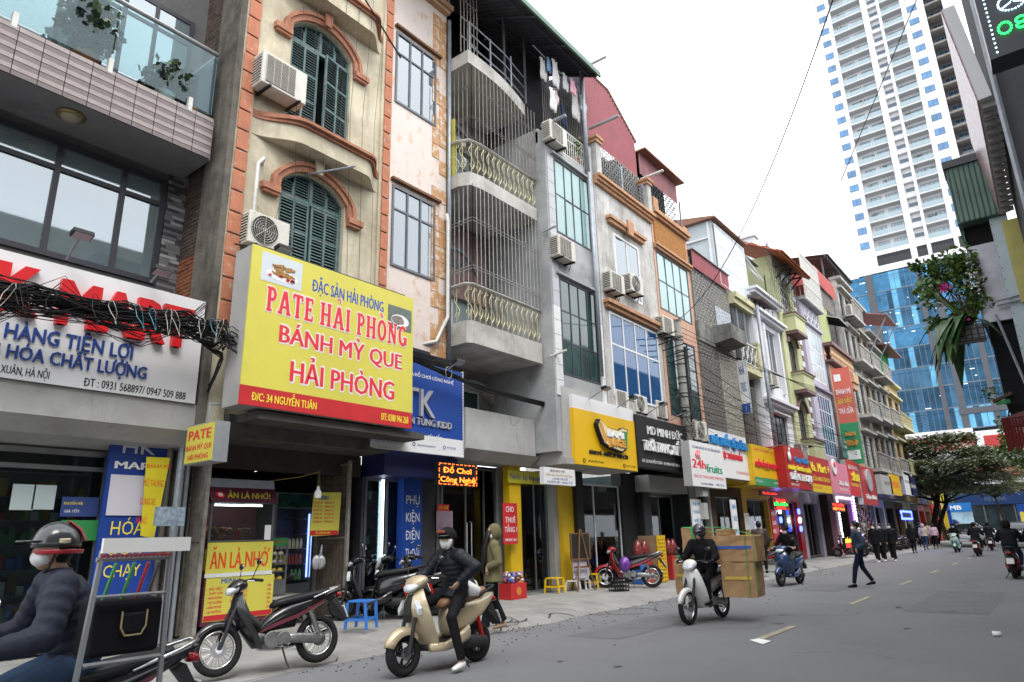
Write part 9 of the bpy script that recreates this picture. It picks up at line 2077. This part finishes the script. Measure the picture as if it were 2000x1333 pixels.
# 3 woman walking in olive parka
J=stand(.16,.12,wide=True);J.update(wrl=(.14,.2,1.02),ell=(-.05,.25,1.1),wrr=(.14,-.2,1.02),elr=(-.05,-.25,1.1))
p3=person('woman in hooded olive parka with long black hair walking left of the kerb',J,oliveh,blackc,mat('tan_sandal',(.4,.27,.18),.7),hood='up',longc=.14,bulk=1.12,vox=.012,loc=(-7.55,9.1,.02),h=228,face=.45)
MB().vloft([(.92,.17,.07,.02,.05),(1.1,.17,.07,.045,.10),(1.35,.15,.05,.045,.11),(1.5,.10,.03,.05,.09),(1.6,.06,.03,.045,.07)],12).build('long_hair',hairm,p3,smooth=True)
# 4 box rider
p4=person('rider in black with a full face helmet between stacked cartons',ride(),blackc,blackc,blackc,helmet=helm_g,visor=True,mask=False,glove=blackc,vox=.014,bulk=1.15,loc=(-5.22,12.15,0),h=265,group='riders')
card=mat('corrugated_carton',(.40,.25,.13),.85,var=.12,scale=5,dirt=.15,dcol=(.25,.15,.08));tape_b=mat('blue_tape',(.02,.08,.4),.4);tape_g=mat('green_tape',(.03,.4,.1),.4);tape_y=mat('yellow_tape',(.6,.4,.05),.4);label_w=MATS['white_paper']
def carton(c,d,label,tape=None,rz=0,lab=False):
 t=thing('carton',label,'carton',(0,0,0),group='cartons on the loaded motorbike');mb=MB();n=5;P={}
 def pt(i,j,k):
  if(i,j,k)not in P:P[i,j,k]=len(mb.v);mb.v.append((d[0]*(i/n-.5)+ru(-.009,.009),d[1]*(j/n-.5)+ru(-.009,.009),d[2]*k/n+ru(-.008,.008)))
  return P[i,j,k]
 for a in range(n):
  for b in range(n):
   for w in(0,n):
    for q in(lambda u,v:(u,v,w),lambda u,v:(u,w,v),lambda u,v:(w,u,v)):mb.f.append(tuple(pt(*q(u,v))for u,v in((a,b),(a+1,b),(a+1,b+1),(a,b+1))));mb.mi.append(0)
 mb.build('box',card,t,bevel=.004)
 MB().cbox((0,0,d[2]+.001),(d[0]*.98,.05,.012)).build('tape',tape_y,t)
 if tape:MB().cbox((0,-d[1]/2-.009,d[2]*.55),(d[0]*.8,.006,.05)if tape!=tape_g else(.05,.006,d[2])).build('coloured_tape',tape,t)
 if lab:MB().cbox((d[0]*.15,-d[1]/2-.009,d[2]*.3),(.12,.006,.09)).build('paper_label',label_w,t)
 t.location=c;t.rotation_euler=(0,0,R_(rz));return t
 # cartons: camera sees their -y faces; x across the road
carton((-5.40,12.5,1.05),(.42,.5,.54),'carton behind the rider at his right with a green tape',tape_g,4);carton((-4.66,12.55,.99),(.76,.6,.44),'large upper carton on the road side with a blue tape',tape_b,4)
carton((-5.62,12.5,.42),(.36,.55,.61),'tall lower carton on the kerb side with pasted labels',tape_y,3,True);carton((-4.64,12.55,.40),(.58,.6,.58),'crumpled large lower carton on the road side',tape_y,6)
carton((-4.84,12.5,1.435),(.27,.24,.11),'small carton lying on top of the load',None,-6)
MB().tube([(-5.55,12.24,1.6),(-5.0,12.24,1.5),(-4.7,12.3,1.56),(-4.29,12.28,1.44),(-4.3,12.24,.45)],.006,4).tube([(-5.6,12.3,1.6),(-4.9,12.6,1.58),(-4.4,12.6,1.44)],.006,4).tube([(-4.42,12.235,1.44),(-4.44,12.235,.42)],.006,4).build('elastic_ropes',tape_g,label='green elastic ropes tying the cartons together',cat='rope')
# 5.. others
person('man in brown quilted jacket seen from behind by the phone shop',stand(.05,.02),brownp,blackc,blackc,quilt=1,bulk=1.12,vox=.016,mask=False,loc=(-7.9,23.3,.12),h=110)
person('rider in black with white mask on the navy scooter',ride(),blackc,cl('grey_trousers',(.08,.1,.1)),blackc,helmet=blackc,vox=.016,loc=(-6.35,20.9,0),h=262,group='riders')
J=stand(.25,.05);J.update(elr=(-.1,-.23,1.1),wrr=(.1,-.22,.98),ell=(-.1,.23,1.1),wrl=(.1,.2,.98))
person('man in navy quilted jacket crossing the road in profile',J,navyj,navyt,blackc,quilt=1,bulk=1.12,vox=.014,loc=(-4.4,20.6,0),h=205)
wom=[(-6.75,35.2,250,'woman in black coat, leftmost of the masked group',blackc,'long',True),(-6.7,36.3,255,'woman in black half hidden in the middle of the masked group',blackc,'long',True),(-6.35,36.6,262,'woman in open black blazer in front of the masked group',blackc,'long',True),(-6.6,38.0,240,'woman with a cream coat behind the masked group',cl('cream_coat',(.5,.47,.38)),'long',False),(-7.0,46.8,85,'woman in black with a grey skirt beside parked scooters',blackc,'long',False),(-7.3,53.5,92,'person in hooded cream puffer walking away',cl('cream_puffer',(.5,.42,.32)),'hood',False),(-7.1,56.5,95,'child with a pink backpack walking away',cl('pink_backpack_coat',(.6,.4,.45)),'short',False),(-7.9,60,90,'person in beige at the far kerb',cl('beige_coat',(.35,.3,.25)),'short',False),(-8.0,57,100,'person in black standing at the far stalls',blackc,'short',False)]
for x,y,h,l_,c_,hr,mk in wom:person(l_,stand(.1,.06,wide=mk),c_,jeans if 'hooded'in l_ else blackc,MATS['white_clog']if mk else blackc,hair=hr,hood='up'if hr=='hood'else None,mask=mk,longc=.18 if hr=='long'else.03,bulk=1.1,vox=.024,loc=(x,y,.12 if x<-7.6 else 0),h=h,group='pedestrians further down the street')
for i,(x,y,h,l_)in enumerate([(-5.1,49,268,'rider in black on the mint scooter'),(-3.55,42.8,88,'rider in black seen from behind near the road middle'),(-1.3,25.5,88,'large rider in hooded black jacket at the right margin'),(-3.6,52,92,'rider between the far cars'),(-.9,33,88,'rider beyond the large one at the right margin')]):
 person(l_,ride(),blackc,jeans if i in(2,4)else blackc,redp if i==2 else blackc,helmet=None if i==2 else blackc,hood='up'if i==2 else None,mask=i==0,bulk=1.2,vox=.022,loc=(x,y,0),h=h,group='riders in the traffic')
 # =================================================================== small things on the pavement
bls=mat('blue_stool_plastic',(.03,.17,.55),.35,var=.03);yls=mat('yellow_chair_plastic',(.75,.5,.01),.35,var=.03);whs=mat('white_chair_plastic',(.7,.7,.72),.35,var=.03)
def stool(label,m,s=.17,h=.44,back=0,group=None):
 t=thing('plastic_chair'if back else 'plastic_stool',label,'chair'if back else 'stool',(0,0,0),group=group)
 MB().box(-s,s,-s,s,h-.03,h).build('seat',m,t,bevel=.012)
 for a in(-1,1):
  for b in(-1,1):MB().prism([(a*s*.95-.02,h-.03),(a*s*.95+.02,h-.03),(a*(s*1.15)+.018,0),(a*(s*1.15)-.018,0)],'y',b*s*1.0-.02,b*s*1.0+.02).build('leg',m,t)
 if not back:
  for a in(-1,1):MB().box(-s,s,a*s-.008,a*s+.008,.13,.17).build('rung',m,t);MB().box(a*s-.008,a*s+.008,-s,s,.13,.17).build('rung',m,t)
 else:MB().prism([(-s,h),(-s-.07,h+.32),(-s-.05,h+.33),(-s+.02,h)],'y',-s*.8,s*.8).build('backrest',m,t,bevel=.01)
 return t
place(stool('blue plastic stool on the pavement in front of the rusty shutter',bls),-9.35,7.85,20,.13)
cs=stool('low white plastic chair, nearest the rent banner',whs,.14,.26,1,'small plastic chairs round the easel');place(cs,-10.0,15.2,200,.16)
ys_2=stool('low yellow plastic stool left of the easel',yls,.17,.36,group='small plastic chairs round the easel');place(ys_2,-10.15,14.6,10,.16)
dup(ys_2,(-10.1,16.3,.16),.3,'low yellow plastic stool right of the easel');dup(cs,(-10.1,15.8,.16),3.3,'low white plastic chair behind the easel');dup(cs,(-10.2,16.9,.16),3.6,'low white plastic chair right of the easel by the red motorbike')
EA=thing('easel','wooden easel with a dark board in front of the juice shop','easel',(0,0,0));wood=mat('easel_wood',(.22,.11,.05),.6,var=.2,scale=8)
for a,b in(((.0,-.32,0),(-.12,-.02,1.5)),((.0,.32,0),(-.12,.02,1.5)),((-.5,0,0),(-.12,0,1.4))):MB().tube([a,b],.02,5).build('leg',wood,EA)
MB().box(-.12,-.08,-.3,.3,.55,.6).build('ledge',wood,EA);MB().box(-.16,-.13,-.33,.33,.78,1.38).build('board',mat('chalkboard_black',(.03,.028,.025),.6),EA);MB().box(-.17,-.125,-.36,-.331,.75,1.41).box(-.17,-.125,.331,.36,.75,1.41).box(-.17,-.125,-.33,.33,1.381,1.41).box(-.17,-.125,-.33,.33,.75,.779).build('board_frame',wood,EA);MB().box(-.2,-.18,-.26,.26,.3,.8).build('white_sheet',mat('lilac_sheet',(.6,.56,.66),.8,var=.2,scale=10),EA)
place(EA,-9.7,15.35,-10,.16)
crt=thing('plastic_crate','black plastic crate beside the red parked motorbike','crate',(0,0,0));mb=MB()
for k in range(6):mb.box(-.2+k*.075,-.18+k*.075,-.16,-.15,0,.3).box(-.2+k*.075,-.18+k*.075,.15,.16,0,.3)
for z in(0,.1,.2,.28):mb.box(-.2,.2,-.165,-.145,z,z+.03).box(-.2,.2,.145,.165,z,z+.03).box(-.2,-.18,-.16,.16,z,z+.03).box(.18,.2,-.16,.16,z,z+.03)
mb.build('grid',black_met,crt,kind='stuff',fix=False);place(crt,-9.0,15.75,60,.15)
GBk=thing('goods_carton','red fruit carton heaped with wrapped sweets beside the yellow column','carton',(-10.15,13.4,.16));q=(12.88,.41)[0]
MB().box(-10.3,-9.95,q-.28,q+.3,.16,.5).build('carton',redv,GBk);MB().cyl((-9.945,q,.33),(-9.94,q,.33),.09,14).build('fruit_print',gc[6],GBk)
for m,s_ in((gc[4],1),(gc[0],2),(gc[2],3),(mat('lilac_wrap',(.35,.2,.45),.3),4)):
 mb=MB()
 for k in range(28):mb.ball((-10.12+ru(-.15,.15),q+ru(-.26,.28),.52+ru(0,.2)),.035,n=6,m=4)
 mb.build('wrapped_sweets',m,GBk,kind='stuff',smooth=True,fix=False)
MB().ball((-9.1,16.3,.75),.14,.16,.2,10,8).build('purple_bag',mat('purple_plastic',(.2,.06,.4),.3,var=.3,scale=10),smooth=True,label='purple plastic bag hung on the red parked motorbike',cat='bag')
# =================================================================== power pole and cables
PP=thing('power_pole','round concrete power pole wrapped in cables before the peach tiled house','pole',(-9.1,21.2,.1));pc=mat('pole_concrete',(.24,.24,.22),.85,var=.15,streak=.2)
MB().tube([(-9.12,21.15,.1),(-9.12,21.15,8.55)],[.17,.13],14).build('shaft',pc,PP,smooth=True);MB().tube([(-9.12,21.15,8.52),(-9.12,21.15,8.58)],.145,14).build('cap',pc,PP)
mb=MB()
for k in range(34):
 a=ru(0,6.3);z=ru(4.5,5.6);y=21.15+ru(-1.6,.6);mb.tube([(-8.9+.12*math.cos(a),y,z),(-8.8+.2*math.sin(a),y+ru(.2,.6),z+ru(-.5,.3)),(-8.85,y+ru(.5,1.2),z+ru(-.3,.4))],ru(.005,.012),3)
for k in range(14):mb.torus((-9.12,21.15,4.4+k*.28+ru(-.1,.1)),.155,.012,'z',12,4)
mb.tube([(-8.95,21.2,7.6),(-8.97,21.2,.5)],.05,6);mb.build('cable_tangle',cable_m,PP,kind='stuff',fix=False)
MB().box(-8.95,-8.7,20.9,21.3,2.6,3.15).box(-8.95,-8.75,21.0,21.3,1.9,2.4).build('meter_box',mat('meter_grey',(.4,.4,.37),.6),PP)
cab3=[cable_m,mat('pale_tie',(.4,.38,.33),.6,var=0),mat('teal_tie',(.05,.25,.3),.5,var=0)]
def run(parent,pts,n,spread,sag,r=(.006,.013),name='cable',m=None,seg=4):
 for i in range(n):
  off=[V((ru(-spread,spread)*.5,0,ru(-spread,spread)))for _ in pts];P=[]
  for j in range(len(pts)-1):
   a,b=V(pts[j])+off[j],V(pts[j+1])+off[j+1];L=(b-a).length
   for k in range(seg):t=k/seg;P.append(a.lerp(b,t)-V((0,0,sag*ru(.3,1.3)*4*t*(1-t)))+V((ru(-.01,.01),0,ru(-.015,.015))))
  P.append(V(pts[-1])+off[-1]);MB().tube(P,ru(*r),4,caps=False).build(name,m or cable_m,parent,fix=False)
a=[(1.72,4.46),(2.63,4.51),(3.72,4.61),(4.59,4.66),(5.18,4.65)]
CBn=thing('cable_bundle','thick sagging bundle of black cables crossing in front of the white shop sign','cables',(-9.7,3.6,4))
pt=[(-9.7,y,z)for y,z in a]
run(CBn,pt,70,.22,.02,r=(.004,.010));run(CBn,[(x,y+.3,z+(.25 if i%2 else-.22))for i,(x,y,z)in enumerate(pt[:4])],9,.2,.14,r=(.004,.007))
run(CBn,[(-9.7,a[0][0],a[0][1]+.32),(-9.7,a[1][0],a[1][1]+.15),(-9.7,a[3][0],a[3][1]+.05)],18,.12,.06)
for k in range(14):
 y=a[0][0]+.5+rnd()*(a[4][0]-a[0][0]-.6);t=(y-a[0][0])/(a[4][0]-a[0][0]);z=a[0][1]+(a[4][1]-a[0][1])*t;tl=ru(-.4,.4);rz_=ru(.13,.24);MB().tube([(-9.55+.04*math.sin(q_*2),y+ru(.02,.05)*math.cos(q_)+tl*rz_*math.sin(q_),z+rz_*math.sin(q_))for q_ in[j*PI/5 for j in range(10)]],.005,4,closed=True).build('cable_tie',cab3[(1,0,1,2,0)[k%5]],CBn)
run(CBn,[pt[4],(-9.9,a[4][0]+.35,a[4][1]+.1),(-10.1,a[4][0]+.5,a[4][1]+.8)],12,.12,.1);run(CBn,[pt[3],(-9.8,a[4][0]+.1,a[4][1]-.3),(-10.15,a[4][0]+.1,a[4][1]-.8)],12,.08,.05)
run(CBn,[pt[4],(-9.62,by0-.12,a[4][1]-.05),(-9.8,by0+.5,a[4][1]-.1)],22,.24,.05)
b=[(9.33,5.00),(10.20,4.89),(11.49,4.74),(14.57,4.70)]
CB2=thing('cable_bundle','dense cable bundle running from behind the yellow billboard to the juice sign','cables',(-9.7,11,5));run(CB2,[(-9.8,8.5,b[0][1]+.1)]+[(-9.66,y,z)for y,z in b],42,.055,.02,r=(.006,.012))
MB().tube([(-9.6,b[1][0]+.1*math.cos(q_),b[1][1]+.13*math.sin(q_))for q_ in[j*PI/5 for j in range(10)]],.007,4,closed=True).build('cable_tie',cab3[1],CB2)
for y,d in((11.2,.5),(12.1,.9)):run(CB2,[(-9.66,y,4.95-.1*(y-11)),(-9.75,y+.45,4.9-d),(-9.68,y+1.1,4.8-.1*(y-11))],1,.03,.12,r=(.003,.005),seg=7)
OV=thing('overhead_cables','thin overhead cables running along the facades towards the tower','cables',(-8.5,30,7))
for k in range(11):
 z=5.0+k*.13;MB().tube([(-9.0,21.15,z+(1.2 if k%3==0 else 0)),(-8.3,28,z-.15+ru(-.1,.1)),(-8.1,38,z+.1+ru(-.3,.3)),(-7.8,52,z+.3),(-7.6,70,z+.8)],.011,3).build('cable',cable_m,OV)
for k in range(5):MB().tube([(-9.0,21.2,8.3-k*.18),(-7.5,34,7.4+k*.1),(-4.2,70,8.2+k*.3)],.010,3).build('cable',cable_m,OV)
MB().tube([(-9.1+8.6*t,21.1-11.1*t,8.55+2.45*t-4.8*t*(1-t))for t in[k/24 for k in range(25)]],.012,5).build('overhead_cable',cable_m,label='single black cable rising from the concrete pole across the white sky',cat='cable')
MB().tube([(*(-14.37,45.07),0)[:1]+(90,)+(-14.37,45.07)[1:],((-1.17,45.29)[0],60,(-1.17,45.29)[1])],.05,4).build('overhead_cable',cable_m,label='thin cable crossing in front of the white tower',cat='cable')
hw3=MB()
for k in range(7):hw3.tube([(XW+.5+.03*k,6.3+.35*k,17),(XW+.35,6.3+.32*k,10),(XW+.2,6.6+.3*k,6.3)],.0045,3)
for k in range(22):
 q_=ru(0,6.3);hw3.tube([(XW+.15,6.15,7.0),(XW+.2,6.15+.4*math.cos(q_),7.0+.45*math.sin(q_)),(XW+.15,6.25+.3*math.cos(q_+.5),6.6+.3*math.sin(q_+.8))],.004,3)
hw3.build('facade_wires',cable_m,kind='stuff',fix=False,label='loose thin wires hanging over the cream facade',cat='wires')
# stains and posters that fill gaps
for o in list(bpy.data.objects):
 if o.type=='MESH'and not o.data.vertices:bpy.data.objects.remove(o)
bpy.data.objects.remove(ac2)if False else None
for c in[ac2]+list(ac2.children):bpy.data.objects.remove(c)
